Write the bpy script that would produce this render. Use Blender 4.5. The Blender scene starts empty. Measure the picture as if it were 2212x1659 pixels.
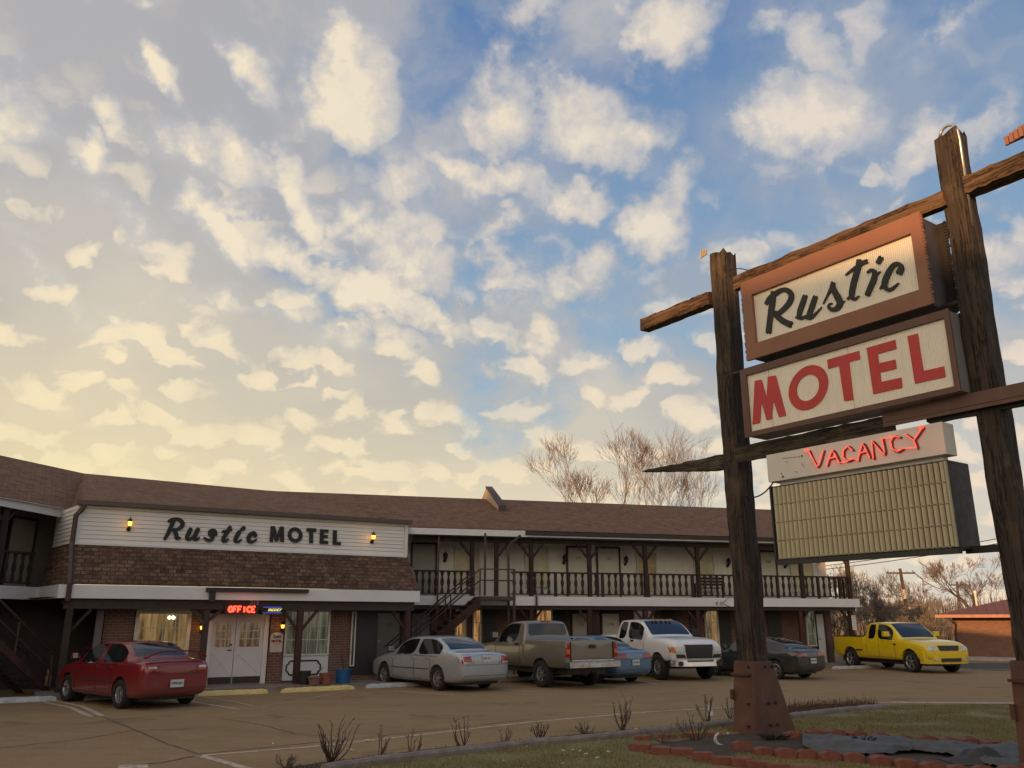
import bpy, bmesh, math, random
from mathutils import Vector, Matrix
from mathutils.bvhtree import BVHTree
sc = bpy.context.scene
col = sc.collection
rad = math.radians
random.seed(7)

# ------------------------------------------------------------------ camera
FPX, CX, CY = 1800.0, 1106.0, 829.5          # focal length and centre, in pixels of a 2212 x 1659 picture
PITCH = math.atan(512/1800.0); HCAM = 1.85
cam = bpy.data.cameras.new("camera"); camo = bpy.data.objects.new("camera", cam); col.objects.link(camo)
camo.location = (0, 0, HCAM); camo.rotation_euler = (rad(90)+PITCH, 0, 0)
cam.sensor_width = 36.0; cam.lens = 36.0*FPX/2212.0; cam.clip_end = 3000.0; cam.clip_start = 0.1
sc.camera = camo
sc.view_settings.view_transform = 'Standard'; sc.view_settings.look = 'None'
sc.view_settings.exposure = 0.0; sc.view_settings.gamma = 1.0

VF = Vector((0, math.cos(PITCH), math.sin(PITCH))); VU = Vector((0, -math.sin(PITCH), math.cos(PITCH)))
CAMP = Vector((0, 0, HCAM))
def ray(x, y): return VF + Vector((1, 0, 0))*((x-CX)/FPX) + VU*((CY-y)/FPX)
def gnd(x, y, z=0.0):
    d = ray(x, y); return CAMP + d*((z-HCAM)/d.z)
def sky_ae(x, y):
    d = ray(x, y).normalized(); return math.atan2(d.x, d.y), math.asin(d.z)

# ------------------------------------------------------------------ sky and sun
SUN_AZ, SUN_EL = -150.0, 11.0
class NT:
    def __init__(s, tree): s.t = tree
    def n(s, typ, **kw):
        nd = s.t.nodes.new(typ)
        for k, v in kw.items(): setattr(nd, k, v)
        return nd
    def link(s, a, b): s.t.links.new(a, b)
    def _in(s, sock, v):
        if isinstance(v, (int, float)): sock.default_value = v
        elif isinstance(v, (tuple, list, Vector)): sock.default_value = tuple(v)
        else: s.link(v, sock)
    def m(s, op, a, b=None, c=None, clamp=False):
        nd = s.n('ShaderNodeMath', operation=op, use_clamp=clamp); s._in(nd.inputs[0], a)
        if b is not None: s._in(nd.inputs[1], b)
        if c is not None: s._in(nd.inputs[2], c)
        return nd.outputs[0]
    def vm(s, op, a, b=None, scale=None):
        nd = s.n('ShaderNodeVectorMath', operation=op); s._in(nd.inputs[0], a)
        if b is not None: s._in(nd.inputs[1], b)
        if scale is not None: s._in(nd.inputs[3], scale)
        return nd.outputs[1] if op in ('LENGTH', 'DOT_PRODUCT', 'DISTANCE') else nd.outputs[0]
    def mapr(s, v, a, b, c, d, typ='LINEAR'):
        nd = s.n('ShaderNodeMapRange', interpolation_type=typ); s._in(nd.inputs[0], v)
        for i, q in zip((1, 2, 3, 4), (a, b, c, d)): s._in(nd.inputs[i], q)
        return nd.outputs[0]
    def noise(s, vec, scale, detail=4, rough=.5, dist=0.0, color=False):
        nd = s.n('ShaderNodeTexNoise'); s._in(nd.inputs['Vector'], vec)
        nd.inputs['Scale'].default_value = scale; nd.inputs['Detail'].default_value = detail
        nd.inputs['Roughness'].default_value = rough; nd.inputs['Distortion'].default_value = dist
        return nd.outputs['Color'] if color else nd.outputs['Fac']
    def voro(s, vec, scale, rnd=1.0):
        nd = s.n('ShaderNodeTexVoronoi', voronoi_dimensions='2D', feature='SMOOTH_F1'); s._in(nd.inputs['Vector'], vec)
        nd.inputs['Scale'].default_value = scale; nd.inputs['Smoothness'].default_value = .35; nd.inputs['Randomness'].default_value = rnd
        return nd.outputs['Distance']
    def mix(s, f, a, b, mode='MIX'):
        nd = s.n('ShaderNodeMix', data_type='RGBA', blend_type=mode); s._in(nd.inputs[0], f)
        for sock, v in ((nd.inputs[6], a), (nd.inputs[7], b)):
            if isinstance(v, (tuple, list)) and len(v) == 3: v = (*v, 1)
            s._in(sock, v)
        return nd.outputs[2]
    def comb(s, x, y, z):
        nd = s.n('ShaderNodeCombineXYZ')
        for i, v in enumerate((x, y, z)): s._in(nd.inputs[i], v)
        return nd.outputs[0]
    def sep(s, v):
        nd = s.n('ShaderNodeSeparateXYZ'); s._in(nd.inputs[0], v); return nd.outputs

def lin(r, g, b):
    f = lambda c: (c/255.0/12.92) if c/255.0 <= .04045 else ((c/255.0+.055)/1.055)**2.4
    return (f(r), f(g), f(b))

world = bpy.data.worlds.new("World"); sc.world = world; world.use_nodes = True
wt = world.node_tree; wt.nodes.clear(); W = NT(wt)
geo = W.n('ShaderNodeTexCoord').outputs['Generated']
dx, dy, dz = W.sep(geo)
el = W.m('ARCSINE', dz); az = W.m('ARCTAN2', dx, dy)
q0 = W.comb(az, el, 0.0)
# the cloud sheet lies flat overhead, so it closes up towards the horizon
zz = W.m('ADD', W.m('MAXIMUM', dz, 0.0), 0.20)
p = W.comb(W.m('DIVIDE', dx, zz), W.m('DIVIDE', dy, zz), 0.0)
w1 = W.vm('SUBTRACT', W.noise(geo, 7.0, 4, .6, color=True), (.5, .5, .5))
w2 = W.vm('SUBTRACT', W.noise(geo, 24.0, 4, .6, color=True), (.5, .5, .5))
q = W.vm('ADD', q0, W.vm('SCALE', w1, scale=.115)); q = W.vm('ADD', q, W.vm('SCALE', w2, scale=.045))
BLOBS = [ # x, y, rx, ry, tilt, strength  (picture positions turned into sky directions)
 (748,205,84,84,0,1.0),(735,115,34,60,0,.8),(800,230,60,50,0,.7),(640,215,30,30,0,.4),(375,170,50,24,50,.95),(545,185,66,30,40,.8),(500,130,50,22,40,.35),(235,235,40,30,50,.95),(185,308,42,32,20,1.0),
 (25,225,70,70,0,.75),(455,335,110,52,12,.8),(560,365,70,35,20,.6),(640,420,75,32,58,1.0),(735,468,38,30,-20,.85),
 (1090,225,60,90,0,.7),(1060,300,55,45,0,.55),(1255,255,120,62,22,.95),(1330,285,85,45,10,.75),(1180,190,80,60,30,.55),(1430,60,80,75,0,.95),(1440,10,90,50,0,.6),
 (1700,270,95,70,0,1.0),(1790,300,70,55,0,.75),(1740,90,80,55,30,.7),(1850,85,90,45,-30,.5),(2040,60,130,60,-20,.4),(1005,385,85,34,22,.9),(1110,400,90,42,5,.7),
 (1245,430,45,32,-15,.8),(1400,495,62,55,0,1.0),(1450,420,55,40,-40,.5),(880,395,105,65,0,.5),(1120,478,22,14,0,.5),
 (500,515,85,34,28,.9),(640,572,95,30,20,.9),(300,480,95,34,38,.7),(900,570,75,62,0,.8),(820,505,80,34,12,.65),(745,600,60,30,-15,.3),
 (765,645,70,38,12,1.0),(880,680,130,34,14,.95),(1010,700,60,18,10,.7),(500,645,58,22,-6,.8),(632,650,42,28,25,.75),(120,645,95,26,35,.8),(280,690,60,18,8,.6),
 (740,735,62,32,15,.8),(850,752,75,28,15,.7),(1270,585,65,46,0,.7),(1130,590,90,50,0,.55),(1320,480,40,30,0,.3),(1140,755,55,24,20,.65),(1090,805,70,24,10,.5),(1290,820,60,24,0,.5),
 (2000,310,85,45,-25,.7),(2140,275,90,60,-25,.6),(1875,385,20,18,0,.55),(1900,470,60,18,-20,.35),(1600,540,35,24,0,.45),(2150,560,60,40,-20,.6),(2120,420,60,30,-10,.3),
 (1150,30,110,45,0,.4),(348,22,24,15,0,.6),(40,520,40,18,20,.5),(2140,610,60,30,0,.4),(1300,700,90,30,10,.35),(900,820,80,20,10,.4),(640,1000,120,20,5,.45),(200,900,140,30,5,.5),(350,960,120,24,5,.5)]
acc = None; qc = q
for bi, (bx, by, rx, ry, tilt, st) in enumerate(BLOBS):
    if bi and bi % 6 == 0:      # keeps the shader's evaluation order sequential, so that its stack stays small
        nd = W.n('ShaderNodeVectorMath', operation='MULTIPLY_ADD'); W.link(acc, nd.inputs[0]); nd.inputs[1].default_value = (1e-7, 1e-7, 1e-7); W.link(q, nd.inputs[2]); qc = nd.outputs[0]
    a0, e0 = sky_ae(bx, by)
    ce = math.cos(e0); k = 1/1870.0
    mp = W.n('ShaderNodeMapping', vector_type='TEXTURE'); W.link(qc, mp.inputs['Vector'])
    r_ = math.hypot(bx-CX, by-CY)/FPX; sh = 1/(1+r_*r_*.7)
    mp.inputs['Location'].default_value = (a0, e0, 0); mp.inputs['Rotation'].default_value = (0, 0, -rad(tilt))
    mp.inputs['Scale'].default_value = (rx*k*sh/ce*1.26, ry*k*sh*1.26, 50.0)
    v = W.mapr(W.vm('LENGTH', mp.outputs[0]), 0.0, 1.85, st, 0.0, 'SMOOTHSTEP')
    acc = v if acc is None else W.m('MAXIMUM', acc, v)
z2 = W.m('ADD', W.m('MAXIMUM', dz, 0.0), 0.50)
pw_ = W.vm('ADD', W.comb(W.m('DIVIDE', dx, z2), W.m('DIVIDE', dy, z2), 0.0), W.vm('SCALE', w1, scale=.16))
n_soft = W.noise(pw_, 4.2, 6, .54, .1)
w3 = W.vm('SCALE', W.vm('SUBTRACT', W.noise(pw_, 16.0, 3, .6, color=True), (.5, .5, .5)), scale=.055)
pv = W.vm('ADD', pw_, w3)
vor = W.voro(pv, 13.5)
n_puff = W.m('ADD', W.m('MULTIPLY', W.noise(pw_, 13.0, 7, .58), .62), W.m('MULTIPLY', W.m('SUBTRACT', .84, vor), .44))
pq_ = W.vm('ADD', W.vm('SCALE', pw_, scale=.972), (.010, 0, 0)); pq2 = W.vm('ADD', W.vm('SCALE', pv, scale=.972), (.010, 0, 0))
n_pup = W.m('ADD', W.m('MULTIPLY', W.noise(pq_, 13.0, 5, .56), .62), W.m('MULTIPLY', W.m('SUBTRACT', .84, W.voro(pq2, 13.5)), .44))
n_big = W.noise(pw_, 2.3, 3, .5)
n_fine = W.noise(geo, 34.0, 5, .62)
n_mid = W.noise(geo, 12.0, 5, .6)
low = W.mapr(el, .40, .20, 0.0, 1.0, 'SMOOTHSTEP')            # closed sheet low down
leftw = W.mapr(az, .05, -.50, 0.0, 1.0, 'SMOOTHSTEP')       # thicker towards the left
thr = W.m('SUBTRACT', W.m('SUBTRACT', .54, W.m('MULTIPLY', low, .19)), W.m('MULTIPLY', leftw, .24))
# scattered grey veil and the small puffs of the sheet
soft = W.mapr(W.m('ADD', n_soft, W.m('MULTIPLY', W.m('SUBTRACT', n_mid, .5), .16)), W.m('SUBTRACT', thr, .16), W.m('ADD', thr, .12), 0.0, 1.0, 'SMOOTHSTEP')
pthr = W.m('SUBTRACT', .56, W.m('MULTIPLY', low, .14))
puff = W.mapr(n_puff, W.m('SUBTRACT', pthr, .11), W.m('ADD', pthr, .12), 0.0, 1.0, 'SMOOTHSTEP')
puff = W.m('MULTIPLY', puff, W.mapr(el, .62, .34, .12, 1.0, 'SMOOTHSTEP'))
emb = W.m('MULTIPLY_ADD', W.m('SUBTRACT', n_puff, n_pup), 9.0, W.mapr(n_big, .36, .64, .06, .60), clamp=True)
emb = W.m('ADD', W.m('MULTIPLY', emb, .80), W.m('MULTIPLY', W.mapr(n_puff, .5, .72, 0.0, 1.0), .22), clamp=True)
nz = W.m('ADD', W.m('MULTIPLY', W.m('SUBTRACT', n_mid, .5), 1.35), W.m('MULTIPLY', W.m('SUBTRACT', n_fine, .5), .80))
bl = W.m('ADD', acc, W.m('MULTIPLY', nz, W.mapr(acc, 0.0, .35, 0.0, 1.0)))
halo = W.mapr(bl, .02, .50, 0.0, 1.0, 'SMOOTHSTEP'); core = W.mapr(bl, .22, 1.0, 0.0, 1.0, 'SMOOTHSTEP')
cover = W.m('MAXIMUM', W.m('MULTIPLY', soft, .92), W.m('MAXIMUM', W.m('MULTIPLY', halo, .90), W.m('MULTIPLY', puff, W.mapr(n_big, .32, .60, .45, .95))))
relief = W.m('SUBTRACT', n_mid, W.noise(W.vm('ADD', geo, (-.016, 0, -.020)), 12.0, 5, .6))
core_t = W.m('MULTIPLY', core, W.m('ADD', .86, W.m('MULTIPLY', relief, 2.6)), clamp=True)
veil = W.m('MULTIPLY', soft, W.mapr(n_big, .44, .66, 0.0, .42))
bright = W.m('MAXIMUM', W.m('MAXIMUM', core_t, veil), W.m('MULTIPLY', puff, emb))
# clear air, shaded cloud, sunlit cloud
h0 = W.mapr(el, .04, .68, 0.0, 1.0); h0 = W.m('POWER', h0, .8)
blue = W.mix(h0, lin(176, 208, 222), lin(98, 132, 178))
wsun = W.mapr(az, .5, -.5, 0.0, 1.0); lowg = W.mapr(el, .20, .02, 0.0, 1.0, 'SMOOTHSTEP')
blue = W.mix(W.m('MULTIPLY', lowg, W.m('MULTIPLY', wsun, .8)), blue, lin(252, 232, 188))
g_hi = W.mix(wsun, lin(150, 164, 184), lin(184, 181, 180)); g_lo = W.mix(wsun, lin(182, 182, 178), lin(218, 204, 172))
gl2 = W.mapr(bl, .1, .5, 0.0, .55)
g_hi = W.mix(gl2, g_hi, lin(198, 198, 202))
grey = W.mix(W.mapr(el, .45, .12, 0.0, 1.0), g_hi, g_lo)
c_hi = W.mix(wsun, lin(231, 218, 204), lin(255, 236, 204)); c_lo = W.mix(wsun, lin(250, 226, 196), lin(255, 234, 180))
cream = W.mix(W.mapr(el, .42, .10, 0.0, 1.0), c_hi, c_lo)
cream = W.mix(W.mapr(core, .5, 1.0, 0.0, .6), cream, W.mix(wsun, lin(242, 228, 210), lin(255, 240, 206)))
warm_low = W.m('MULTIPLY', W.mapr(el, .32, .08, 0.0, 1.0, 'SMOOTHSTEP'), .80)
grey = W.mix(warm_low, grey, W.mix(wsun, lin(222, 212, 196), lin(253, 230, 174)))
cloud = W.mix(bright, grey, cream)
cmb = W.mix(cover, blue, cloud)
# behind the viewer: the low sun's own glow
sd = (math.sin(rad(SUN_AZ)), math.cos(rad(SUN_AZ)), 0.05)
gl = W.m('POWER', W.m('MAXIMUM', W.vm('DOT_PRODUCT', geo, sd), 0.0), 2.0)
gl = W.m('MULTIPLY', gl, W.mapr(el, 0.0, 1.0, 1.0, .25))
cmb = W.mix(W.m('MULTIPLY', gl, .9), cmb, (2.45, 1.95, 1.40, 1))
below = W.mapr(el, -.02, 0.0, 1.0, 0.0)
cmb = W.mix(below, cmb, lin(96, 84, 68))
skyt = W.n('ShaderNodeTexSky', sky_type='NISHITA', sun_disc=False, sun_elevation=rad(SUN_EL), sun_rotation=rad(SUN_AZ), air_density=1.0, dust_density=1.5)
b1 = W.n('ShaderNodeBackground'); W.link(skyt.outputs[0], b1.inputs[0]); b1.inputs[1].default_value = .06
b2 = W.n('ShaderNodeBackground'); W.link(cmb, b2.inputs[0]); b2.inputs[1].default_value = 1.0
ms = W.n('ShaderNodeMixShader'); ms.inputs[0].default_value = .96
W.link(b1.outputs[0], ms.inputs[1]); W.link(b2.outputs[0], ms.inputs[2])
wo = W.n('ShaderNodeOutputWorld'); W.link(ms.outputs[0], wo.inputs[0])
world.cycles.sampling_method = 'MANUAL'; world.cycles.sample_map_resolution = 512

sun = bpy.data.lights.new("sun", 'SUN'); suno = bpy.data.objects.new("sun", sun); col.objects.link(suno)
sun.energy = 4.8; sun.angle = rad(.53); sun.color = (1.0, .52, .20)
sv = Vector((math.sin(rad(SUN_AZ))*math.cos(rad(SUN_EL)), math.cos(rad(SUN_AZ))*math.cos(rad(SUN_EL)), math.sin(rad(SUN_EL))))
suno.rotation_euler = sv.to_track_quat('Z', 'Y').to_euler()

# ------------------------------------------------------------------ helpers
WP = set()          # names of parents whose children are built in world coordinates
def tag(o, label=None, cat=None, group=None, kind=None):
    if label: o['label'] = label
    if cat: o['category'] = cat
    if group: o['group'] = group
    if kind: o['kind'] = kind
    return o
def empty(name, loc=(0, 0, 0), rz=0.0, world=False, **kw):
    o = bpy.data.objects.new(name, None); col.objects.link(o); o.location = loc; o.rotation_euler = (0, 0, rz)
    o.empty_display_size = .2
    if world: WP.add(o.name)
    return tag(o, **kw)
def link_mesh(name, me, parent=None):
    o = bpy.data.objects.new(name, me); col.objects.link(o)
    if parent is not None:
        o.parent = parent
        if parent.name in WP: o.matrix_parent_inverse = Matrix.Translation(-Vector(parent.location))
    return o
class MB:
    def __init__(s): s.v = []; s.f = []; s.mi = []; s.cur = 0
    def add(s, vs, fs):
        b = len(s.v); s.v += [tuple(v) for v in vs]; s.f += [tuple(i+b for i in f) for f in fs]; s.mi += [s.cur]*len(fs)
    def hexa(s, c):   # 8 corners: bottom ring then top ring
        s.add(c, [(3, 2, 1, 0), (4, 5, 6, 7), (0, 1, 5, 4), (1, 2, 6, 5), (2, 3, 7, 6), (3, 0, 4, 7)])
    def box(s, x0, x1, y0, y1, z0, z1, fn=None):
        c = [(x0, y0, z0), (x1, y0, z0), (x1, y1, z0), (x0, y1, z0), (x0, y0, z1), (x1, y0, z1), (x1, y1, z1), (x0, y1, z1)]
        if fn: c = [fn(*q) for q in c]
        s.hexa(c)
    def prism(s, pts, ext):     # polygon swept along ext
        n = len(pts); e = Vector(ext); a = [Vector(q) for q in pts]
        s.add(a+[q+e for q in a], [tuple(range(n-1, -1, -1)), tuple(range(n, 2*n))]+[(i, (i+1) % n, n+(i+1) % n, n+i) for i in range(n)])
    def tube(s, pts, r, n=8, cap=True):
        pts = [Vector(q) for q in pts]; rs = r if isinstance(r, (list, tuple)) else [r]*len(pts)
        b = len(s.v); prev = None
        for i, q in enumerate(pts):
            t = (pts[min(i+1, len(pts)-1)]-pts[max(i-1, 0)])
            t = t.normalized() if t.length > 1e-9 else Vector((0, 0, 1))
            if prev is None:
                u = t.orthogonal().normalized()
            else:
                u = prev-t*prev.dot(t); u = u.normalized() if u.length > 1e-6 else t.orthogonal().normalized()
            prev = u; w = t.cross(u)
            for k in range(n):
                a = 2*math.pi*k/n; s.v.append(tuple(q+(u*math.cos(a)+w*math.sin(a))*rs[i]))
        for i in range(len(pts)-1):
            for k in range(n):
                s.f.append((b+i*n+k, b+i*n+(k+1) % n, b+(i+1)*n+(k+1) % n, b+(i+1)*n+k)); s.mi.append(s.cur)
        if cap and n > 2:
            s.f.append(tuple(b+k for k in range(n-1, -1, -1))); s.mi.append(s.cur)
            s.f.append(tuple(b+(len(pts)-1)*n+k for k in range(n))); s.mi.append(s.cur)
    def lathe(s, prof, c=(0, 0, 0), n=16, axis='Z', cap=True):
        b = len(s.v)
        for (r, h) in prof:
            for k in range(n):
                a = 2*math.pi*k/n
                if axis == 'Z': q = (c[0]+r*math.cos(a), c[1]+r*math.sin(a), c[2]+h)
                else: q = (c[0]+r*math.cos(a), c[1]+h, c[2]+r*math.sin(a))
                s.v.append(q)
        for i in range(len(prof)-1):
            for k in range(n):
                f = (b+i*n+k, b+i*n+(k+1) % n, b+(i+1)*n+(k+1) % n, b+(i+1)*n+k)
                s.f.append(f if axis == 'Z' else f[::-1]); s.mi.append(s.cur)
        for i, rev in ((0, True), (len(prof)-1, False)):
            if cap and prof[i][0] > 1e-4:
                f = tuple(b+i*n+k for k in range(n)); s.f.append(f[::-1] if rev else f); s.mi.append(s.cur)
    def build(s, name, m, parent=None, smooth=False, **kw):
        me = bpy.data.meshes.new(name); me.from_pydata(s.v, [], s.f)
        ms = m if isinstance(m, (list, tuple)) else [m]
        for q in ms: me.materials.append(q)
        if len(ms) > 1: me.polygons.foreach_set('material_index', s.mi)
        if smooth:
            me.polygons.foreach_set('use_smooth', [True]*len(me.polygons))
            if smooth == 'auto': me.set_sharp_from_angle(angle=rad(38))
        me.update()
        o = link_mesh(name, me, parent); return tag(o, **kw)

# ------------------------------------------------------------------ materials
def base_mat(name):
    m = bpy.data.materials.new(name); m.use_nodes = True; t = m.node_tree; T = NT(t)
    b = t.nodes['Principled BSDF']; return m, T, b
def bump(T, b, h, dist=.01, strength=.6):
    nd = T.n('ShaderNodeBump'); nd.inputs['Strength'].default_value = strength; nd.inputs['Distance'].default_value = dist
    T.link(h, nd.inputs['Height']); T.link(nd.outputs[0], b.inputs['Normal'])
def plain(name, c, rough=.6, metal=0.0, var=.12, scale=3.0, coat=0.0, emit=None, es=1.0, bmp=0.0, spec=None):
    m, T, b = base_mat(name); co = T.n('ShaderNodeTexCoord').outputs['Object']
    c = tuple(c)
    n = T.noise(co, scale, 5, .6)
    T.link(T.mix(T.mapr(n, .3, .7, 0.0, 1.0), tuple(q*(1-var) for q in c), tuple(min(1, q*(1+var)) for q in c)), b.inputs['Base Color'])
    T.link(T.mapr(T.noise(co, scale*3, 3, .6), .3, .7, max(0, rough-.07), min(1, rough+.07)), b.inputs['Roughness'])
    b.inputs['Metallic'].default_value = metal
    if coat: b.inputs['Coat Weight'].default_value = coat; b.inputs['Coat Roughness'].default_value = .06
    if spec is not None: b.inputs['Specular IOR Level'].default_value = spec
    if emit: b.inputs['Emission Color'].default_value = (*emit, 1); b.inputs['Emission Strength'].default_value = es
    if bmp: bump(T, b, T.noise(co, scale*8, 4, .6), bmp)
    return m
def wood(name, c1, c2, rough=.85, axis='Z', ang=0.0, scale=1.0, bmp=.012, c3=None):
    m, T, b = base_mat(name); co = T.n('ShaderNodeTexCoord').outputs['Object']
    mp = T.n('ShaderNodeMapping'); T.link(co, mp.inputs[0]); mp.inputs['Rotation'].default_value = (0, 0, ang)
    st = {'X': (.9, 14, 14), 'Z': (14, 14, .9), 'Y': (14, .9, 14)}[axis]
    mp2 = T.n('ShaderNodeMapping'); T.link(mp.outputs[0], mp2.inputs[0]); mp2.inputs['Scale'].default_value = tuple(q*scale for q in st)
    ck = T.noise(mp2.outputs[0], .55, 5, .7, .3); g = T.noise(mp2.outputs[0], 1.0, 6, .65, .6); g2 = T.noise(mp.outputs[0], 2.2*scale, 4, .6)
    cc = T.mix(T.mapr(g, .35, .65, 0.0, 1.0), c1, c2)
    if c3: cc = T.mix(T.mapr(g2, .52, .68, 0.0, .8), cc, c3)
    else: cc = T.mix(T.mapr(g2, .4, .7, 0.0, .5), cc, tuple(q*.6 for q in c1))
    crk = T.mapr(T.m('ABSOLUTE', T.m('SUBTRACT', ck, .5)), 0.0, .022, .85, 0.0)
    cc = T.mix(crk, cc, (.012, .009, .007))
    T.link(cc, b.inputs['Base Color']); b.inputs['Roughness'].default_value = rough; b.inputs['Specular IOR Level'].default_value = .2
    bump(T, b, T.m('SUBTRACT', g, T.m('MULTIPLY', crk, .5)), bmp, .9); return m
def masonry(name, c1, c2, mortar, ang, bw, bh, ms, kz=1.0, rough=.85, bmp=.008, off=.5, cvar=None):
    m, T, b = base_mat(name); co = T.n('ShaderNodeTexCoord').outputs['Object']
    mp = T.n('ShaderNodeMapping'); T.link(co, mp.inputs[0]); mp.inputs['Rotation'].default_value = (0, 0, ang)
    x, y, z = T.sep(mp.outputs[0]); v = T.comb(x, T.m('MULTIPLY', z, kz), 0.0)
    br = T.n('ShaderNodeTexBrick'); T.link(v, br.inputs['Vector']); br.offset = off
    br.inputs['Scale'].default_value = 1.0; br.inputs['Brick Width'].default_value = bw; br.inputs['Row Height'].default_value = bh
    br.inputs['Mortar Size'].default_value = ms; br.inputs['Mortar Smooth'].default_value = .1; br.inputs['Bias'].default_value = 0.0
    br.inputs['Color1'].default_value = (*c1, 1); br.inputs['Color2'].default_value = (*c2, 1); br.inputs['Mortar'].default_value = (*mortar, 1)
    n = T.noise(co, 1.3, 5, .6); n2 = T.noise(co, 9.0, 5, .7)
    cc = T.mix(T.mapr(n, .35, .7, 0.0, .45), br.outputs[0], cvar or tuple(q*.65 for q in c1))
    cc = T.mix(T.mapr(n2, .3, .7, 0.0, .5), cc, T.mix(1.0, cc, (.55, .55, .55), 'MULTIPLY'))
    T.link(cc, b.inputs['Base Color']); b.inputs['Roughness'].default_value = rough
    bump(T, b, T.m('SUBTRACT', T.m('MULTIPLY', n2, .4), br.outputs['Fac']), bmp, .7); return m
def paint(name, c, metal=.0, rough=.3):
    m, T, b = base_mat(name); co = T.n('ShaderNodeTexCoord').outputs['Object']
    n = T.noise(co, 2.5, 4, .6); z = T.sep(co)[2]
    dirt = T.m('MULTIPLY', T.mapr(z, .75, .2, 0.0, .45), T.mapr(T.noise(co, 6, 4, .7), .3, .7, .3, 1.0))
    cc = T.mix(T.mapr(n, .3, .7, 0, 1), tuple(q*.93 for q in c), c); cc = T.mix(dirt, cc, (.10, .08, .06))
    T.link(cc, b.inputs['Base Color']); b.inputs['Metallic'].default_value = metal
    T.link(T.mapr(dirt, 0, .4, rough, .7), b.inputs['Roughness'])
    b.inputs['Coat Weight'].default_value = .8; b.inputs['Coat Roughness'].default_value = .05
    return m
M = {}
M['glass'] = plain('dark_glass', (.012, .014, .016), .06, var=.1, spec=.9)
def glow_glass(name, c, k, sc_=1.1):  # pane glow: reflected sunset and trees put in as emission, no lit room
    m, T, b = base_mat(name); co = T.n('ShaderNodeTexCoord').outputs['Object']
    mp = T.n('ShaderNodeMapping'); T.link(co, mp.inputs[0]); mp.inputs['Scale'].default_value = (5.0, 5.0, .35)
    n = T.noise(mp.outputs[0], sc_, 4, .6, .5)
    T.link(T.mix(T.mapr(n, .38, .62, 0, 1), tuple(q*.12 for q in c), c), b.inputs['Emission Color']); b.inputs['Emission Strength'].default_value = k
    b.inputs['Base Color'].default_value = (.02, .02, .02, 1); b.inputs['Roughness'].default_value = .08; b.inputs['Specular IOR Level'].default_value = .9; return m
M['painted_glow'] = glow_glass('painted_glow_glass', (.42, .25, .085), .75); M['painted_glow_door'] = glow_glass('painted_glow_door_glass', (.22, .13, .06), .6, 4.0); M['painted_glow_amber'] = glow_glass('painted_glow_amber_glass', (.62, .30, .10), .8, 2.0); M['painted_glow_green'] = glow_glass('painted_glow_green_glass', (.13, .14, .09), .6, 2.2)
M['car_glass'] = plain('car_glass', (.010, .012, .013), .05, var=.1, spec=.8)
M['rubber'] = plain('rubber', (.018, .018, .018), .85)
M['black'] = plain('black_plastic', (.02, .02, .02), .55)
M['blackpaint'] = plain('black_paint', (.012, .012, .011), .6)
M['chrome'] = plain('chrome', (.62, .62, .62), .22, metal=1.0, var=.05)
M['alloy'] = plain('alloy', (.45, .45, .45), .35, metal=.9, var=.06)
M['lamp_red'] = plain('red_lens', (.28, .012, .012), .12, coat=.8)
M['lamp_amber'] = plain('amber_lens', (.55, .16, .02), .15, coat=.8)
M['lamp_clear'] = plain('clear_lens', (.50, .52, .52), .1, coat=1.0, var=.25, scale=12)
M['plate'] = plain('plate_white', (.55, .57, .55), .5)
M['plate_ink'] = plain('plate_ink', (.04, .07, .07), .5)
M['white_trim'] = plain('white_trim', (.66, .66, .66), .6, var=.06, scale=1.5)
M['white_trim2'] = plain('cream_trim', (.60, .58, .52), .6, var=.08)
M['soffit'] = plain('soffit', (.50, .49, .46), .7)
M['brown'] = plain('brown_paint', (.062, .036, .030), .6, var=.2, bmp=.003)
M['brown_dk'] = plain('dark_brown_paint', (.030, .020, .018), .6, var=.2)
M['gutter'] = plain('gutter_metal', (.085, .062, .055), .4, metal=.2)
M['door'] = plain('door_paint', (.60, .575, .48), .55, var=.05)
M['curtain'] = plain('curtain', (.62, .56, .38), .8, var=.2, scale=2)

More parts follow.
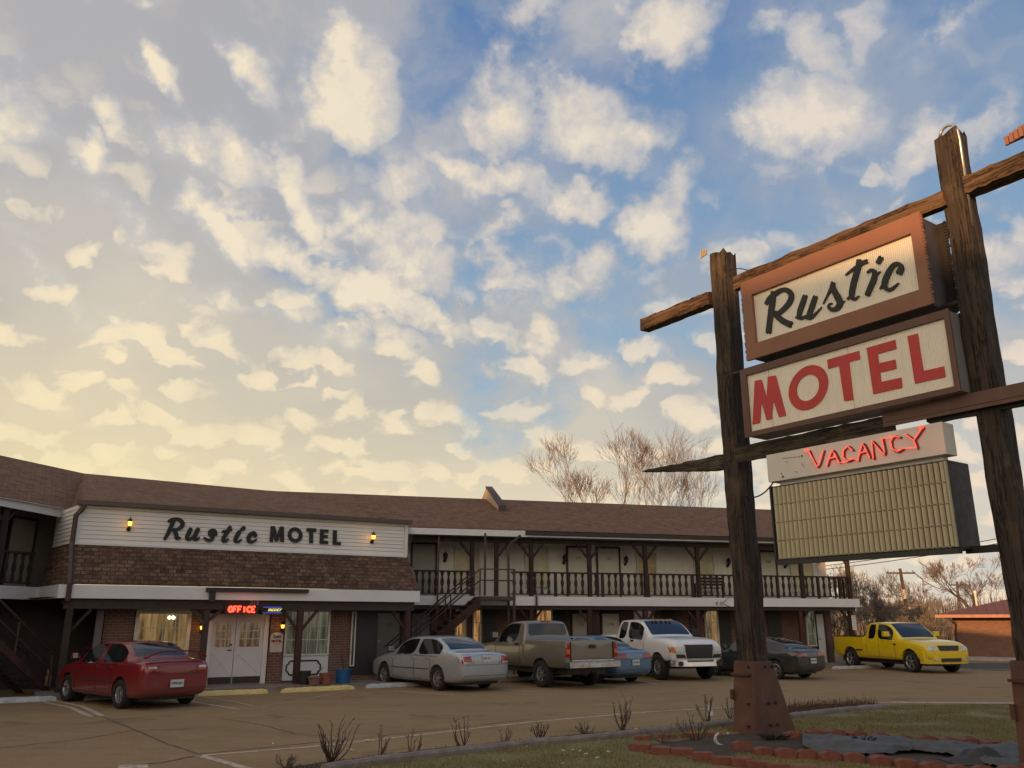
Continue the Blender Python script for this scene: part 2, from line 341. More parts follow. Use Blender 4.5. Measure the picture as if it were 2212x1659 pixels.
# ------------------------------------------------------------------ ground, lot, road, added sun-blocking hill
def sheet(name, pts, z, m, **kw):
    b = MB(); b.add([(x, y, z) for x, y in pts], [tuple(range(len(pts)))]); return b.build(name, m, kind='structure', **kw)
def ground_mat():
    m, T, b = base_mat('dry_ground'); co = T.n('ShaderNodeTexCoord').outputs['Object']
    n = T.noise(co, .15, 6, .6); n2 = T.noise(co, 3.0, 6, .7)
    c = T.mix(T.mapr(n, .35, .65, 0, 1), (.12, .095, .060), (.085, .090, .045)); c = T.mix(T.mapr(n2, .3, .7, 0, .4), c, (.06, .05, .035))
    T.link(c, b.inputs['Base Color']); b.inputs['Roughness'].default_value = .95; return m
def asphalt_mat(name, ca, cb, cc):
    m, T, b = base_mat(name); co = T.n('ShaderNodeTexCoord').outputs['Object']
    mp = T.n('ShaderNodeMapping'); T.link(co, mp.inputs[0]); mp.inputs['Scale'].default_value = (.35, 1.2, 1)
    n = T.noise(mp.outputs[0], .5, 6, .6, .4); n2 = T.noise(co, 1.6, 6, .7); n3 = T.noise(co, 60.0, 3, .7)
    c = T.mix(T.mapr(n, .35, .65, 0, 1), ca, cb); c = T.mix(T.mapr(n2, .52, .72, 0, .55), c, cc)
    c = T.mix(T.mapr(n3, .25, .75, 0, .6), c, T.mix(1.0, c, (.45, .45, .45), 'MULTIPLY'))
    st = T.mapr(T.noise(co, .75, 6, .62, .6), .57, .72, 0, .65); c = T.mix(st, c, tuple(q*.35 for q in ca))
    vr = T.n('ShaderNodeTexVoronoi', feature='F1'); T.link(co, vr.inputs['Vector']); vr.inputs['Scale'].default_value = 26.0
    c = T.mix(T.mapr(vr.outputs['Distance'], .05, .22, .55, 0), c, tuple(min(1, q*1.7) for q in ca)); bw_ = T.mapr(T.noise(mp.outputs[0], 2.6, 6, .75, .6), .5, .66, 0, .35); c = T.mix(bw_, c, tuple(q*.6 for q in cb))
    T.link(c, b.inputs['Base Color']); b.inputs['Roughness'].default_value = .95; b.inputs['Specular IOR Level'].default_value = .15
    bump(T, b, T.m('ADD', n3, T.m('MULTIPLY', n2, .8)), .01, .5); return m
M['asphalt'] = asphalt_mat('parking_asphalt', (.35, .242, .130), (.30, .207, .110), (.385, .272, .150))
M['road'] = asphalt_mat('road_asphalt', (.125, .115, .105), (.105, .098, .092), (.14, .13, .12))
M['concrete'] = plain('concrete', (.27, .235, .20), .9, var=.25, scale=4, bmp=.004)
M['concrete_w'] = plain('pale_concrete', (.42, .39, .36), .85, var=.2, scale=3, bmp=.004)
M['line'] = None
def worn_paint(name, c, base):
    m, T, b = base_mat(name); co = T.n('ShaderNodeTexCoord').outputs['Object']
    n = T.noise(co, 7.0, 6, .75); T.link(T.mix(T.mapr(n, .42, .62, .0, 1.0), base, c), b.inputs['Base Color']); b.inputs['Roughness'].default_value = .8; return m
M['line'] = worn_paint('worn_white_paint', (.58, .50, .40), (.34, .25, .17))
M['line_faint'] = worn_paint('faint_yellow_paint', (.40, .31, .18), (.31, .225, .145))
M['soil'] = plain('soil', (.050, .038, .026), .95, var=.35, scale=6, bmp=.02)
sheet('ground', [(-900, -500), (900, -500), (900, 1400), (-900, 1400)], 0.0, ground_mat())
def G(x, y, z=0.0):
    q = gnd(x, y, z); return (q.x, q.y)
lot = [G(560,1700), G(637,1657), G(905,1622), G(1140,1598), G(1401,1573), G(1600,1552), G(1900,1524), G(2212,1520), (18, 20.2), (30, 21), (34, 33), (24, 40), (24, 52), (-30, 52), (-32, 5), (-6, 7.5)]
sheet('parking_lot', lot, .004, M['asphalt'])
sheet('road', [(18.5, 34.2), (60, 30), (90, 33), (90, 40), (24, 40.2), (17.5, 39.8)], .008, M['road'])
def ribbon(b, pts, w, z):
    P = [Vector((x, y, z)) for x, y in pts]
    vs = []
    for i, q in enumerate(P):
        t = (P[min(i+1, len(P)-1)]-P[max(i-1, 0)]).normalized(); nn = Vector((-t.y, t.x, 0))
        ww = w[i] if isinstance(w, (list, tuple)) else w
        vs += [q-nn*ww/2, q+nn*ww/2]
    b.add(vs, [(2*i, 2*i+1, 2*i+3, 2*i+2)[::-1] for i in range(len(P)-1)])
def gl_(pts): return [G(*q) for q in pts]
b = MB()
ribbon(b, gl_([(435,1633),(664,1615),(900,1589),(1150,1560),(1401,1538.5),(1600,1527),(1780,1520.5),(1925,1518)]), .10, .008)
ribbon(b, gl_([(435,1634),(470,1643),(535,1662),(600,1684)]), .13, .0084)
ribbon(b, gl_([(255,1659),(320,1655)]), .35, .008)
ribbon(b, gl_([(1925,1517.5),(2060,1518.5),(2230,1520)]), .26, .0084)
ribbon(b, gl_([(96,1518),(150,1528),(197,1549)]), .12, .008); ribbon(b, gl_([(118,1514),(176,1526),(221,1547)]), .12, .0084)
ribbon(b, gl_([(418,1517),(513,1532)]), .10, .008); ribbon(b, gl_([(375,1508),(420,1517)]), .10, .0084)
ribbon(b, gl_([(850,1493),(980,1502)]), .11, .008); ribbon(b, gl_([(1080,1490),(1160,1495)]), .11, .008); ribbon(b, gl_([(1330,1462),(1420,1478)]), .11, .008)
ribbon(b, gl_([(1550,1452),(1620,1462)]), .11, .008); ribbon(b, gl_([(2020,1446.5),(2230,1447)]), .14, .012)
b.build('parking_lines', M['line'], kind='structure')
b = MB()
ribbon(b, gl_([(425,1503),(500,1515),(548,1526),(565,1527),(640,1515),(770,1489)]), .09, .0088)
ribbon(b, gl_([(770,1489),(860,1497),(960,1501)]), .07, .0092)
b.build('faded_lines', M['line_faint'], kind='structure')
# sealed cracks in the lot
M['crack'] = plain('crack_dirt', (.11, .08, .055), .95, var=.3, scale=9)
b = MB(); random.seed(3)
def crack(pts, w, z):
    P = []
    for (x0, y0), (x1, y1) in zip(pts[:-1], pts[1:]):
        for k in range(8):
            t = k/8; P.append((x0+(x1-x0)*t+random.uniform(-2, 2), y0+(y1-y0)*t+random.uniform(-.5, .5)))
    P.append(pts[-1]); ribbon(b, gl_(P), [random.uniform(.5, 1.2)*w for _ in P], z)
crack([(225,1550),(290,1577),(360,1607),(435,1632)], .045, .0080)
crack([(0,1617),(60,1610),(180,1597),(290,1578),(400,1576)], .03, .0084)
crack([(270,1656),(350,1648),(420,1634)], .05, .0088)
crack([(90,1556),(170,1550),(225,1548)], .025, .0080)
crack([(480,1553),(560,1565),(640,1586)], .03, .0080)
crack([(435,1629),(600,1613),(800,1593),(1000,1571),(1150,1554)], .03, .0092)
crack([(1000,1540),(1300,1528),(1500,1510)], .02, .0080)
b.build('pavement_cracks', M['crack'], kind='structure')
# planting strip and its moulded concrete edging
bed = gl_([(600,1664),(637,1657),(905,1622),(1140,1598),(1401,1573),(1600,1552),(1900,1526)]) + gl_([(1905,1532),(1708,1553),(1600,1566),(1401,1588),(1253,1604),(1140,1614),(900,1643),(766,1660),(700,1672)])
sheet('planting_bed', bed, .012, M['soil'])
edge = gl_([(700,1671),(766,1659),(900,1641),(1140,1613),(1253,1603.5),(1401,1587),(1500,1577),(1600,1565.5),(1708,1552.5),(1800,1541.5),(1907,1531)])
b = MB(); vs = []
P = [Vector((x, y, 0)) for x, y in edge]
PP = []
for i in range(len(P)-1):
    for k in range(6): PP.append(P[i].lerp(P[i+1], k/6))
PP.append(P[-1]); P = PP; random.seed(5)
prof = [(-.075, 0), (-.075, .07), (-.045, .105), (.045, .105), (.075, .07), (.075, 0)]
for i, q in enumerate(P):
    t = (P[min(i+1, len(P)-1)]-P[max(i-1, 0)]).normalized(); nn = Vector((-t.y, t.x, 0)); jz = random.uniform(-.006, .006)
    for (o_, z_) in prof: b.v.append(tuple(q+nn*o_+Vector((0, 0, z_+(jz if z_ > 0 else 0)))))
for i in range(len(P)-1):
    for k in range(5): b.f.append((i*6+k, (i+1)*6+k, (i+1)*6+k+1, i*6+k+1)); b.mi.append(0)
b.f += [tuple(range(5, -1, -1)), tuple(range((len(P)-1)*6, len(P)*6))]; b.mi += [0, 0]
b.build('kerb', plain('edging_concrete', (.20, .165, .145), .9, var=.3, scale=5, bmp=.006), smooth='auto', kind='structure')
# pale kerb across the road on the right
b = MB(); k0, k1 = gnd(1830, 1424), gnd(2230, 1425)
d_ = (k1-k0); n_ = Vector((-d_.y, d_.x, 0)).normalized()
b.prism([k0, k0+n_*.8, k0+n_*.8+Vector((0, 0, .14)), k0+Vector((0, 0, .14))], d_*1.8); b.build('far_kerb', M['concrete_w'], kind='structure')
# low hill added out of view to block the sun; crest shaped to place the shade
def hill():
    sa = Vector((math.sin(rad(SUN_AZ)), math.cos(rad(SUN_AZ)), 0)); ua = Vector((sa.y, -sa.x, 0))
    ua = Vector((-math.cos(rad(SUN_AZ+180)), math.sin(rad(SUN_AZ+180)), 0))
    tb = [(-140, 8), (-60, 12), (-20, 16), (-6, 18.5), (-1.2, 21.0), (-.1, 21.68), (2.6, 22.12), (3.9, 22.52), (5, 22.7), (6.6, 22.65), (8.4, 26.8), (10, 28.0), (13, 28.1), (17, 27.0), (19.5, 25.5), (22.5, 25.35), (25, 25.7), (30, 25.6), (45, 18), (80, 12), (170, 6)]
    def H(u):
        for (a, h0), (b_, h1) in zip(tb[:-1], tb[1:]):
            if a <= u <= b_: return h0+(h1-h0)*(u-a)/(b_-a)
        return 6.0
    mb = MB(); N = 200; random.seed(11)
    for i in range(N+1):
        u = -140+310*i/N; hh = H(u)+random.uniform(-.10, .10)
        for (dd, z) in ((0, -.5), (18, hh*.45), (26, hh*.85), (30, hh), (42, hh*.85), (100, -.5)):
            pnt = sa*(30+dd)+ua*u; mb.v.append((pnt.x, pnt.y, z))
    for i in range(N):
        for k in range(5): mb.f.append((i*6+k, i*6+k+1, (i+1)*6+k+1, (i+1)*6+k)); mb.mi.append(0)
    mb.build('sun_blocker', plain('sun_blocker_scrub', (.05, .045, .03), .95, var=.4, scale=.4), kind='structure')
hill()  # added sun blocker, out of view

# ------------------------------------------------------------------ motel frames
class Fr:
    def __init__(s, P, az):
        s.P = Vector((P[0], P[1], 0)); a = rad(az); s.d = Vector((math.sin(a), math.cos(a), 0)); s.n = Vector((-math.cos(a), math.sin(a), 0)); s.ang = math.atan2(s.d.y, s.d.x)
    def pt(s, a, t, z): return s.P+s.d*a+s.n*t+Vector((0, 0, z))
    def hit(s, x, y, t=0.0):
        r = ray(x, y); k = (s.P+s.n*t-CAMP).dot(s.n)/r.dot(s.n); q = CAMP+r*k
        return (q-s.P).dot(s.d), q.z
    def s_at(s, x, t=0.0, y=1300): return s.hit(x, y, t)[0]
    def world(s, x, y, t=0.0):
        a, z = s.hit(x, y, t); return s.pt(a, t, z)
RW = Fr((-3.694, 31.96), 75); MW = Fr((-11.656, 22.09), 60); LW = Fr((-13.254, 24.06), 12)
M['brickR'] = masonry('brick_right', (.16, .065, .045), (.11, .048, .038), (.20, .17, .15), -RW.ang, .22, .075, .010, cvar=(.28, .16, .11))
M['brickM'] = masonry('brick_office', (.17, .070, .048), (.12, .052, .040), (.21, .18, .16), -MW.ang, .22, .075, .010, cvar=(.30, .18, .12))
M['brickL'] = masonry('brick_left', (.15, .060, .045), (.11, .045, .036), (.20, .17, .15), -LW.ang, .22, .075, .010)
def shingle(name, ang, kz, c1=(.27, .155, .100), c2=(.175, .102, .070), bw=.32, bh=.14):
    m, T, b = base_mat(name); co = T.n('ShaderNodeTexCoord').outputs['Object']
    mp = T.n('ShaderNodeMapping'); T.link(co, mp.inputs[0]); mp.inputs['Rotation'].default_value = (0, 0, ang)
    x, y, z = T.sep(mp.outputs[0]); v = T.comb(x, T.m('MULTIPLY', z, kz), 0.0)
    br = T.n('ShaderNodeTexBrick'); T.link(v, br.inputs['Vector']); br.inputs['Scale'].default_value = 1.0; br.offset = .37
    br.inputs['Brick Width'].default_value = bw; br.inputs['Row Height'].default_value = bh; br.inputs['Mortar Size'].default_value = .012
    br.inputs['Color1'].default_value = (*c1, 1); br.inputs['Color2'].default_value = (*c2, 1); br.inputs['Mortar'].default_value = (*[q*.7 for q in c2], 1); br.inputs['Bias'].default_value = -.2
    n = T.noise(v, .6, 5, .65, .3); n2 = T.noise(co, 25.0, 4, .7)
    wv = T.noise(T.comb(T.m('MULTIPLY', x, 2.2), T.m('MULTIPLY', z, kz*3.2), 0.0), 1.5, 5, .65, .8)
    c = T.mix(T.mapr(n, .35, .65, 0, .30), br.outputs[0], tuple(q*1.15 for q in c1)); c = T.mix(T.mapr(wv, .42, .62, 0, .62), c, tuple(q*.62 for q in c2))
    c = T.mix(T.mapr(n2, .3, .7, 0, .5), c, T.mix(1.0, c, (.6, .6, .6), 'MULTIPLY'))
    T.link(c, b.inputs['Base Color']); b.inputs['Roughness'].default_value = 1.0; b.inputs['Specular IOR Level'].default_value = .12
    bump(T, b, T.m('SUBTRACT', T.m('MULTIPLY', n2, .3), br.outputs['Fac']), .012, .8); return m
M['roofR'] = shingle('roof_shingles', -RW.ang, 2.7); M['roofM'] = shingle('roof_shingles_office', -MW.ang, 2.7)
M['skirt'] = shingle('skirt_shingles', -MW.ang, 1.25, (.20, .128, .088), (.078, .046, .036), .21, .135)
M['tim'] = wood('brown_timber', (.060, .042, .035), (.040, .030, .026), axis='Z', scale=.8, bmp=.004)
M['timred'] = wood('red_brown_timber', (.085, .042, .034), (.058, .032, .028), axis='Z', scale=.8, bmp=.004)
M['wallup'] = plain('white_board_wall', (.74, .71, .63), .7, var=.08, scale=1.2)
M['siding'] = plain('white_siding', (.70, .68, .64), .55, var=.05, scale=1.0)
M['slab'] = plain('walk_concrete', (.20, .17, .145), .9, var=.2, scale=2, bmp=.004)

motel = empty('motel_building', RW.pt(0, 0, 0), world=True, label="long two-storey brick and white-board motel with brown shingle roof and balcony railing", cat='motel')
def bx(b, F, s0, s1, t0, t1, z0, z1): b.box(s0, s1, t0, t1, z0, z1, fn=F.pt)
WT = 1.5        # balcony depth
ZF0, ZF1 = 2.42, 2.76     # white balcony band
sEnd = RW.s_at(1854); sWall = RW.s_at(1786, WT, 1250)
sOff = MW.s_at(905)
# --- roofs
e0 = LW.world(-260, 1036, -.1); e0.z = 5.093
eave = [e0, LW.world(152, 1103, -.1), MW.world(176, 1081, .80), MW.world(884, 1137.5, .80), RW.world(884, 1142, -.3), RW.pt(RW.s_at(1875, -.3, 1170), -.3, 5.234)]
eave[4].z = 5.253
rl0 = LW.world(-260, 948, 4.7); rl0.z = 7.161
ridge = [rl0, LW.world(181, 1022.5, 4.7), LW.world(181, 1022.5, 4.7), RW.world(571, 1059, 5.64), RW.world(600, 1061, 5.64), RW.pt(RW.s_at(1880, 5.64, 1110), 5.64, 7.274)]
b = MB()
for i in range(5):
    b.cur = 1 if i < 3 else 0
    b.add([eave[i], eave[i+1], ridge[i+1], ridge[i]], [(0, 1, 2, 3)]) if i != 1 else b.add([eave[1], eave[2], ridge[2]], [(0, 1, 2)])
back = [q+Vector((-3, 7, 0)) for q in ridge]
for q in back: q.z = 4.999
b.cur = 0
for i in (0, 2, 3, 4): b.add([ridge[i], ridge[i+1], back[i+1], back[i]], [(0, 1, 2, 3)])
b.add([eave[5], ridge[5]-Vector((0, 0, .0)), back[5]], [(0, 2, 1)])
roof = b.build('roof', [M['roofR'], M['roofM']], motel)
# white triangular gable block + its brown hip strip on the roof
sV = RW.s_at(1050, 5.64, 1065)
b = MB(); b.prism([RW.pt(sV, 3.15, 6.05), RW.pt(sV, 3.15, 6.62), RW.pt(sV, 5.64, 7.78), RW.pt(sV, 8.4, 6.6), RW.pt(sV, 8.4, 5.8)], RW.d*.26); b.build('party_wall', plain('tan_party_wall', (.40, .29, .20), .7), motel)
b = MB(); b.prism([RW.pt(sV-.03, 3.05, 6.10), RW.pt(sV-.03, 3.05, 6.66), RW.pt(sV-.03, 5.64, 7.86), RW.pt(sV-.03, 5.64, 7.785), RW.pt(sV-.03, 3.145, 6.625), RW.pt(sV-.03, 3.145, 6.10)], RW.d*.32); b.build('wall_cap', M['brown'], motel)
# --- soffit, eave boards, gutter
b = MB()
b.add([RW.pt(-.4, -.25, 4.98), RW.pt(sEnd+.1, -.25, 4.98), RW.pt(sEnd+.1, WT+.2, 4.98), RW.pt(-.4, WT+.2, 4.98)], [(3, 2, 1, 0)])
b.build('soffit', M['soffit'], motel)
sG = RW.s_at(1134, -.3, 1150)
b = MB(); bx(b, RW, -.35, sG, -.36, -.28, 4.99, 5.225); b.build('fascia', M['white_trim'], motel)
b = MB(); bx(b, RW, sG, sEnd+.25, -.34, -.26, 4.999, 5.065); b.build('fascia', M['white_trim'], motel)
b = MB(); bx(b, RW, sG+.02, sEnd+.28, -.44, -.29, 5.074, 5.206); b.build('gutter', M['brown_dk'], motel)
b = MB(); bx(b, RW, -.05, sEnd, .02, .16, 4.792, 4.971); b.build('eave_beam', M['tim'], motel)
# --- upper wall (boards and battens) and lower brick wall
b = MB(); bx(b, RW, -3.0, sWall, WT, WT+.2, 2.80, 5.093)
s = -2.6; i = 0
while s < sWall: bx(b, RW, s, s+.035, WT-.022, WT-.002, 2.85, 4.971); s += .30
b.build('upper_wall', M['wallup'], motel)
b = MB(); bx(b, RW, -3.0, sWall, WT, WT+.2, 0.0, 2.79); bx(b, RW, sWall-.2, sWall, WT+.2, WT+10, 0, 4.999)
b.build('brick_wall', M['brickR'], motel)
b = MB(); bx(b, RW, sWall-.19, sWall+.03, WT+.21, WT+10, 2.8, 5.281); b.build('end_wall', M['wallup'], motel)
b = MB(); bx(b, RW, -3.0, sEnd-.05, -.05, WT-.03, 0.0, .12); bx(b, MW, -.2, sOff+.3, -.55, .98, 0, .11); b.build('walkway', M['slab'], motel)
# --- balcony floor + white band
b = MB(); bx(b, RW, -1.5, sEnd-.06, .0, WT-.03, ZF0+.10, ZF1-.04); b.build('balcony_floor', M['brown_dk'], motel)
b = MB(); bx(b, RW, -.35, sEnd, -.09, -.005, ZF0, ZF1); bx(b, RW, sEnd-.08, sEnd, -.0, WT-.04, ZF0+.003, ZF1-.003); b.build('balcony_band', M['white_trim'], motel)
b = MB(); bx(b, RW, -.3, sEnd-.15, .05, .25, ZF0-.14, ZF0+.09); b.build('beam', M['brown_dk'], motel)
# --- posts with Y braces
def post(F, s, t, z0, z1, w=.15, braces=(1, 1), bl=.50, m=None, name='post'):
    b = MB(); bx(b, F, s-w/2, s+w/2, t-w/2, t+w/2, z0, z1)
    for sg, on in zip((-1, 1), braces):
        if on:
            a = F.pt(s+sg*w*.45, t, z1-bl-.12); c = F.pt(s+sg*(bl+.02), t, z1-.06); up = Vector((0, 0, .12))
            b.prism([a-F.n*.04, a+F.n*.04, a+F.n*.04+up, a-F.n*.04+up], c-a)
    return b.build(name, m or M['tim'], motel)
upx = [(1019.5, (1, 0)), (1072, (0, 1)), (1147.5, (1, 1)), (1273.5, (1, 1)), (1395, (1, 1)), (1508, (1, 1)), (1622, (1, 1)), (1731, (1, 1)), (1832, (1, 0))]
for x, br in upx:
    s = RW.s_at(x, .09, 1240); post(RW, s, .09, ZF1-.02, 4.811, braces=br)
for x, br in [(1147.5, (1, 1)), (1273.5, (1, 0)), (1395, (1, 1)), (1508, (1, 1)), (1622, (1, 1)), (1731, (0, 1)), (1840, (1, 0))]:
    s = RW.s_at(x, .15, 1360); post(RW, s, .15, .1, ZF0-.13, w=.17, braces=br, bl=.42, m=M['timred'])
b = MB(); s = RW.s_at(1285, .3, 1360); bx(b, RW, s-.22, s+.22, .35, .6, .1, ZF0-.13); b.build('post', M['timred'], motel)
# --- railing
def baluster(F, s, t, z0, z1):
    w = [(0, .065), (.06, .065), (.14, .05), (.27, .033), (.36, .045), (.50, .068), (.60, .062), (.72, .036), (.80, .034), (.90, .056), (.95, .065), (1, .065)]
    b = MB(); pts = [F.pt(s-q, t-.015, z0+(z1-z0)*h) for h, q in w]+[F.pt(s+q, t-.015, z0+(z1-z0)*h) for h, q in reversed(w)]
    # outline as quads, front and back, so that it stays flat and cheap
    n = len(w)
    for i in range(n-1):
        (h0, q0), (h1, q1) = w[i], w[i+1]; zA, zB = z0+(z1-z0)*h0, z0+(z1-z0)*h1
        b.hexa([F.pt(s-q0, t-.016, zA), F.pt(s+q0, t-.016, zA), F.pt(s+q0, t+.016, zA), F.pt(s-q0, t+.016, zA), F.pt(s-q1, t-.016, zB), F.pt(s+q1, t-.016, zB), F.pt(s+q1, t+.016, zB), F.pt(s-q1, t+.016, zB)])
    return b.build('baluster', M['tim'], motel)
def railing(F, s0, s1, t, n, heavy=8):
    b = MB(); bx(b, F, s0, s1, t-.045, t+.045, ZF1+.88, ZF1+.94); bx(b, F, s0, s1, t-.03, t+.03, ZF1+.07, ZF1+.11)
    k = 0
    for i in range(n):
        s = s0+(s1-s0)*(i+.5)/n
        if i % heavy == heavy-1: bx(b, F, s-.05, s+.05, t-.05, t+.05, ZF1-.02, ZF1+.88)
        else: baluster(F, s, t, ZF1+.112, ZF1+.878)
    b.build('handrail', M['tim'], motel)
railing(RW, RW.s_at(893, .09, 1240), RW.s_at(1017, .09, 1240), .09, 9, 99)
railing(RW, RW.s_at(1103, .09, 1240), RW.s_at(1832, .09, 1240), .09, 54, 7)
b = MB(); bx(b, RW, sEnd-.24, sEnd-.16, .2, WT, ZF1+.88, ZF1+.94)
for k in range(4): bx(b, RW, sEnd-.23, sEnd-.17, .3+k*.3, .37+k*.3, ZF1, ZF1+.88)
b.build('end_railing', M['tim'], motel)
# --- doors, windows, lanterns
def textmesh(txt, size, ext=.004, shear=0.0, bold=0.0):
    cu = bpy.data.curves.new('t', 'FONT'); cu.body = txt; cu.size = size; cu.extrude = ext; cu.align_x = 'CENTER'; cu.align_y = 'CENTER'; cu.shear = shear; cu.offset = bold
    o = bpy.data.objects.new('t', cu); col.objects.link(o); dg = bpy.context.evaluated_depsgraph_get()
    me = bpy.data.meshes.new_from_object(o.evaluated_get(dg)); bpy.data.objects.remove(o); return me
def text_on(name, txt, size, F, s, t, z, m, parent, ext=.004, **k):
    me = textmesh(txt, size, ext, **k); X, N = F.d, F.n
    mt = Matrix((( X.x, 0, -N.x, 0), (X.y, 0, -N.y, 0), (0, 1, 0, 0), (0, 0, 0, 1))); mt.translation = F.pt(s, t, z)
    me.transform(mt); me.materials.clear(); me.materials.append(m); return link_mesh(name, me, parent)
M['num'] = plain('dark_numerals', (.05, .045, .04), .6)
M['numgrey'] = plain('grey_numerals', (.28, .27, .26), .5)
def door(F, s0, s1, t, z0, z1, m=None, num=None, frame=None, knob=True):
    b = MB(); bx(b, F, s0, s1, t-.06, t-.012, z0, z1); d = b.build('door', m or M['door'], motel)
    b = MB(); fw = .07
    bx(b, F, s0-fw, s0-.002, t-.09, t-.004, z0, z1+fw); bx(b, F, s1+.002, s1+fw, t-.09, t-.004, z0, z1+fw); bx(b, F, s0-.001, s1+.001, t-.088, t-.004, z1+.002, z1+fw-.002)
    b.build('frame', frame or M['brown_dk'], d)
    if knob:
        b = MB(); c = F.pt(s0+.09, t-.10, z0+.98); b.tube([c, c+F.n*.04], .03, 8); b.build('handle', M['chrome'], d)
    if num: text_on('room_number', num, .17, F, (s0+s1)/2, t-.066, z1-.42, M['num'], d)
    return d
def window(F, s0, s1, t, z0, z1, glass, cols=2, rows=3, fm=None, fw=.06, mw=.022, curtain=False):
    b = MB(); bx(b, F, s0, s1, t-.03, t-.01, z0, z1); w = b.build('window', glass, motel)
    b = MB(); fm = fm or M['white_trim2']
    bx(b, F, s0-fw, s0, t-.075, t-.004, z0-fw, z1+fw); bx(b, F, s1, s1+fw, t-.075, t-.004, z0-fw, z1+fw); bx(b, F, s0+.001, s1-.001, t-.073, t-.004, z1+.001, z1+fw-.002); bx(b, F, s0+.001, s1-.001, t-.085, t-.004, z0-fw+.002, z0-.001)
    b.build('frame', fm, w)
    if cols > 1 or rows > 1:
        b = MB()
        for i in range(1, cols): s = s0+(s1-s0)*i/cols; bx(b, F, s-mw/2, s+mw/2, t-.045, t-.032, z0+.002, z1-.002)
        for j in range(1, rows): z = z0+(z1-z0)*j/rows; bx(b, F, s0+.002, s1-.002, t-.049, t-.0335, z-mw/2, z+mw/2)
        b.build('muntins', fm, w)
    return w
M['bulb'] = plain('lit_bulb', (1, .6, .2), .5, emit=(1.0, .42, .06), es=3.4)
M['lglass'] = plain('lantern_glass', (.05, .04, .03), .15, spec=.6)
def lantern(F, s, t, z, lit, h=.42):
    k = h/.42; b = MB(); c = F.pt(s, t-.14*k, z)
    b.lathe([(.0, .20*k), (.012*k, .19*k), (.012*k, .15*k), (.03*k, .14*k), (.085*k, .07*k), (.085*k, .055*k), (.03*k, .06*k), (.0, .06*k)], c, 8)
    b.lathe([(.0, -.12*k), (.03*k, -.11*k), (.055*k, -.085*k), (.055*k, -.07*k), (.0, -.07*k)], c, 8)
    for a in range(6):
        q = Vector((math.cos(a*math.pi/3), math.sin(a*math.pi/3), 0)); b.tube([c+q*.055*k+Vector((0, 0, -.08*k)), c+q*.078*k+Vector((0, 0, .06*k))], .006*k, 4)
    b.tube([c+Vector((0, 0, -.10*k)), c+Vector((0, 0, -.17*k))+F.n*.05*k, F.pt(s, t-.01, z-.14*k)], .014*k, 6); b.tube([F.pt(s, t-.03, z-.14*k), F.pt(s, t-.004, z-.14*k)], .06*k, 8)
    o = b.build('wall_lantern', M['blackpaint'], motel, smooth='auto')
    b = MB(); b.lathe([(.0, -.068*k), (.05*k, -.068*k), (.074*k, .055*k), (.0, .055*k)], c, 8); b.build('lantern_glass', M['bulb'] if lit else M['lglass'], o)
    return o
Fg = M['glass']
def du(x0, x1, ztop, t=WT, F=RW, y=1200): return F.s_at(x0, t, y), F.s_at(x1, t, y)
# upper floor of the right wing, left to right
s0, s1 = du(891, 940, 0); door(RW, s0, s1, WT, ZF1, ZF1+2.02, m=plain('grey_door', (.33, .32, .29), .6, var=.05), num=None)
s0, s1 = du(984, 1014, 0); window(RW, s0, s1, WT, ZF1+.55, ZF1+1.85, M['curtain'], 1, 2, fw=.05)
s0, s1 = du(1026, 1034, 0); window(RW, s0, s1, WT, ZF1+.35, ZF1+1.85, M['curtain'], 1, 2, fw=.04)
s0, s1 = du(1136, 1181, 0); window(RW, s0, s1, WT, ZF1+.45, ZF1+1.95, M['curtain'], 2, 1, fw=.05, mw=.03)
for x0, x1, nm in [(1226, 1270, '131'), (1290.5, 1335, '132')]:
    s0, s1 = du(x0, x1, 0); door(RW, s0, s1, WT, ZF1, ZF1+2.02, num=nm)
s0, s1 = du(1376, 1414, 0); window(RW, s0, s1, WT, ZF1+.35, ZF1+1.85, plain('amber_curtain', (.48, .38, .22), .7, var=.35, scale=2.5), 2, 3, fw=.05)
s0, s1 = du(1499, 1538, 0); window(RW, s0, s1, WT, ZF1+.35, ZF1+1.85, M['curtain'], 2, 3, fw=.05)
s0, s1 = du(1596, 1612, 0); door(RW, s0-.1, s1+.3, WT, ZF1, ZF1+2.02, num='133')
s0, s1 = du(1645, 1668, 0); door(RW, s0-.1, s1+.1, WT, ZF1, ZF1+2.02, num='134')
s0, s1 = du(1706, 1750, 0); window(RW, s0, s1, WT, ZF1+.35, ZF1+1.85, M['curtain'], 2, 3, fw=.05)
for x in (961, 1217, 1349, 1569, 1692): lantern(RW, RW.s_at(x, WT, 1190), WT, 4.313, False, .48)
# lower floor
yl = 1380
def sl(x, t=WT, F=RW): return F.s_at(x, t, yl)
for x0, x1, nm, mm in [(813, 862, '113', plain('grey_door_low', (.30, .29, .27), .6, var=.05)), (888, 927, '114', plain('grey_door_low2', (.24, .235, .22), .6, var=.05)), (1236, 1274, '115', None), (1301, 1338, '116', None)]:
    door(RW, sl(x0), sl(x1), WT, .12, 2.14, m=mm, num=nm)
for x0, x1, gg in [(985, 1003, 'painted_glow_amber'), (1023, 1036, 'painted_glow_amber'), (1160, 1190, 'painted_glow_amber'), (1372, 1410, 'glass'), (1526, 1550, 'painted_glow'), (1745, 1760, 'painted_glow_green')]:
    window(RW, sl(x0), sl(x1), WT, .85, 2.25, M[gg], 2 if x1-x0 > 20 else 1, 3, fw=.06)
for x0, x1 in [(1045, 1072), (1195, 1222), (1432, 1462), (1492, 1514), (1553, 1580), (1660, 1690)]:
    b = MB(); bx(b, RW, sl(x0), sl(x1), WT-.03, WT-.005, .8, 2.25); b.build('shutter', M['black'], motel)
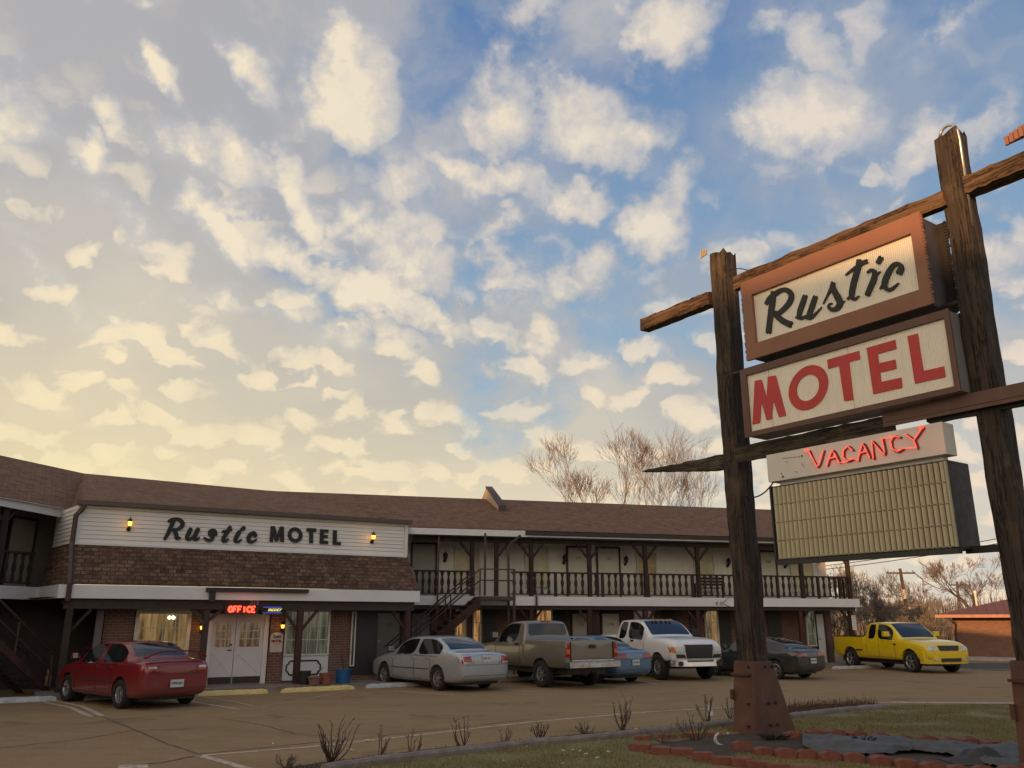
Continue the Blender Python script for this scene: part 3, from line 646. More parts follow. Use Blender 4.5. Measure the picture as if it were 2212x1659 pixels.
door(RW, sl(1765), sl(1781), WT, .12, 2.14, m=M['white_trim'], frame=M['brown_dk'])
# downspouts and thin pipes of the right wing
def pipe(F, pts, w=.07, m=None, name='downspout'):
    b = MB()
    P = [F.pt(*q) for q in pts]
    b.tube(P, w*.62, 4); return b.build(name, m or M['brown'], motel)
s = RW.s_at(1098, -.2, 1240); pipe(RW, [(s+.45, -.37, 5.046), (s+.1, -.25, 4.764), (s, -.2, 4.623), (s+.03, -.2, .2)], .10)
s = RW.s_at(946, -.15, 1240); pipe(RW, [(s, -.2, 4.999), (s, -.15, .2)], .07)
s = RW.s_at(1159, -.14, 1300); pipe(RW, [(s, -.14, ZF1+.02), (s, -.14, ZF0-.02)], .09)
# --- open stair in front of the balcony
zl = ZF1-.02; tA, tB = -1.25, -.18
s_top = RW.s_at(1030, -.7, 1290); s_end = RW.s_at(1100, -.7, 1290); s_bot = RW.s_at(838, -.7, 1420)
b = MB(); bx(b, RW, s_top, s_end+.1, tA, tB, zl-.16, zl-.02); 
b.build('stair_landing', M['brown'], motel)
st = MB(); nst = 14
for i in range(nst):
    a = (i+.5)/nst; ss = s_bot+(s_top-s_bot)*a; zz_ = .12+(zl-.12)*(i+1)/(nst+1); st.box(ss-.14, ss+.14, tA+.05, tB-.05, zz_-.04, zz_, fn=RW.pt)
st.build('stair_treads', M['brown_dk'], motel)
b = MB()
for t in (tA, tB-.05):
    b.prism([RW.pt(s_bot-.1, t, .02), RW.pt(s_bot+.2, t, .02), RW.pt(s_top+.02, t, zl-.42), RW.pt(s_top+.02, t, zl-.02), ], RW.n*.05)
b.build('stair_stringer', M['timred'], motel)
b = MB()
for t in (tA+.025, tB-.03):
    for dz in (.55, .95):
        b.tube([RW.pt(s_bot-.1, t, dz-.02), RW.pt(s_top, t, zl+dz), RW.pt(s_end+.08, t, zl+dz)] if t < -.5 else [RW.pt(s_bot-.1, t, dz-.02), RW.pt(s_top, t, zl+dz)], .028, 6)
    for a in (0.02, .33, .66, 1.0):
        ss = s_bot+(s_top-s_bot)*a; z_ = .02+(zl-.02)*a; b.tube([RW.pt(ss, t, z_), RW.pt(ss, t, z_+.95)], .028, 6)
ss = RW.s_at(1048, tA, 1240); b.tube([RW.pt(ss, tA+.03, zl), RW.pt(ss, tA+.03, 4.999)], .045, 6)
b.tube([RW.pt(s_end+.05, tA+.03, 0.0), RW.pt(s_end+.05, tA+.03, zl+.95)], .05, 6)
b.build('stair_rail', M['brown'], motel)

# ------------------------------------------------------------------ office block in the corner
TS = .85
sA, zA = MW.hit(176, 1083, TS); sB, zB = MW.hit(878, 1139, TS); zLo = (MW.hit(172, 1172, TS)[1]+MW.hit(875, 1200, TS)[1])/2
zTop = (zA+zB)/2+.02
TW = .95        # office wall plane
b = MB(); nb = 9; hh = (zTop-zLo)/nb
cB, cT = LW.world(113, 1190, -.15), LW.world(150, 1100, -.15)
sideP = LW.pt(LW.s_at(113, .3, 1190), .3, 0)
for i in range(nb):
    z0, z1 = zLo+i*hh, zLo+(i+1)*hh-.004
    b.hexa([MW.pt(sA, TS-.018, z0), MW.pt(sB, TS-.018, z0), MW.pt(sB, TS+.1, z0), MW.pt(sA, TS+.1, z0), MW.pt(sA, TS-.002, z1), MW.pt(sB, TS-.002, z1), MW.pt(sB, TS+.1, z1), MW.pt(sA, TS+.1, z1)])
    a0 = MW.pt(sA, TS-.018, 0); e_ = sideP-a0; no = Vector((-e_.y, e_.x, 0)).normalized()
    if no.dot(Vector((-1, -1, 0))) < 0: no = -no
    U = lambda q, o, z: q+no*o+Vector((0, 0, z))
    b.hexa([U(a0, .018, z0), U(a0, -.1, z0), U(sideP, -.1, z0), U(sideP, .018, z0), U(a0, .002, z1), U(a0, -.1, z1), U(sideP, -.1, z1), U(sideP, .002, z1)])
bx(b, MW, sB+.001, sB+.06, TS-.02, TS+2.2, zLo, zTop)
b.build('siding', M['siding'], motel)
b = MB(); bx(b, MW, sA-.06, sA+.05, TS-.05, TS-.02, zLo, zTop); bx(b, MW, sB-.07, sB+.03, TS-.05, TS-.02, zLo, zTop); bx(b, MW, sA-.05, sB+.03, TS-.055, TS-.02, zLo-.06, zLo-.002)
b.build('corner_trim', M['white_trim'], motel)
b = MB(); bx(b, MW, sA-.12, sB+.12, TS-.20, TS-.05, zTop-.02, zTop+.10); b.build('gutter', M['gutter'], motel)
b = MB(); bx(b, MW, sA, sB, TS-.049, TS-.021, zTop-.10, zTop-.022); b.build('frieze', M['white_trim2'], motel)
# shingled skirt roof and white band under it
B_ = [LW.pt(0, 0, 0), MW.pt(0, 0, 0), MW.pt(sOff, 0, 0), MW.pt(sOff, 2.6, 0)]
T_ = [sideP, MW.pt(sA, TS-.01, 0), MW.pt(sB+.06, TS-.01, 0), MW.pt(sB+.06, 2.6, 0)]
zv = lambda q, z: Vector((q.x, q.y, z))
b = MB()
for i in range(3):
    N_ = 6
    for k in range(N_):     # a slight bell curve
        a, c = k/N_, (k+1)/N_; f = lambda a: a**1.18
        P0, P1 = B_[i].lerp(T_[i], f(a)), B_[i+1].lerp(T_[i+1], f(a)); P2, P3 = B_[i+1].lerp(T_[i+1], f(c)), B_[i].lerp(T_[i], f(c))
        za, zc = ZF1+.01+(zLo-.05-ZF1)*a, ZF1+.01+(zLo-.05-ZF1)*c
        b.add([zv(P0, za), zv(P1, za), zv(P2, zc), zv(P3, zc)], [(0, 1, 2, 3)])
b.build('skirt_roof', M['skirt'], motel)
b = MB()
for i in range(3):
    e_ = (B_[i+1]-B_[i]).normalized(); no = Vector((e_.y, -e_.x, 0))
    b.hexa([zv(B_[i]+no*.03, ZF0), zv(B_[i+1]+no*.03, ZF0), zv(B_[i+1]-no*.05, ZF0), zv(B_[i]-no*.05, ZF0), zv(B_[i]+no*.03, ZF1), zv(B_[i+1]+no*.03, ZF1), zv(B_[i+1]-no*.05, ZF1), zv(B_[i]-no*.05, ZF1)])
bx(b, LW, -9, -.04, -.03, .05, ZF0, ZF1)
b.build('porch_band', M['white_trim'], motel)
b = MB(); b.add([zv(q, ZF0+.04) for q in (B_[0]-LW.d*.3, B_[1], B_[2], MW.pt(sOff, 3, 0), MW.pt(-1.5, 5, 0), LW.pt(2.5, 2.2, 0), LW.pt(-.3, 2.2, 0))], [(0, 6, 5, 4, 3, 2, 1)]); b.build('porch_ceiling', M['brown_dk'], motel)
# black rain trough on the band
sT0, sT1 = MW.s_at(445, -.1, 1280), MW.s_at(666, -.1, 1280)
b = MB(); bx(b, MW, sT0, sT1, -.15, -.032, ZF1-.12, ZF1-.01); bx(b, MW, sT0+.10, sT0+.26, -.12, -.034, ZF0-.05, ZF1-.121); b.build('gutter', M['brown_dk'], motel)
# porch beam, posts
b = MB(); bx(b, MW, .15, sOff-.1, .12, .3, ZF0-.26, ZF0+.03); b.build('beam', M['brown_dk'], motel)
for x, br, mm in [(142, (0, 1), M['tim']), (645, (1, 1), M['timred']), (878, (1, 0), M['timred'])]:
    s = MW.s_at(x, .21, 1380); post(MW, s, .21, .0, ZF0-.25, w=.17, braces=br, bl=.5, m=mm)
b = MB(); s = MW.s_at(445, .21, 1340)
for sg in (-1, 1):
    a = MW.pt(s, .21, 1.75); c = MW.pt(s+sg*.45, .21, ZF0-.28)
    b.prism([a-MW.n*.04, a+MW.n*.04, a+MW.n*.04+Vector((0, 0, .12)), a-MW.n*.04+Vector((0, 0, .12))], c-a)
bx(b, MW, s-.08, s+.08, .14, .29, 0, ZF0-.27)
b.build('post', M['brown_dk'], motel)
# downspout at the siding corner
s = sA-.02
b = MB(); w_ = .055
dp = [MW.pt(s+.1, TS-.16, zTop-.02), MW.pt(s+.06, TS-.14, zTop-.15), MW.pt(s-.07, TS-.10, zTop-.32), MW.pt(s-.07, TS-.10, zLo-.02), MW.pt(s-.02, -.10, ZF1), MW.pt(s-.02, -.08, ZF0-.05), MW.pt(s-.1, .1, ZF0-.1)]
b.tube(dp, w_*1.25, 4); b.build('downspout', M['brown'], motel)
# wall with openings drawn from the photograph's positions
def ms(x, t=TW, y=1400): return MW.s_at(x, t, y)
b = MB(); s_l = ms(218); s_r = ms(812)
bx(b, MW, s_l, s_r, TW, TW+.2, 0, ZF0+.03)
bx(b, MW, s_l-.0, s_l+.2, TW+.201, TW+3.5, 0, ZF0+.03)
b.build('brick_wall', M['brickM'], motel)
b = MB(); bx(b, MW, ms(578), ms(608), TW-.16, TW-.002, 0.0, ZF0-.0); b.build('brick_pillar', M['brickM'], motel)
b = MB(); bx(b, MW, s_l-5.0, s_l-.01, TW+2.8, TW+2.9, 0, ZF0+.12); b.build('recess_wall', M['brown_dk'], motel)
b = MB(); bx(b, MW, ms(205)-.09, ms(205)+.09, TW-.35, TW-.17, 0, ZF0-.02); b.build('post', plain('grey_post', (.13, .12, .11), .7), motel)
# alcove beyond the office and its strip of window
b = MB(); bx(b, MW, ms(755), s_r+.02, TW-.03, TW-.004, .25, 2.2); b.build('shutter', M['black'], motel)
window(MW, ms(757), ms(762), TW-.03, .55, 2.1, plain('green_glass', (.05, .07, .06), .2), 1, 1, fm=M['white_trim2'], fw=.035)
# picture windows
zt1 = MW.hit(345, 1326, TW)[1]; zb1 = MW.hit(345, 1408, TW)[1]
window(MW, ms(293), ms(399), TW, zb1-.12, zt1, M['painted_glow'], 4, 3, fm=M['white_trim2'], fw=.09)
b = MB(); bx(b, MW, ms(293)-.08, ms(399)+.08, TW-.07, TW-.006, zt1+.095, zt1+.32); b.build('header_board', M['white_trim2'], motel)
zt2 = MW.hit(660, 1322, TW)[1]; zb2 = MW.hit(660, 1412, TW)[1]
window(MW, ms(616), ms(705), TW, zb2, zt2, M['painted_glow_green'], 4, 3, fm=M['white_trim2'], fw=.06)
b = MB(); bx(b, MW, ms(612), ms(709), TW-.05, TW-.005, .16, zb2-.07); pan = b.build('panel', M['white_trim'], motel)
b = MB(); bx(b, MW, ms(612), ms(709), TW-.055, TW-.005, zt2+.065, zt2+.26); b.build('header_board', M['brown'], motel)
# moulded outline on the panel
b = MB(); u0, u1 = ms(620), ms(693); v0, v1 = MW.hit(657, 1457, TW)[1], MW.hit(657, 1427, TW)[1]; c_ = .062
pts = [(u0+2*c_, v0), (u1-2*c_, v0), (u1-1.2*c_, v0+.5*c_), (u1-c_, v0+1.2*c_), (u1, v0+2*c_), (u1, v1-2*c_), (u1-c_, v1-1.2*c_), (u1-1.2*c_, v1-.5*c_), (u1-2*c_, v1), (u0+2*c_, v1), (u0+1.2*c_, v1-.5*c_), (u0+c_, v1-1.2*c_), (u0, v1-2*c_), (u0, v0+2*c_), (u0+c_, v0+1.2*c_), (u0+1.2*c_, v0+.5*c_), (u0+2*c_, v0)]
b.tube([MW.pt(a, TW-.062, z) for a, z in pts], .022, 6); b.build('moulding', M['blackpaint'], pan)
# double doors
zd0, zd1 = .115, MW.hit(510, 1332, TW)[1]; d0, d1, dm = ms(453), ms(566), ms(505)
M['office_door'] = plain('office_door_white', (.56, .56, .57), .5, var=.05)
for k, (a, c) in enumerate([(d0, dm-.008), (dm+.008, d1)]):
    b = MB(); bx(b, MW, a, c, TW-.05, TW-.01, zd0, zd1)
    for (p0, p1) in (((a+.10, zd0+.30), (c-.10, zd0+.82)), ((c-.10, zd0+.30), (a+.10, zd0+.82))):
        A_, C_ = MW.pt(p0[0], TW-.053-.002*k, p0[1]), MW.pt(p1[0], TW-.053-.002*k, p1[1]); b.tube([A_, C_], .009, 4)
    d = b.build('door', M['office_door'], motel)
    b = MB(); bx(b, MW, a+.12, c-.12, TW-.062, TW-.052, zd0+1.02, zd1-.18); g = b.build('pane', M['painted_glow_door'], d)
    b = MB(); ga, gc, gz0, gz1 = a+.12, c-.12, zd0+1.02, zd1-.18
    for i in range(1, 3): q = ga+(gc-ga)*i/3; bx(b, MW, q-.009, q+.009, TW-.072, TW-.0625, gz0, gz1)
    for i in range(1, 3): q = gz0+(gz1-gz0)*i/3; bx(b, MW, ga, gc, TW-.074, TW-.0627, q-.009, q+.009)
    b.build('muntins', M['office_door'], d)
    b = MB(); bx(b, MW, a+.01, c-.01, TW-.058, TW-.0515, zd0+.01, zd0+.20); b.build('kick_plate', M['brown_dk'], d)
    if k == 0:
        b = MB(); h_ = MW.pt(c-.09, TW-.09, zd0+.93); b.tube([h_, h_-MW.d*.10], .014, 6); b.tube([MW.pt(c-.09, TW-.05, zd0+.93), h_], .02, 8); b.tube([MW.pt(c-.09, TW-.05, zd0+1.08), MW.pt(c-.09, TW-.08, zd0+1.08)], .028, 8); b.build('handle', M['black'], d)
b = MB(); bx(b, MW, d0-.10, d0-.003, TW-.08, TW-.003, .11, zd1+.08); bx(b, MW, d1+.003, d1+.14, TW-.08, TW-.003, .11, zd1+.08); bx(b, MW, d0-.002, d1+.002, TW-.078, TW-.003, zd1+.002, zd1+.078)
b.build('door_frame', M['white_trim'], motel)
M['bulb_small'] = M['bulb']
lantern(MW, ms(430), TW, MW.hit(430, 1356, TW-.14)[1], True, .34)
lantern(MW, ms(602), TW-.16, MW.hit(602, 1353, TW-.3)[1], True, .34)
lantern(MW, MW.s_at(279, TS, 1132), TS-.02, MW.hit(279, 1131, TS-.16)[1], True, .42)
lantern(MW, MW.s_at(803, TS, 1160), TS-.02, MW.hit(803, 1160, TS-.16)[1], True, .42)
# the lanterns are lit: a little light of their own
def glow(P, e, c=(1, .5, .12), r=.05):
    l = bpy.data.lights.new('lantern_light', 'POINT'); l.energy = e; l.color = c; l.shadow_soft_size = r
    o = bpy.data.objects.new('lantern_light', l); col.objects.link(o); o.location = P
for (x, y, t) in ((430, 1356, TW-.3), (602, 1353, TW-.46)): glow(MW.world(x, y, t), 1.2)
for (x, y, t) in ((279, 1128, TS-.32), (803, 1158, TS-.32)): glow(MW.world(x, y, t), .7)
# ceiling lamps seen through the big window
for (x, y) in ((366, 1334), (374.5, 1334)):
    b = MB(); s = MW.s_at(x, TW-.04, y); z = MW.hit(x, y, TW-.06)[1]
    c = MW.pt(s, TW-.05, z); b.lathe([(0, -.05), (.035, -.035), (.05, 0), (.035, .035), (0, .05)], c, 10)
    b.build('window_lamp', plain('window_lamp_lit', (1, .9, .7), .5, emit=(1, .78, .45), es=5.0), motel, smooth=True)
# --- left wing
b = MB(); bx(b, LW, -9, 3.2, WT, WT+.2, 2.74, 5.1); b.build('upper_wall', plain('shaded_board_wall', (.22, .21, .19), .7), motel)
b = MB(); bx(b, LW, -9, 2.5, WT+.6, WT+.8, 0, 2.72); b.build('brick_wall', M['brickL'], motel)
b = MB(); bx(b, LW, -9, .2, .06, WT-.01, ZF0+.1, ZF1-.04); b.build('balcony_floor', M['brown_dk'], motel)
b = MB(); bx(b, LW, -9, .25, -.2, WT, 4.98, 5.0); b.build('soffit', M['soffit'], motel)
b = MB(); ea, ec = eave[0], eave[1]
b.hexa([ea+Vector((0, 0, -.24)), ec+Vector((0, 0, -.24)), ec+LW.n*.06+Vector((0, 0, -.24)), ea+LW.n*.06+Vector((0, 0, -.24)), ea-Vector((0, 0, .01)), ec-Vector((0, 0, .01)), ec+LW.n*.06-Vector((0, 0, .01)), ea+LW.n*.06-Vector((0, 0, .01))])
b.build('fascia', M['white_trim'], motel)
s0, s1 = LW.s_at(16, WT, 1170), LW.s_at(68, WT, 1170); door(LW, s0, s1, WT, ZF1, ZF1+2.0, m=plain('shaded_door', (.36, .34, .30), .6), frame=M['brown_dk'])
b = MB(); bx(b, LW, -7, -.3, .02, .11, ZF1+.86, ZF1+.93); bx(b, LW, -7, -.3, .035, .095, ZF1+.07, ZF1+.11); b.build('handrail', M['tim'], motel)
for i in range(12): baluster(LW, -.42-i*.28, .065, ZF1+.112, ZF1+.858)
s = LW.s_at(3, .09, 1150); post(LW, s, .09, ZF1-.02, 4.98, braces=(1, 1))
s = LW.s_at(126, .15, 1400)
b = MB()
zq = 2.6; sb0 = LW.s_at(80, -.8, 1480)
for t in (-1.25, -.35):
    b.prism([LW.pt(sb0+.1, t, .02), LW.pt(sb0-.15, t, .02), LW.pt(sb0-4.0, t, zq-.15), LW.pt(sb0-4.0, t, zq+.2)], LW.n*.05)
b.build('stair_stringer', M['timred'], motel)
b = MB()
for i in range(14):
    a = (i+.5)/14; bx(b, LW, sb0-4.0*a-.14, sb0-4.0*a+.14, -1.19, -.36, .05+2.6*a, .09+2.6*a)
b.build('stair_treads', M['brown_dk'], motel)
b = MB()
for t in (-1.2, -.35):
    for dz in (.5, .92): b.tube([LW.pt(sb0+.1, t, dz), LW.pt(sb0-4.0, t, zq+dz)], .028, 6)
    for a in (0.02, .35, .7): b.tube([LW.pt(sb0-4.0*a, t, 2.6*a), LW.pt(sb0-4.0*a, t, 2.6*a+.92)], .028, 6)
b.build('stair_rail', M['brown'], motel)

# ------------------------------------------------------------------ lettering
def jag(P, w, d, u, rnd):       # torn end of a brush stroke
    out = []
    for k in range(5):
        a = -.5+k/4; out.append(P+u*(w*a)+d*(w*(.16 if k % 2 else -.10)+rnd.uniform(-.04, .04)*w))
    return out
def strokes_mesh(name, F, t, mapf, strokes, m, parent, thick=.012, torn=True, step=.0006):
    """strokes in picture positions, laid on the sign's plane as flat cut-out pieces"""
    b = MB(); rnd = random.Random(4)
    for si, st in enumerate(strokes):
        P = [Vector(mapf(q[0], q[1])) for q in st]; w = [q[2] for q in st]
        S = []; WW = []
        n = len(P)
        for i in range(n-1):        # Catmull-Rom
            p0, p1, p2, p3 = P[max(i-1, 0)], P[i], P[i+1], P[min(i+2, n-1)]
            for k in range(5):
                a = k/5; S.append(.5*((2*p1)+(p2-p0)*a+(2*p0-5*p1+4*p2-p3)*a*a+(3*p1-p0-3*p2+p3)*a**3)); WW.append(w[i]+(w[i+1]-w[i])*a)
        S.append(P[-1]); WW.append(w[-1])
        sc_ = (Vector(mapf(1, 0))-Vector(mapf(0, 0))).length
        L = []; R_ = []
        for i, q in enumerate(S):
            d = (S[min(i+1, len(S)-1)]-S[max(i-1, 0)]).normalized(); u = Vector((-d.y, d.x)); L.append(q+u*WW[i]*sc_/2); R_.append(q-u*WW[i]*sc_/2)
        d0 = (S[0]-S[1]).normalized(); u0 = Vector((-d0.y, d0.x)); d1 = (S[-1]-S[-2]).normalized(); u1 = Vector((-d1.y, d1.x))
        if torn:
            e0 = jag(S[0], WW[0]*sc_, d0, -u0, rnd) if False else jag(S[0], WW[0]*sc_, d0, u0, rnd); e1 = jag(S[-1], WW[-1]*sc_, d1, u1, rnd)
        else:
            e0 = [S[0]+(u0*math.sin(a)+d0*math.cos(a))*WW[0]*sc_*.5 for a in (-1.2, -.6, 0, .6, 1.2)]; e1 = [S[-1]+(u1*math.sin(a)+d1*math.cos(a))*WW[-1]*sc_*.5 for a in (-1.2, -.6, 0, .6, 1.2)]
        tt = t-thick-si*step
        def W3(q, t_): a, z = F.hit(q.x, q.y, t); return F.pt(a, t_, z)
        base = len(b.v); nS = len(S)
        for i in range(nS): b.v += [tuple(W3(L[i], tt)), tuple(W3(R_[i], tt)), tuple(W3(L[i], t-.002)), tuple(W3(R_[i], t-.002))]
        for i in range(nS-1):
            o = base+4*i; b.f += [(o, o+4, o+5, o+1), (o+1, o+5, o+7, o+3), (o, o+2, o+6, o+4)]; b.mi += [0]*3
        for e, i in ((e0, 0), (e1, nS-1)):
            k0 = len(b.v); b.v += [tuple(W3(q, tt)) for q in e]; b.v += [tuple(W3(q, t-.002)) for q in e]; c = len(e)
            b.f.append(tuple([base+4*i]+[k0+j for j in (range(c) if (e[0]-L[i]).length < (e[0]-R_[i]).length else range(c-1, -1, -1))]+[base+4*i+1])); b.mi.append(0)
            for j in range(c-1): b.f.append((k0+j, k0+j+1, k0+c+j+1, k0+c+j)); b.mi.append(0)
    return b.build(name, m, parent)
def poly_mesh(name, F, t, mapf, polys, m, parent, thick=.015):
    b = MB()
    for pi, pl_ in enumerate(polys):
        if isinstance(pl_, dict):       # ring
            o_, i_ = pl_['o'], pl_['i']; N_ = 40; cx, cy, a1, b1, sk = o_; cx2, cy2, a2, b2, sk2 = i_
            vs = []
            for k in range(N_):
                a = 2*math.pi*k/N_
                for (X, Y, A, B, K) in ((cx, cy, a1, b1, sk), (cx2, cy2, a2, b2, sk2)):
                    xx, yy = A*math.cos(a), B*math.sin(a); q = mapf(X+xx+K[0]*yy, Y+yy+K[1]*xx)
                    s_, z_ = F.hit(q[0], q[1], t); vs.append(F.pt(s_, t-thick, z_)); vs.append(F.pt(s_, t-.002, z_))
            fs = []
            for k in range(N_):
                o, n_ = 4*k, 4*((k+1) % N_); fs += [(o, o+2, n_+2, n_), (o, n_, n_+1, o+1), (o+2, o+3, n_+3, n_+2)]
            b.add(vs, fs)
        else:
            pts = []
            for (x, y) in pl_:
                q = mapf(x, y); s_, z_ = F.hit(q[0], q[1], t); pts.append(F.pt(s_, t-.002, z_))
            b.prism(pts, -F.n*(thick-.002))
    return b.build(name, m, parent)
def fmap(x0, y0, k): return lambda x, y: (x0+x*k, y0+y*k)
fm3 = fmap(339.2, 1098.6, .19332)
FS = Fr(MW.pt(0, TS-.02, 0)[:2], 60)
script = empty('motel_name_lettering', FS.pt(4, 0, 4.3), world=True, label='black script word Rustic beside block word MOTEL on the white siding over the office', cat='sign lettering')
rustic = {'R': [[(88,335,38),(120,280,44),(150,215,46),(180,140,51)], [(132,140,33),(165,122,33),(210,115,33),(255,128,41),(285,165,49),(270,205,46),(225,232,36),(175,240,26)], [(190,235,38),(210,285,49),(222,330,49),(258,328,20)]],
 'u': [[(372,235,49),(345,290,49),(332,330,44),(355,345,33),(395,322,28),(430,280,31)], [(455,235,49),(425,300,49),(418,340,41),(445,345,33),(470,325,18)]],
 's': [[(650,285,51),(640,248,41),(598,250,41),(590,285,46),(620,318,46),(600,352,38),(560,352,36),(530,332,28)]],
 't': [[(812,210,41),(780,270,46),(745,325,46),(735,358,38),(765,365,31),(795,340,18)], [(733,256,26),(780,250,31),(826,240,28)]],
 'i': [[(915,265,49),(885,320,49),(872,358,41),(900,372,31),(940,348,18)], [(952,232,46),(966,218,46)]],
 'c': [[(1095,300,46),(1085,272,38),(1048,285,46),(1020,330,49),(1030,368,41),(1070,370,33),(1108,345,18)]]}
for ch, stl in rustic.items(): strokes_mesh('letter', FS, 0.0, fm3, stl, M['blackpaint'], script, thick=.045, torn=False, step=.001)
mt3 = [[(1255,372),(1270,195),(1315,198),(1340,290),(1372,200),(1415,203),(1417,372),(1375,372),(1375,285),(1348,368),(1318,368),(1300,285),(1295,370)],
 {'o': (1541, 295, 82, 86, (0, .06)), 'i': (1541, 294, 42, 46, (0, .06))},
 [(1670,218),(1778,222),(1776,262),(1742,260),(1739,388),(1698,385),(1700,258),(1668,255)],
 [(1820,230),(1913,236),(1912,270),(1862,268),(1861,295),(1905,298),(1905,328),(1860,326),(1858,358),(1908,362),(1906,397),(1815,393)],
 [(1965,240),(2007,243),(2005,372),(2052,376),(2050,408),(1960,402)]]
for pl_ in mt3: poly_mesh('letter', FS, 0.0, fm3, [pl_], M['blackpaint'], script, thick=.045)
# neon words over the office door
STF = {'O': [[(.5,0),(.15,.15),(0,.5),(.15,.85),(.5,1),(.85,.85),(1,.5),(.85,.15),(.5,0)]], 'F': [[(0,0),(0,1),(.9,1)], [(0,.52),(.7,.52)]], 'I': [[(.5,0),(.5,1)]],
 'C': [[(1,.15),(.6,0),(.15,.15),(0,.5),(.15,.85),(.6,1),(1,.85)]], 'E': [[(.95,0),(0,0),(0,1),(.95,1)], [(0,.52),(.75,.52)]], 'V': [[(0,1),(.5,0),(1,1)]],
 'A': [[(0,0),(.5,1),(1,0)], [(.2,.35),(.8,.35)]], 'N': [[(0,0),(0,1),(1,0),(1,1)]], 'Y': [[(0,1),(.5,.5),(1,1)], [(.5,.5),(.5,0)]]}
def tube_word(name, F, t, s0, s1, z0, z1, txt, r, m, parent, gap=.32, slant=0.0):
    n = len(txt); w = (s1-s0)/(n+gap*(n-1)); b = MB()
    for i, ch in enumerate(txt):
        a0 = s0+i*w*(1+gap)
        for st in STF[ch]:
            b.tube([F.pt(a0+x*w+slant*(y-.5), t, z0+y*(z1-z0)) for x, y in st], r, 6)
    return b.build(name, m, parent)
M['neon_red'] = plain('neon_red', (1, .05, .02), .4, emit=(1.0, .045, .02), es=5.0)
M['neon_blue'] = plain('neon_blue', (.05, .05, .3), .4, emit=(.06, .07, .45), es=1.0)
M['neon_yel'] = plain('neon_yellow', (.6, .6, .2), .4, emit=(.75, .72, .22), es=.8)
TN = .12; FN = MW
so0, zo0 = MW.hit(494, 1322, TN-.1); so1, zo1 = MW.hit(552, 1310.5, TN-.1)
nk = MB(); nk.box(so0-.1, so1+.1, TN-.06, TN-.005, zo0-.06, zo1+.06, fn=MW.pt)
off = nk.build('office_neon_sign', M['blackpaint']); tag(off, 'glowing red neon word OFFICE over the white double doors', 'neon sign')
tube_word('neon_tubing', MW, TN-.08, so0, so1, zo0, zo1, 'OFFICE', .026, M['neon_red'], off)
glow(MW.pt((so0+so1)/2, TN-.5, (zo0+zo1)/2-.1), 3.0, (1, .06, .03))
sv0, zv0 = MW.hit(566, 1327, TN-.1); sv1, zv1 = MW.hit(612, 1308, TN-.1)
nk = MB(); nk.box(sv0, sv1, TN-.05, TN-.005, zv0, zv1, fn=MW.pt)
vac = nk.build('window_neon_sign', M['blackpaint']); tag(vac, 'dark sign with blue border lines and dim yellow VACANCY, right of the red OFFICE sign', 'neon sign')
b = MB(); b.tube([MW.pt(sv0+.03, TN-.065, zv1-.05), MW.pt(sv1-.03, TN-.065, zv1-.05)], .012, 6); b.tube([MW.pt(sv0+.03, TN-.065, zv0+.04), MW.pt(sv1-.03, TN-.065, zv0+.04)], .012, 6); b.build('blue_border', M['neon_blue'], vac)
tube_word('neon_tubing', MW, TN-.065, sv0+(sv1-sv0)*.30, sv0+(sv1-sv0)*.92, zv0+.09, zv1-.09, 'VACANCY', .011, M['neon_yel'], vac, slant=.04)
nm = text_on('house_number', '312', .17, MW, (MW.s_at(550, .1, 1302)), .105, MW.hit(550, 1302, .1)[1], M['numgrey'], None, bold=.006)
tag(nm, 'small grey house number 312 on the dark beam above the OFFICE sign', 'house number')
# plaque on the brick pillar
s0, s1 = ms(583, TW-.19), ms(609.5, TW-.19); z1 = MW.hit(596, 1366, TW-.19)[1]; z0 = MW.hit(596, 1409, TW-.19)[1]; w = s1-s0; h = z1-z0
b = MB(); pp = [(.08, 0), (.92, 0), (1, .06), (1, .86), (.9, .9), (.78, .97), (.5, 1.0), (.22, .97), (.1, .9), (0, .86), (0, .06)]
b.prism([MW.pt(s0+u*w, TW-.162, z0+v*h) for u, v in pp], -MW.n*.03)
pq = b.build('wall_plaque', plain('cream_plaque', (.50, .46, .42), .6)); tag(pq, 'cream shaped plaque with motel name on the brick pillar right of the doors', 'plaque')
text_on('plaque_lettering', 'Rustic', w*.30, MW, (s0+s1)/2, TW-.196, z0+h*.80, M['num'], pq, shear=.3, bold=.004)
text_on('plaque_lettering', 'MOTEL', w*.27, MW, (s0+s1)/2, TW-.196, z0+h*.56, M['lamp_red'], pq, bold=.006)
b = MB(); bx(b, MW, s0+.06, s1-.06, TW-.197, TW-.1925, z0+h*.70, z0+h*.715); bx(b, MW, s0+.06, s1-.06, TW-.197, TW-.1925, z0+h*.42, z0+h*.43); b.build('rule', M['num'], pq)
# notice on the post by the yellow truck
s_, z_ = RW.hit(1845, 1345, .05)
b = MB(); bx(b, RW, s_-.10, s_+.10, .045, .060, z_-.30, z_+.30); nt = b.build('notice_board', M['white_trim']); tag(nt, 'narrow white notice fixed to the last porch post behind the yellow pickup', 'notice')
for i in range(6): text_on('notice_lettering', 'NO PARKING' if i == 0 else 'GUESTS ONLY', .028, RW, s_, .042, z_+.24-i*.09, M['num'], nt) if i < 2 else None
b = MB()
for i in range(4): bx(b, RW, s_-.07, s_+.07, .040, .044, z_+.03-i*.08, z_+.05-i*.08)
b.build('notice_lettering', M['numgrey'], nt)
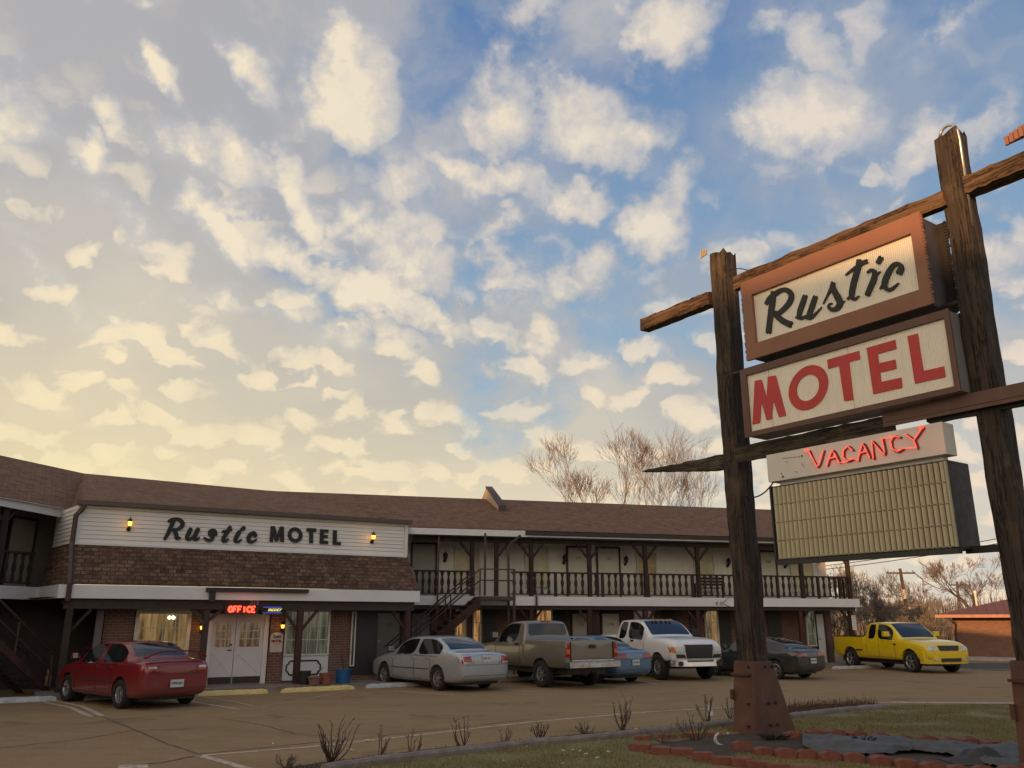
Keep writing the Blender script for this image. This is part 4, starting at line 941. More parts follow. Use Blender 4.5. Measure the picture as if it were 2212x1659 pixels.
# scroll on the white band, near the sign post
b = MB(); s_, z_ = RW.hit(1552, 1304, -.1)
def arc(c, r, a0, a1, n=10): return [(c[0]+r*math.cos(a0+(a1-a0)*i/n), c[1]+r*math.sin(a0+(a1-a0)*i/n)) for i in range(n+1)]
for dx_ in (-.05, .13): b.tube([RW.pt(s_+dx_+x, -.105, z_+y) for x, y in arc((0, 0), .055, .6, 5.4)], .012, 5)
b.tube([RW.pt(s_+.18, -.105, z_+.02), RW.pt(s_+.5, -.105, z_+.26)], .011, 5); b.tube([RW.pt(s_+.18, -.105, z_+.0), RW.pt(s_+.55, -.105, z_-.13)], .011, 5)
so = b.build('scroll_ornament', M['blackpaint']); tag(so, 'small black wrought scroll hook on the white balcony band beside the tall sign post', 'ornament')
# bench on the balcony
b0, z_ = RW.hit(1504, 1270, .5); b1 = RW.hit(1560, 1270, .5)[0]
bench = empty('balcony_bench', RW.pt((b0+b1)/2, .6, ZF1), world=True, label='red-brown wooden slat bench standing on the upstairs balcony behind the railing', cat='bench')
b = MB()
for k in range(3): bx(b, RW, b0, b1, .30, .33, ZF1+.50+k*.12, ZF1+.59+k*.12)
b.build('backrest', M['timred'], bench)
b = MB()
for k in range(4): bx(b, RW, b0, b1, .36+k*.11, .45+k*.11, ZF1+.40, ZF1+.43)
b.build('seat', M['timred'], bench)
for s in (b0+.05, b1-.12):
    b = MB(); bx(b, RW, s, s+.06, .29, .35, ZF1-.03, ZF1+.49); bx(b, RW, s, s+.06, .74, .80, ZF1-.03, ZF1+.60); bx(b, RW, s, s+.06, .36, .73, ZF1+.55, ZF1+.60); b.build('leg', M['timred'], bench)

# ------------------------------------------------------------------ the roadside sign
SF = Fr((4.2, 15.1), -35+180)        # along the sign from the far (left) post to the near (right) post
# local: s to the right/near, t to the back
if SF.n.dot(Vector((0, 1, 0))) < 0: SF.n = -SF.n
M['post'] = wood('weathered_post', (.078, .060, .048), (.038, .031, .027), axis='Z', scale=1.0, bmp=.03, c3=(.115, .080, .056))
M['beamw'] = wood('weathered_beam', (.19, .115, .065), (.075, .048, .032), axis='X', ang=-SF.ang, scale=1.0, bmp=.03, c3=(.045, .028, .020))
M['beamg'] = wood('grey_beam', (.085, .068, .050), (.045, .036, .028), axis='X', ang=-SF.ang, scale=1.0, bmp=.03, c3=(.12, .10, .072))
M['board'] = plain('sign_brown', (.25, .108, .062), .55, var=.10, scale=1.5)
M['board2'] = plain('sign_brown_dark', (.125, .058, .040), .55, var=.12, scale=1.5)
M['cab_side'] = plain('cabinet_side', (.075, .068, .072), .6, var=.2)
M['greybox'] = plain('grey_cabinet', (.21, .20, .19), .55, var=.08)
M['cream'] = plain('cream_cabinet', (.68, .64, .58), .5, var=.06, scale=.8)
M['iron'] = plain('dark_iron', (.022, .020, .020), .6)
M['rust'] = plain('red_oxide_steel', (.105, .045, .028), .65, var=.25, scale=3, bmp=.004)
M['rust2'] = plain('red_oxide_side', (.085, .034, .026), .65, var=.25, scale=3, bmp=.004)
M['redpaint'] = plain('red_letter', (.50, .035, .030), .5, var=.10)
M['wire'] = plain('cable', (.015, .014, .013), .7)
sign = empty('roadside_sign', SF.pt(2.2, 0, 0), world=True, label='tall roadside sign on two rough timber posts reading Rustic MOTEL VACANCY', cat='sign')
def panelmat(name, c, pitch):
    m, T, b = base_mat(name); co = T.n('ShaderNodeTexCoord').outputs['Object']
    mp = T.n('ShaderNodeMapping'); T.link(co, mp.inputs[0]); mp.inputs['Rotation'].default_value = (0, 0, -SF.ang)
    x, y, z = T.sep(mp.outputs[0]); w = T.m('SINE', T.m('MULTIPLY', x, 2*math.pi/pitch))
    n = T.noise(co, 1.5, 5, .6); st = T.noise(T.comb(T.m('MULTIPLY', x, 6.0), T.m('MULTIPLY', z, .8), 0.0), 1.0, 5, .65)
    cc = T.mix(T.mapr(n, .3, .7, 0, .5), c, tuple(q*.88 for q in c)); cc = T.mix(T.mapr(st, .55, .75, 0, .35), cc, tuple(q*.7 for q in c))
    cc = T.mix(T.mapr(w, -1, .2, .15, 0.0), cc, tuple(q*.55 for q in c))
    T.link(cc, b.inputs['Base Color']); b.inputs['Roughness'].default_value = .5; bump(T, b, w, .006, .5); return m
M['panel'] = panelmat('ribbed_panel', (.93, .86, .72), .034)
def rough_post(s, t, w, z0, z1, name, seed):
    rnd = random.Random(seed); me = bpy.data.meshes.new(name); bm = bmesh.new(); n = 34; rings = []
    offs = [rnd.uniform(-.012, .012) for _ in range(4)]
    for i in range(n+1):
        z = z0+(z1-z0)*i/n; r = []
        wob = .010*math.sin(i*.7+seed)+.012*math.sin(i*.23)
        for k in range(16):      # a squared timber with worn arrises and a few checks
            a = k//4; f = (k % 4)/4
            cs = [(-1, -1), (1, -1), (1, 1), (-1, 1)]
            x0, y0 = cs[a]; x1, y1 = cs[(a+1) % 4]; x, y = x0+(x1-x0)*f, y0+(y1-y0)*f
            if k % 4 == 0: x *= .93; y *= .93
            j = rnd.uniform(-.007, .007); x += j/w*2+offs[a]*math.sin(i*.35+a)*.4; y += j/w*2
            zz_ = z+(0 if i < n else rnd.uniform(-.07, .05)-(.08 if k > 8 else 0))
            r.append(bm.verts.new(SF.pt(s+x*w/2+wob, t+y*w/2, zz_)))
        rings.append(r)
    for i in range(n):
        for k in range(16): bm.faces.new((rings[i][k], rings[i][(k+1) % 16], rings[i+1][(k+1) % 16], rings[i+1][k]))
    bm.faces.new(rings[-1]); bm.faces.new(rings[0][::-1]); bm.to_mesh(me); bm.free(); me.materials.append(M['post'])
    o = link_mesh(name, me, sign); me.polygons.foreach_set('use_smooth', [True]*len(me.polygons)); me.set_sharp_from_angle(angle=rad(50)); return o
TP = .16
s1_, z1_ = SF.hit(1560, 545, 0); s2_, z2_ = SF.hit(2047, 290, 0)
LP = (SF.s_at(1556, 0, 900)+.10); RP = SF.s_at(2075, 0, 600)+.09
pl_obj = rough_post(LP+.075, TP+.03, .39, .0, z1_+.06, 'post', 1); pr_obj = rough_post(RP, TP, .36, .0, z2_+.05, 'post', 2)
print('posts', LP, RP, z1_, z2_)
def rough_beam(s0, s1, z0, z1, t0, t1, name, m, seed, zs=0.0, taper=None, n=22):
    rnd = random.Random(seed); b = MB(); N_ = n
    for i in range(N_+1):
        a = i/N_; s = s0+(s1-s0)*a; zc = zs*a; h = (z1-z0); k = 1.0; dz0 = dz1 = 0
        if taper: k = taper(a)
        zm = z1 if not taper else z1
        jj = [rnd.uniform(-.016, .016) for _ in range(8)]
        js = rnd.uniform(-.03, .03) if i in (0, N_) else 0
        za, zb_ = z1-h*k+zc+(0 if not taper else -(1-k)*.0), z1+zc
        ring = [(t0+jj[0]*.4, za+jj[1]), (t0-.008, (za+zb_)/2+jj[4]*.3), (t0+jj[2]*.4, zb_+jj[3]), ((t0+t1)/2, zb_+jj[5]*.5+.012), (t1, zb_+jj[6]*.4), (t1, za+jj[7]*.4)]
        for (t, z) in ring: b.v.append(tuple(SF.pt(s+js+rnd.uniform(-.02, .02)*(i in (0, N_)), t, z)))
    for i in range(N_):
        for k in range(6): b.f.append((i*6+k, i*6+(k+1) % 6, (i+1)*6+(k+1) % 6, (i+1)*6+k)); b.mi.append(0)
    b.f += [tuple(range(5, -1, -1)), tuple(range(N_*6, N_*6+6))]; b.mi += [0, 0]
    return b.build(name, m, sign, smooth='auto')
# upper beam: three pieces, at slightly different heights as in the photograph
TBm = -.03
sl0, zl0 = SF.hit(1385, 712, TBm); zbt = SF.hit(1384, 690, TBm)[1]
rough_beam(sl0, LP-.16, zl0-.02, SF.hit(1450, 662, TBm)[1]+.0, TBm, TBm+.24, 'beam', M['beamw'], 3)
sm0, zm0 = SF.hit(1585, 632, TBm-.05); sm0b, zm1 = SF.hit(1585, 600, TBm-.05)
sm1, zm2 = SF.hit(2038, 410, TBm-.05); zm3 = SF.hit(2038, 445, TBm-.05)[1]
rough_beam(sm0, RP-.10, zm3, zm2, TBm-.06, TBm+.10, 'beam', M['beamw'], 4)
sr0, zr1 = SF.hit(2095, 375, -.0); zr0 = SF.hit(2098, 412, -.0)[1]
rough_beam(RP+.13, RP+2.6, zr0, zr1, -.0, .26, 'beam', M['beamw'], 5)
# lower beam: thin tapered plank end on the left, grey plank, brown board on the right
sg0, zg0 = SF.hit(1388, 1021, .06); zg_t = SF.hit(1545, 985, .06)[1]; zg_b = SF.hit(1545, 1016, .06)[1]
rough_beam(sg0, LP-.15, zg_b, zg_t, .06, .16, 'beam', M['beamg'], 6, taper=lambda a: .10+.90*min(1, a*1.15))
q0, qa = SF.hit(1592, 966, -.08); qb = SF.hit(1592, 1000, -.08)[1]
q1 = SF.hit(1905, 905, -.08)[0]
rough_beam(q0, q1+.2, qb, qa, -.08, -.02, 'beam', M['beamg'], 7)
r0, ra = SF.hit(1905, 893, -.12); rb = SF.hit(1905, 925, -.12)[1]
b = MB(); b.box(r0, r0+4.2, -.125, -.085, rb+.01, ra+.02, fn=SF.pt); b.box(r0+.02, r0+4.2, -.135, -.127, rb+.07, rb+.085, fn=SF.pt); b.build('facing_board', M['board2'], sign)
rough_beam(RP-.9, RP+2.8, rb-.03, ra-.02, -.018, .14, 'beam', M['iron'], 8)
# cabinets -------------------------------------------------
f1 = fmap(1592.6, 457.1, .2); f2 = fmap(1592.6, 663.6, .23333); f4 = fmap(1548.3, 737.3, .3)
def quad_on(fm_, c4, t):
    out = []
    for x, y in c4:
        q = fm_(x, y); a, z = SF.hit(q[0], q[1], t); out.append((a, z))
    return out
def rect(qd):      # square up: TL, TR, BR, BL
    sA_ = (qd[0][0]+qd[3][0])/2; sB_ = (qd[1][0]+qd[2][0])/2; zT = (qd[0][1]+qd[1][1])/2; zB_ = (qd[2][1]+qd[3][1])/2; return sA_, sB_, zB_, zT
def fr_box(b, R, Ri, t0, t1):     # picture-frame of four boards
    a, c, z0, z1 = R; ia, ic, iz0, iz1 = Ri
    b.box(a, ia, t0, t1, z0, z1, fn=SF.pt); b.box(ic, c, t0, t1, z0, z1, fn=SF.pt)
    b.box(ia+.0005, ic-.0005, t0+.001, t1, z0, iz0, fn=SF.pt); b.box(ia+.0005, ic-.0005, t0+.001, t1, iz1, z1, fn=SF.pt)
# Rustic cabinet
TR_ = -.34
Ro = rect(quad_on(f1, [(22, 775), (1955, 0), (2110, 985), (125, 1610)], TR_)); Ri = rect(quad_on(f1, [(140, 900), (1868, 235), (1965, 835), (210, 1420)], TR_))
print('rustic', Ro, Ri)
cab = empty('sign_cabinet', SF.pt((Ro[0]+Ro[1])/2, -.1, Ro[2]), world=True, parent=None) if False else None
b = MB(); a, c, z0, z1 = Ro
b.box(a+.06, c-.06, TR_+.08, TR_+.62, z0+.03, z1-.03, fn=SF.pt)
c1 = b.build('sign_cabinet', M['cab_side'], sign)
b = MB(); fr_box(b, Ro, Ri, TR_, TR_+.058)
rnd = random.Random(9); n = 30       # chipped bark edge on both sides
for k in range(n):
    zc = z0+(z1-z0)*(k+.5)/n; hh_ = (z1-z0)/n*.42; dd_ = rnd.uniform(.012, .035)
    b.box(a-dd_, a-.0005, TR_+.004, TR_+.05, zc-hh_, zc+hh_, fn=SF.pt); b.box(c+.0005, c+dd_, TR_+.004, TR_+.05, zc-hh_, zc+hh_, fn=SF.pt)
b.build('frame', M['board'], c1)
b = MB(); b.box(a+.02, c+.03, TR_+.63, TR_+.68, z0-.01, z1-.02, fn=SF.pt)
for k in range(n):
    zc = z0+(z1-z0)*(k+.5)/n; hh_ = (z1-z0)/n*.40; dd_ = rnd.uniform(.03, .07); b.box(c+.031, c+.03+dd_, TR_+.632, TR_+.675, zc-hh_, zc+hh_, fn=SF.pt)
b.build('rear_board', M['iron'], c1)
b = MB(); ia, ic, iz0, iz1 = Ri; b.box(ia-.02, ic+.02, TR_+.058+.002, TR_+.075, iz0-.02, iz1+.02, fn=SF.pt) ; b.build('panel', M['panel'], c1)
RUST = [[(395,862,56),(385,960,66),(368,1080,66),(352,1200,62),(340,1312,64)], [(312,1002,40),(350,945,58),(410,892,60),(480,850,50),(545,852,56),(588,905,62),(568,980,64),(510,1050,58),(440,1108,50),(400,1130,40)], [(405,1085,56),(445,1140,64),(510,1190,66),(590,1225,74)],
 [(738,905,52),(712,985,60),(682,1070,60),(668,1140,48)], [(630,1142,14),(665,1148,38),(700,1152,34),(745,1130,30)], [(850,915,52),(820,1000,60),(790,1090,60),(765,1145,44)], [(742,1148,34),(800,1150,34),(860,1095,26),(918,1032,10)],
 [(932,998,14),(975,915,22),(1018,830,38),(1042,768,54)], [(1030,785,50),(1048,850,62),(1088,925,72),(1112,985,72),(1088,1040,60),(1030,1060,46),(992,1032,34),(1002,1002,26),(1030,992,16)], [(1105,1028,30),(1165,965,12)],
 [(1322,520,56),(1312,600,64),(1282,700,64),(1256,800,64),(1240,890,62),(1248,940,46)], [(1190,950,14),(1228,925,40),(1272,948,34),(1320,912,12)], [(1175,690,16),(1235,640,30),(1310,590,42),(1370,552,46),(1412,536,48)],
 [(1522,560,50),(1562,495,62)], [(1408,662,20),(1450,635,36),(1490,660,54),(1480,730,62),(1448,810,60),(1408,905,58)], [(1490,700,24),(1550,650,14)],
 [(1748,672,70),(1775,610,66),(1745,568,44),(1695,580,50),(1642,655,62),(1606,740,66),(1596,800,60),(1636,848,38),(1690,825,32),(1748,775,14)], [(1545,838,10),(1580,800,40)]]
strokes_mesh('lettering', SF, TR_+.058, f1, RUST, M['blackpaint'], c1, thick=.012, torn=True, step=.0007)
# MOTEL cabinet
TM = -.30
Mo = rect(quad_on(f2, [(20, 595), (1935, 5), (2080, 745), (75, 1230)], TM)); Mi = rect(quad_on(f2, [(78, 640), (1902, 92), (2012, 712), (128, 1165)], TM))
print('motel', Mo, Mi)
b = MB(); a, c, z0, z1 = Mo; b.box(a+.03, c-.02, TM+.04, TM+.56, z0+.02, z1-.02, fn=SF.pt); c2 = b.build('sign_cabinet', M['greybox'], sign)
b = MB(); fr_box(b, Mo, Mi, TM, TM+.038); b.build('frame', M['board2'], c2)
b = MB(); ia, ic, iz0, iz1 = Mi; b.box(ia-.01, ic+.01, TM+.0385, TM+.0395, iz0-.01, iz1+.01, fn=SF.pt); b.build('panel', M['panel'], c2)
b = MB()
for xx in (280, 1040):
    q = f2(xx, 640); a_, _ = SF.hit(q[0], q[1], TM); b.box(a_-.003, a_+.003, TM+.034, TM+.0383, iz0, iz1, fn=SF.pt)
b.build('panel_seam', plain('panel_seam_grey', (.34, .30, .24), .7), c2)
MOT = [[(145,1085),(165,682),(228,670),(275,838),(285,645),(360,632),(455,1003),(388,1018),(338,865),(322,1035),(275,1045),(226,880),(215,1070)],
 {'o': (661, 745, 182, 206, (-.06, -.20)), 'i': (657, 746, 104, 121, (-.04, -.20))},
 [(835,487),(1130,405),(1141,480),(1040,508),(1080,857),(993,870),(945,542),(845,572)],
 [(1200,378),(1465,302),(1477,385),(1303,435),(1313,520),(1467,485),(1478,570),(1325,605),(1336,692),(1520,652),(1530,745),(1262,805)],
 [(1578,268),(1672,245),(1728,590),(1918,548),(1932,645),(1648,708)]]
poly_mesh('lettering', SF, TM+.038, f2, MOT, M['redpaint'], c2, thick=.012)
# VACANCY box
TV = -.42
Vo = rect(quad_on(f2, [(268, 1388), (1890, 1040), (1935, 1350), (292, 1625)], TV)); print('vac', Vo)
b = MB(); a, c, z0, z1 = Vo; b.box(a, c, TV, TV+.30, z0, z1, fn=SF.pt); c3 = b.build('neon_cabinet', M['cream'], sign)
VAC = [[(665,1330),(745,1480),(800,1330)], [(835,1465),(885,1325),(950,1440)], [(862,1402),(925,1388)], [(1072,1325),(1030,1290),(988,1325),(985,1390),(1020,1425),(1075,1405)], [(1122,1418),(1165,1262),(1232,1392)], [(1140,1352),(1205,1335)], [(1265,1402),(1252,1240),(1368,1368),(1345,1215)],
 [(1512,1205),(1455,1195),(1425,1245),(1440,1310),(1490,1338),(1538,1308)], [(1562,1178),(1640,1235),(1668,1305)], [(1640,1235),(1722,1115)]]
strokes_mesh('painted_lettering', SF, TV, f2, [[(x+12, y+4, 20) for x, y in st] for st in VAC], plain('dark_red_letter', (.16, .03, .025), .6), c3, thick=.006, torn=False)
b = MB()
for st in VAC:
    pts = []
    for x, y in st: q = f2(x-8, y-2); a_, z_ = SF.hit(q[0], q[1], TV-.05); pts.append(SF.pt(a_, TV-.05, z_))
    b.tube(pts, .009, 6)
for (x, y) in ((650, 1330), (1716, 1112)):
    q = f2(x, y); a_, z_ = SF.hit(q[0], q[1], TV); b.tube([SF.pt(a_, TV, z_), SF.pt(a_, TV-.05, z_)], .026, 8)
# connecting tube runs
for p_, q_ in (((950, 1440), (1020, 1425)), ((1075, 1405), (1120, 1418)), ((1345, 1215), (1455, 1195)), ((1538, 1308), (1640, 1300))):
    P0 = f2(*p_); P1 = f2(*q_); a0, za = SF.hit(P0[0], P0[1], TV-.05); a1, zb_ = SF.hit(P1[0], P1[1], TV-.05); b.tube([SF.pt(a0, TV-.045, za), SF.pt(a1, TV-.045, zb_)], .008, 5)
b.build('neon_tubing', plain('neon_red_dim', (1, .1, .06), .4, emit=(1.0, .10, .06), es=1.15), c3)
q = f2(1200, 1330); a_, z_ = SF.hit(q[0], q[1], TV-.35)
for kk in (-.9, 0, .9): glow(SF.pt(a_+kk, TV-.22, z_+kk*.0), .40, (1, .08, .04), .15)
b = MB()      # screw holes, scuffs where NO was
for (x, y, r) in ((600, 1378, .018), (423, 1570, .02), (410, 1542, .012), (575, 1383, .010)):
    q = f2(x, y); a_, z_ = SF.hit(q[0], q[1], TV); b.tube([SF.pt(a_, TV-.004, z_), SF.pt(a_, TV+.01, z_)], r, 8)
for (x0, y0, x1, y1) in ((420, 1400, 560, 1385), (445, 1430, 470, 1436), (535, 1520, 560, 1528), (600, 1440, 612, 1480)):
    q = f2(x0, y0); a0, za = SF.hit(q[0], q[1], TV); q = f2(x1, y1); a1, zb_ = SF.hit(q[0], q[1], TV); b.tube([SF.pt(a0, TV-.002, za), SF.pt(a1, TV-.002, zb_)], .004, 4)
b.build('old_fixing', M['iron'], c3)
b = MB(); b.box(Vo[0]+.15, Vo[1]-.1, TV+.10, TV+.22, Vo[2]-.10, Vo[2]-.002, fn=SF.pt); b.build('spacer', M['white_trim'], sign)
# changeable letter board
TC = -.36
Co = rect(quad_on(f4, [(378, 1062), (1640, 855), (1742, 1450), (442, 1592)], TC)); print('board', Co)
a, c, z0, z1 = Co; b = MB(); b.box(a, c, TC+.03, TC+.62, z0-.02, z1+.02, fn=SF.pt); b.box(a-.03, a-.001, TC, TC+.1, z0-.04, z1+.03, fn=SF.pt); b.box(a, c, TC+.0, TC+.10, z0-.09, z0-.021, fn=SF.pt)
c4 = b.build('letter_board', plain('board_case', (.030, .029, .030), .55), sign)
M['tile'] = plain('corrugated_panel', (.53, .47, .32), .55, var=.10, scale=1.2)
rows, ncol = 4, 34
for r_ in range(rows):
    b = MB(); zr0_, zr1_ = z0+(z1-z0)*r_/rows+.008, z0+(z1-z0)*(r_+1)/rows-.008; pw = (c-a-.06)/ncol
    for k in range(ncol):
        s0 = a+.03+k*pw; m_ = 5; vs = []
        for j in range(m_+1):
            u = j/m_; d_ = .05*math.sin(math.pi*u); vs += [SF.pt(s0+.006+u*(pw-.012), TC+.026-d_, zr0_), SF.pt(s0+.006+u*(pw-.012), TC+.026-d_, zr1_)]
        b.add(vs, [(2*j, 2*j+2, 2*j+3, 2*j+1) for j in range(m_)]+[tuple(2*j for j in range(m_, -1, -1)), tuple(2*j+1 for j in range(m_+1))])
    b.box(a+.02, c-.02, TC+.012, TC+.027, zr0_-.009, zr0_-.0005, fn=SF.pt)
    b.build('letter_track', M['tile'], c4)
b = MB(); b.box(c-.03, c+.0, TC-.01, TC+.028, z0, z1, fn=SF.pt); b.build('edge_trim', plain('cream_edge', (.42, .38, .27), .6), c4)
# steel arms between cabinets and posts
b = MB()
for z_, (sa_, sb_) in ((Ro[2]+.05, (Ro[1]-.1, RP-.1)), (Mo[3]-.03, (Mo[1]-.1, RP-.1)), (Ro[2]-.02, (LP, Ro[0]+.3)), (Co[2]+.0, (Co[1]-.1, RP)), (Co[2]-.05, (Co[1]-.1, RP))):
    b = MB(); b.box(sa_, sb_, .02, .07, z_-.025, z_+.025, fn=SF.pt); b.build('steel_arm', M['iron'], sign)
# red steel base shoes with bolts
def shoe(sp, w, zt, name):
    b = MB(); hw = w/2+.035
    b.hexa([SF.pt(sp-hw-.02, TP-hw-.12, -.0), SF.pt(sp+hw+.02, TP-hw-.12, 0), SF.pt(sp+hw+.02, TP+hw+.50, 0), SF.pt(sp-hw-.02, TP+hw+.50, 0), SF.pt(sp-hw, TP-hw-.0, zt), SF.pt(sp+hw, TP-hw, zt), SF.pt(sp+hw, TP+hw+.03, zt), SF.pt(sp-hw, TP+hw+.03, zt)])
    o = b.build(name, M['rust'], sign)
    b = MB()
    for zf in (.12, .42, .92):
        z_ = zt*zf; k = zf
        for tt in (TP+.06, TP+.24): b.tube([SF.pt(sp+hw-.02+.02*(1-k), tt, z_), SF.pt(sp+hw+.035+.02*(1-k), tt, z_)], .026, 6)
        b.tube([SF.pt(sp+hw*.45, TP-hw-.13*(1-k)-.03, z_), SF.pt(sp+hw*.45, TP-hw, z_)], .022, 6)
    b.build('bolt', M['iron'], o)
    b = MB(); b.box(sp-hw-.03, sp+hw*.7, TP-hw-.075, TP-hw-.04, zt*.80, zt*.83, fn=SF.pt); b.build('clamp_plate', M['rust2'], o); b = MB(); b.box(sp-hw-.035, sp-hw+.02, TP-hw-.12, TP-hw+.05, zt*.46, zt*.60, fn=SF.pt); b.build('clamp_plate', M['rust2'], o)
    return o
shoe(LP+.09, .37, SF.hit(1640, 1428, TP)[1], 'base_shoe'); shoe(RP, .36, 1.35, 'base_shoe')
# conduit over the near post, cables, bird-spike bracket, torn board end on the far right
b = MB(); hx = RP+.19
pts = [SF.pt(RP+.16, TP-.1, z2_-1.6), SF.pt(RP+.19, TP-.1, z2_-.15)]+[SF.pt(RP+.05+.14*math.cos(a_), TP-.12, z2_-.0+.17*math.sin(a_)) for a_ in (0, .5, 1.0, 1.5, 2.0, 2.5, 3.0)]
b.tube(pts, .024, 8); b.build('conduit', plain('galvanised', (.5, .48, .45), .35, metal=.8), sign, smooth=True)
def sag(P, Q, d, n=12): return [P.lerp(Q, i/n)-Vector((0, 0, d*4*(i/n)*(1-i/n))) for i in range(n+1)]
b = MB()
b.tube(sag(SF.pt(LP+.17, TP, z1_-.35), SF.pt(Ro[0]+.30, -.1, Ro[3]+.05), -.12), .010, 5); b.tube(sag(SF.pt(LP+.17, TP, z1_-.40), SF.pt(Ro[0]+.25, -.1, Ro[3]+.0), .03), .008, 5)
b.tube(sag(SF.pt(LP+.17, TP, Vo[2]-.05), SF.pt(Vo[0]+.02, TV+.15, Vo[2]+.05), .14), .013, 5); b.tube(sag(SF.pt(LP+.17, TP-.05, Vo[2]+.1), SF.pt(LP+.17, TP-.1, Vo[2]-.3), .02), .01, 5)
b.tube([SF.pt(LP+.18, TP-.05, z1_-.9), SF.pt(LP+.185, TP-.05, Vo[2]+.2)], .012, 5)
b.build('cable', M['wire'], sign)
b = MB(); sc0, zc0 = SF.hit(1513, 548, -.05)
for k in range(4): b.box(sc0+k*.045, sc0+.028+k*.045, -.06, -.03, zc0-.10+k*.008, zc0+.07-k*.012, fn=SF.pt)
b.box(sc0-.01, LP-.16, -.03, -.0, zc0-.03, zc0+.03, fn=SF.pt); b.build('bracket', plain('pale_bracket', (.40, .34, .27), .7), sign)
b = MB(); sx, zx = SF.hit(2172, 312, .05); n_ = 16; L_ = 1.1
for k in range(n_):
    s0 = sx+L_*k/n_; top = .10+.06*math.sin(min(1, (k+1)/6)*1.57); b.box(s0, s0+L_/n_*.8, .03, .07, zx-.02+.010*k, zx+top+.008*k, fn=SF.pt)
b.box(sx+.02, sx+L_, .075, .10, zx-.0, zx+.07, fn=SF.pt); b.box(sx+.75, sx+.85, .10, .16, zr1-.05, zx+.1, fn=SF.pt)
b.build('scalloped_trim', M['board'], sign)

M['side_rub'] = plain('side_rub_strip', (.05, .045, .045), .5)
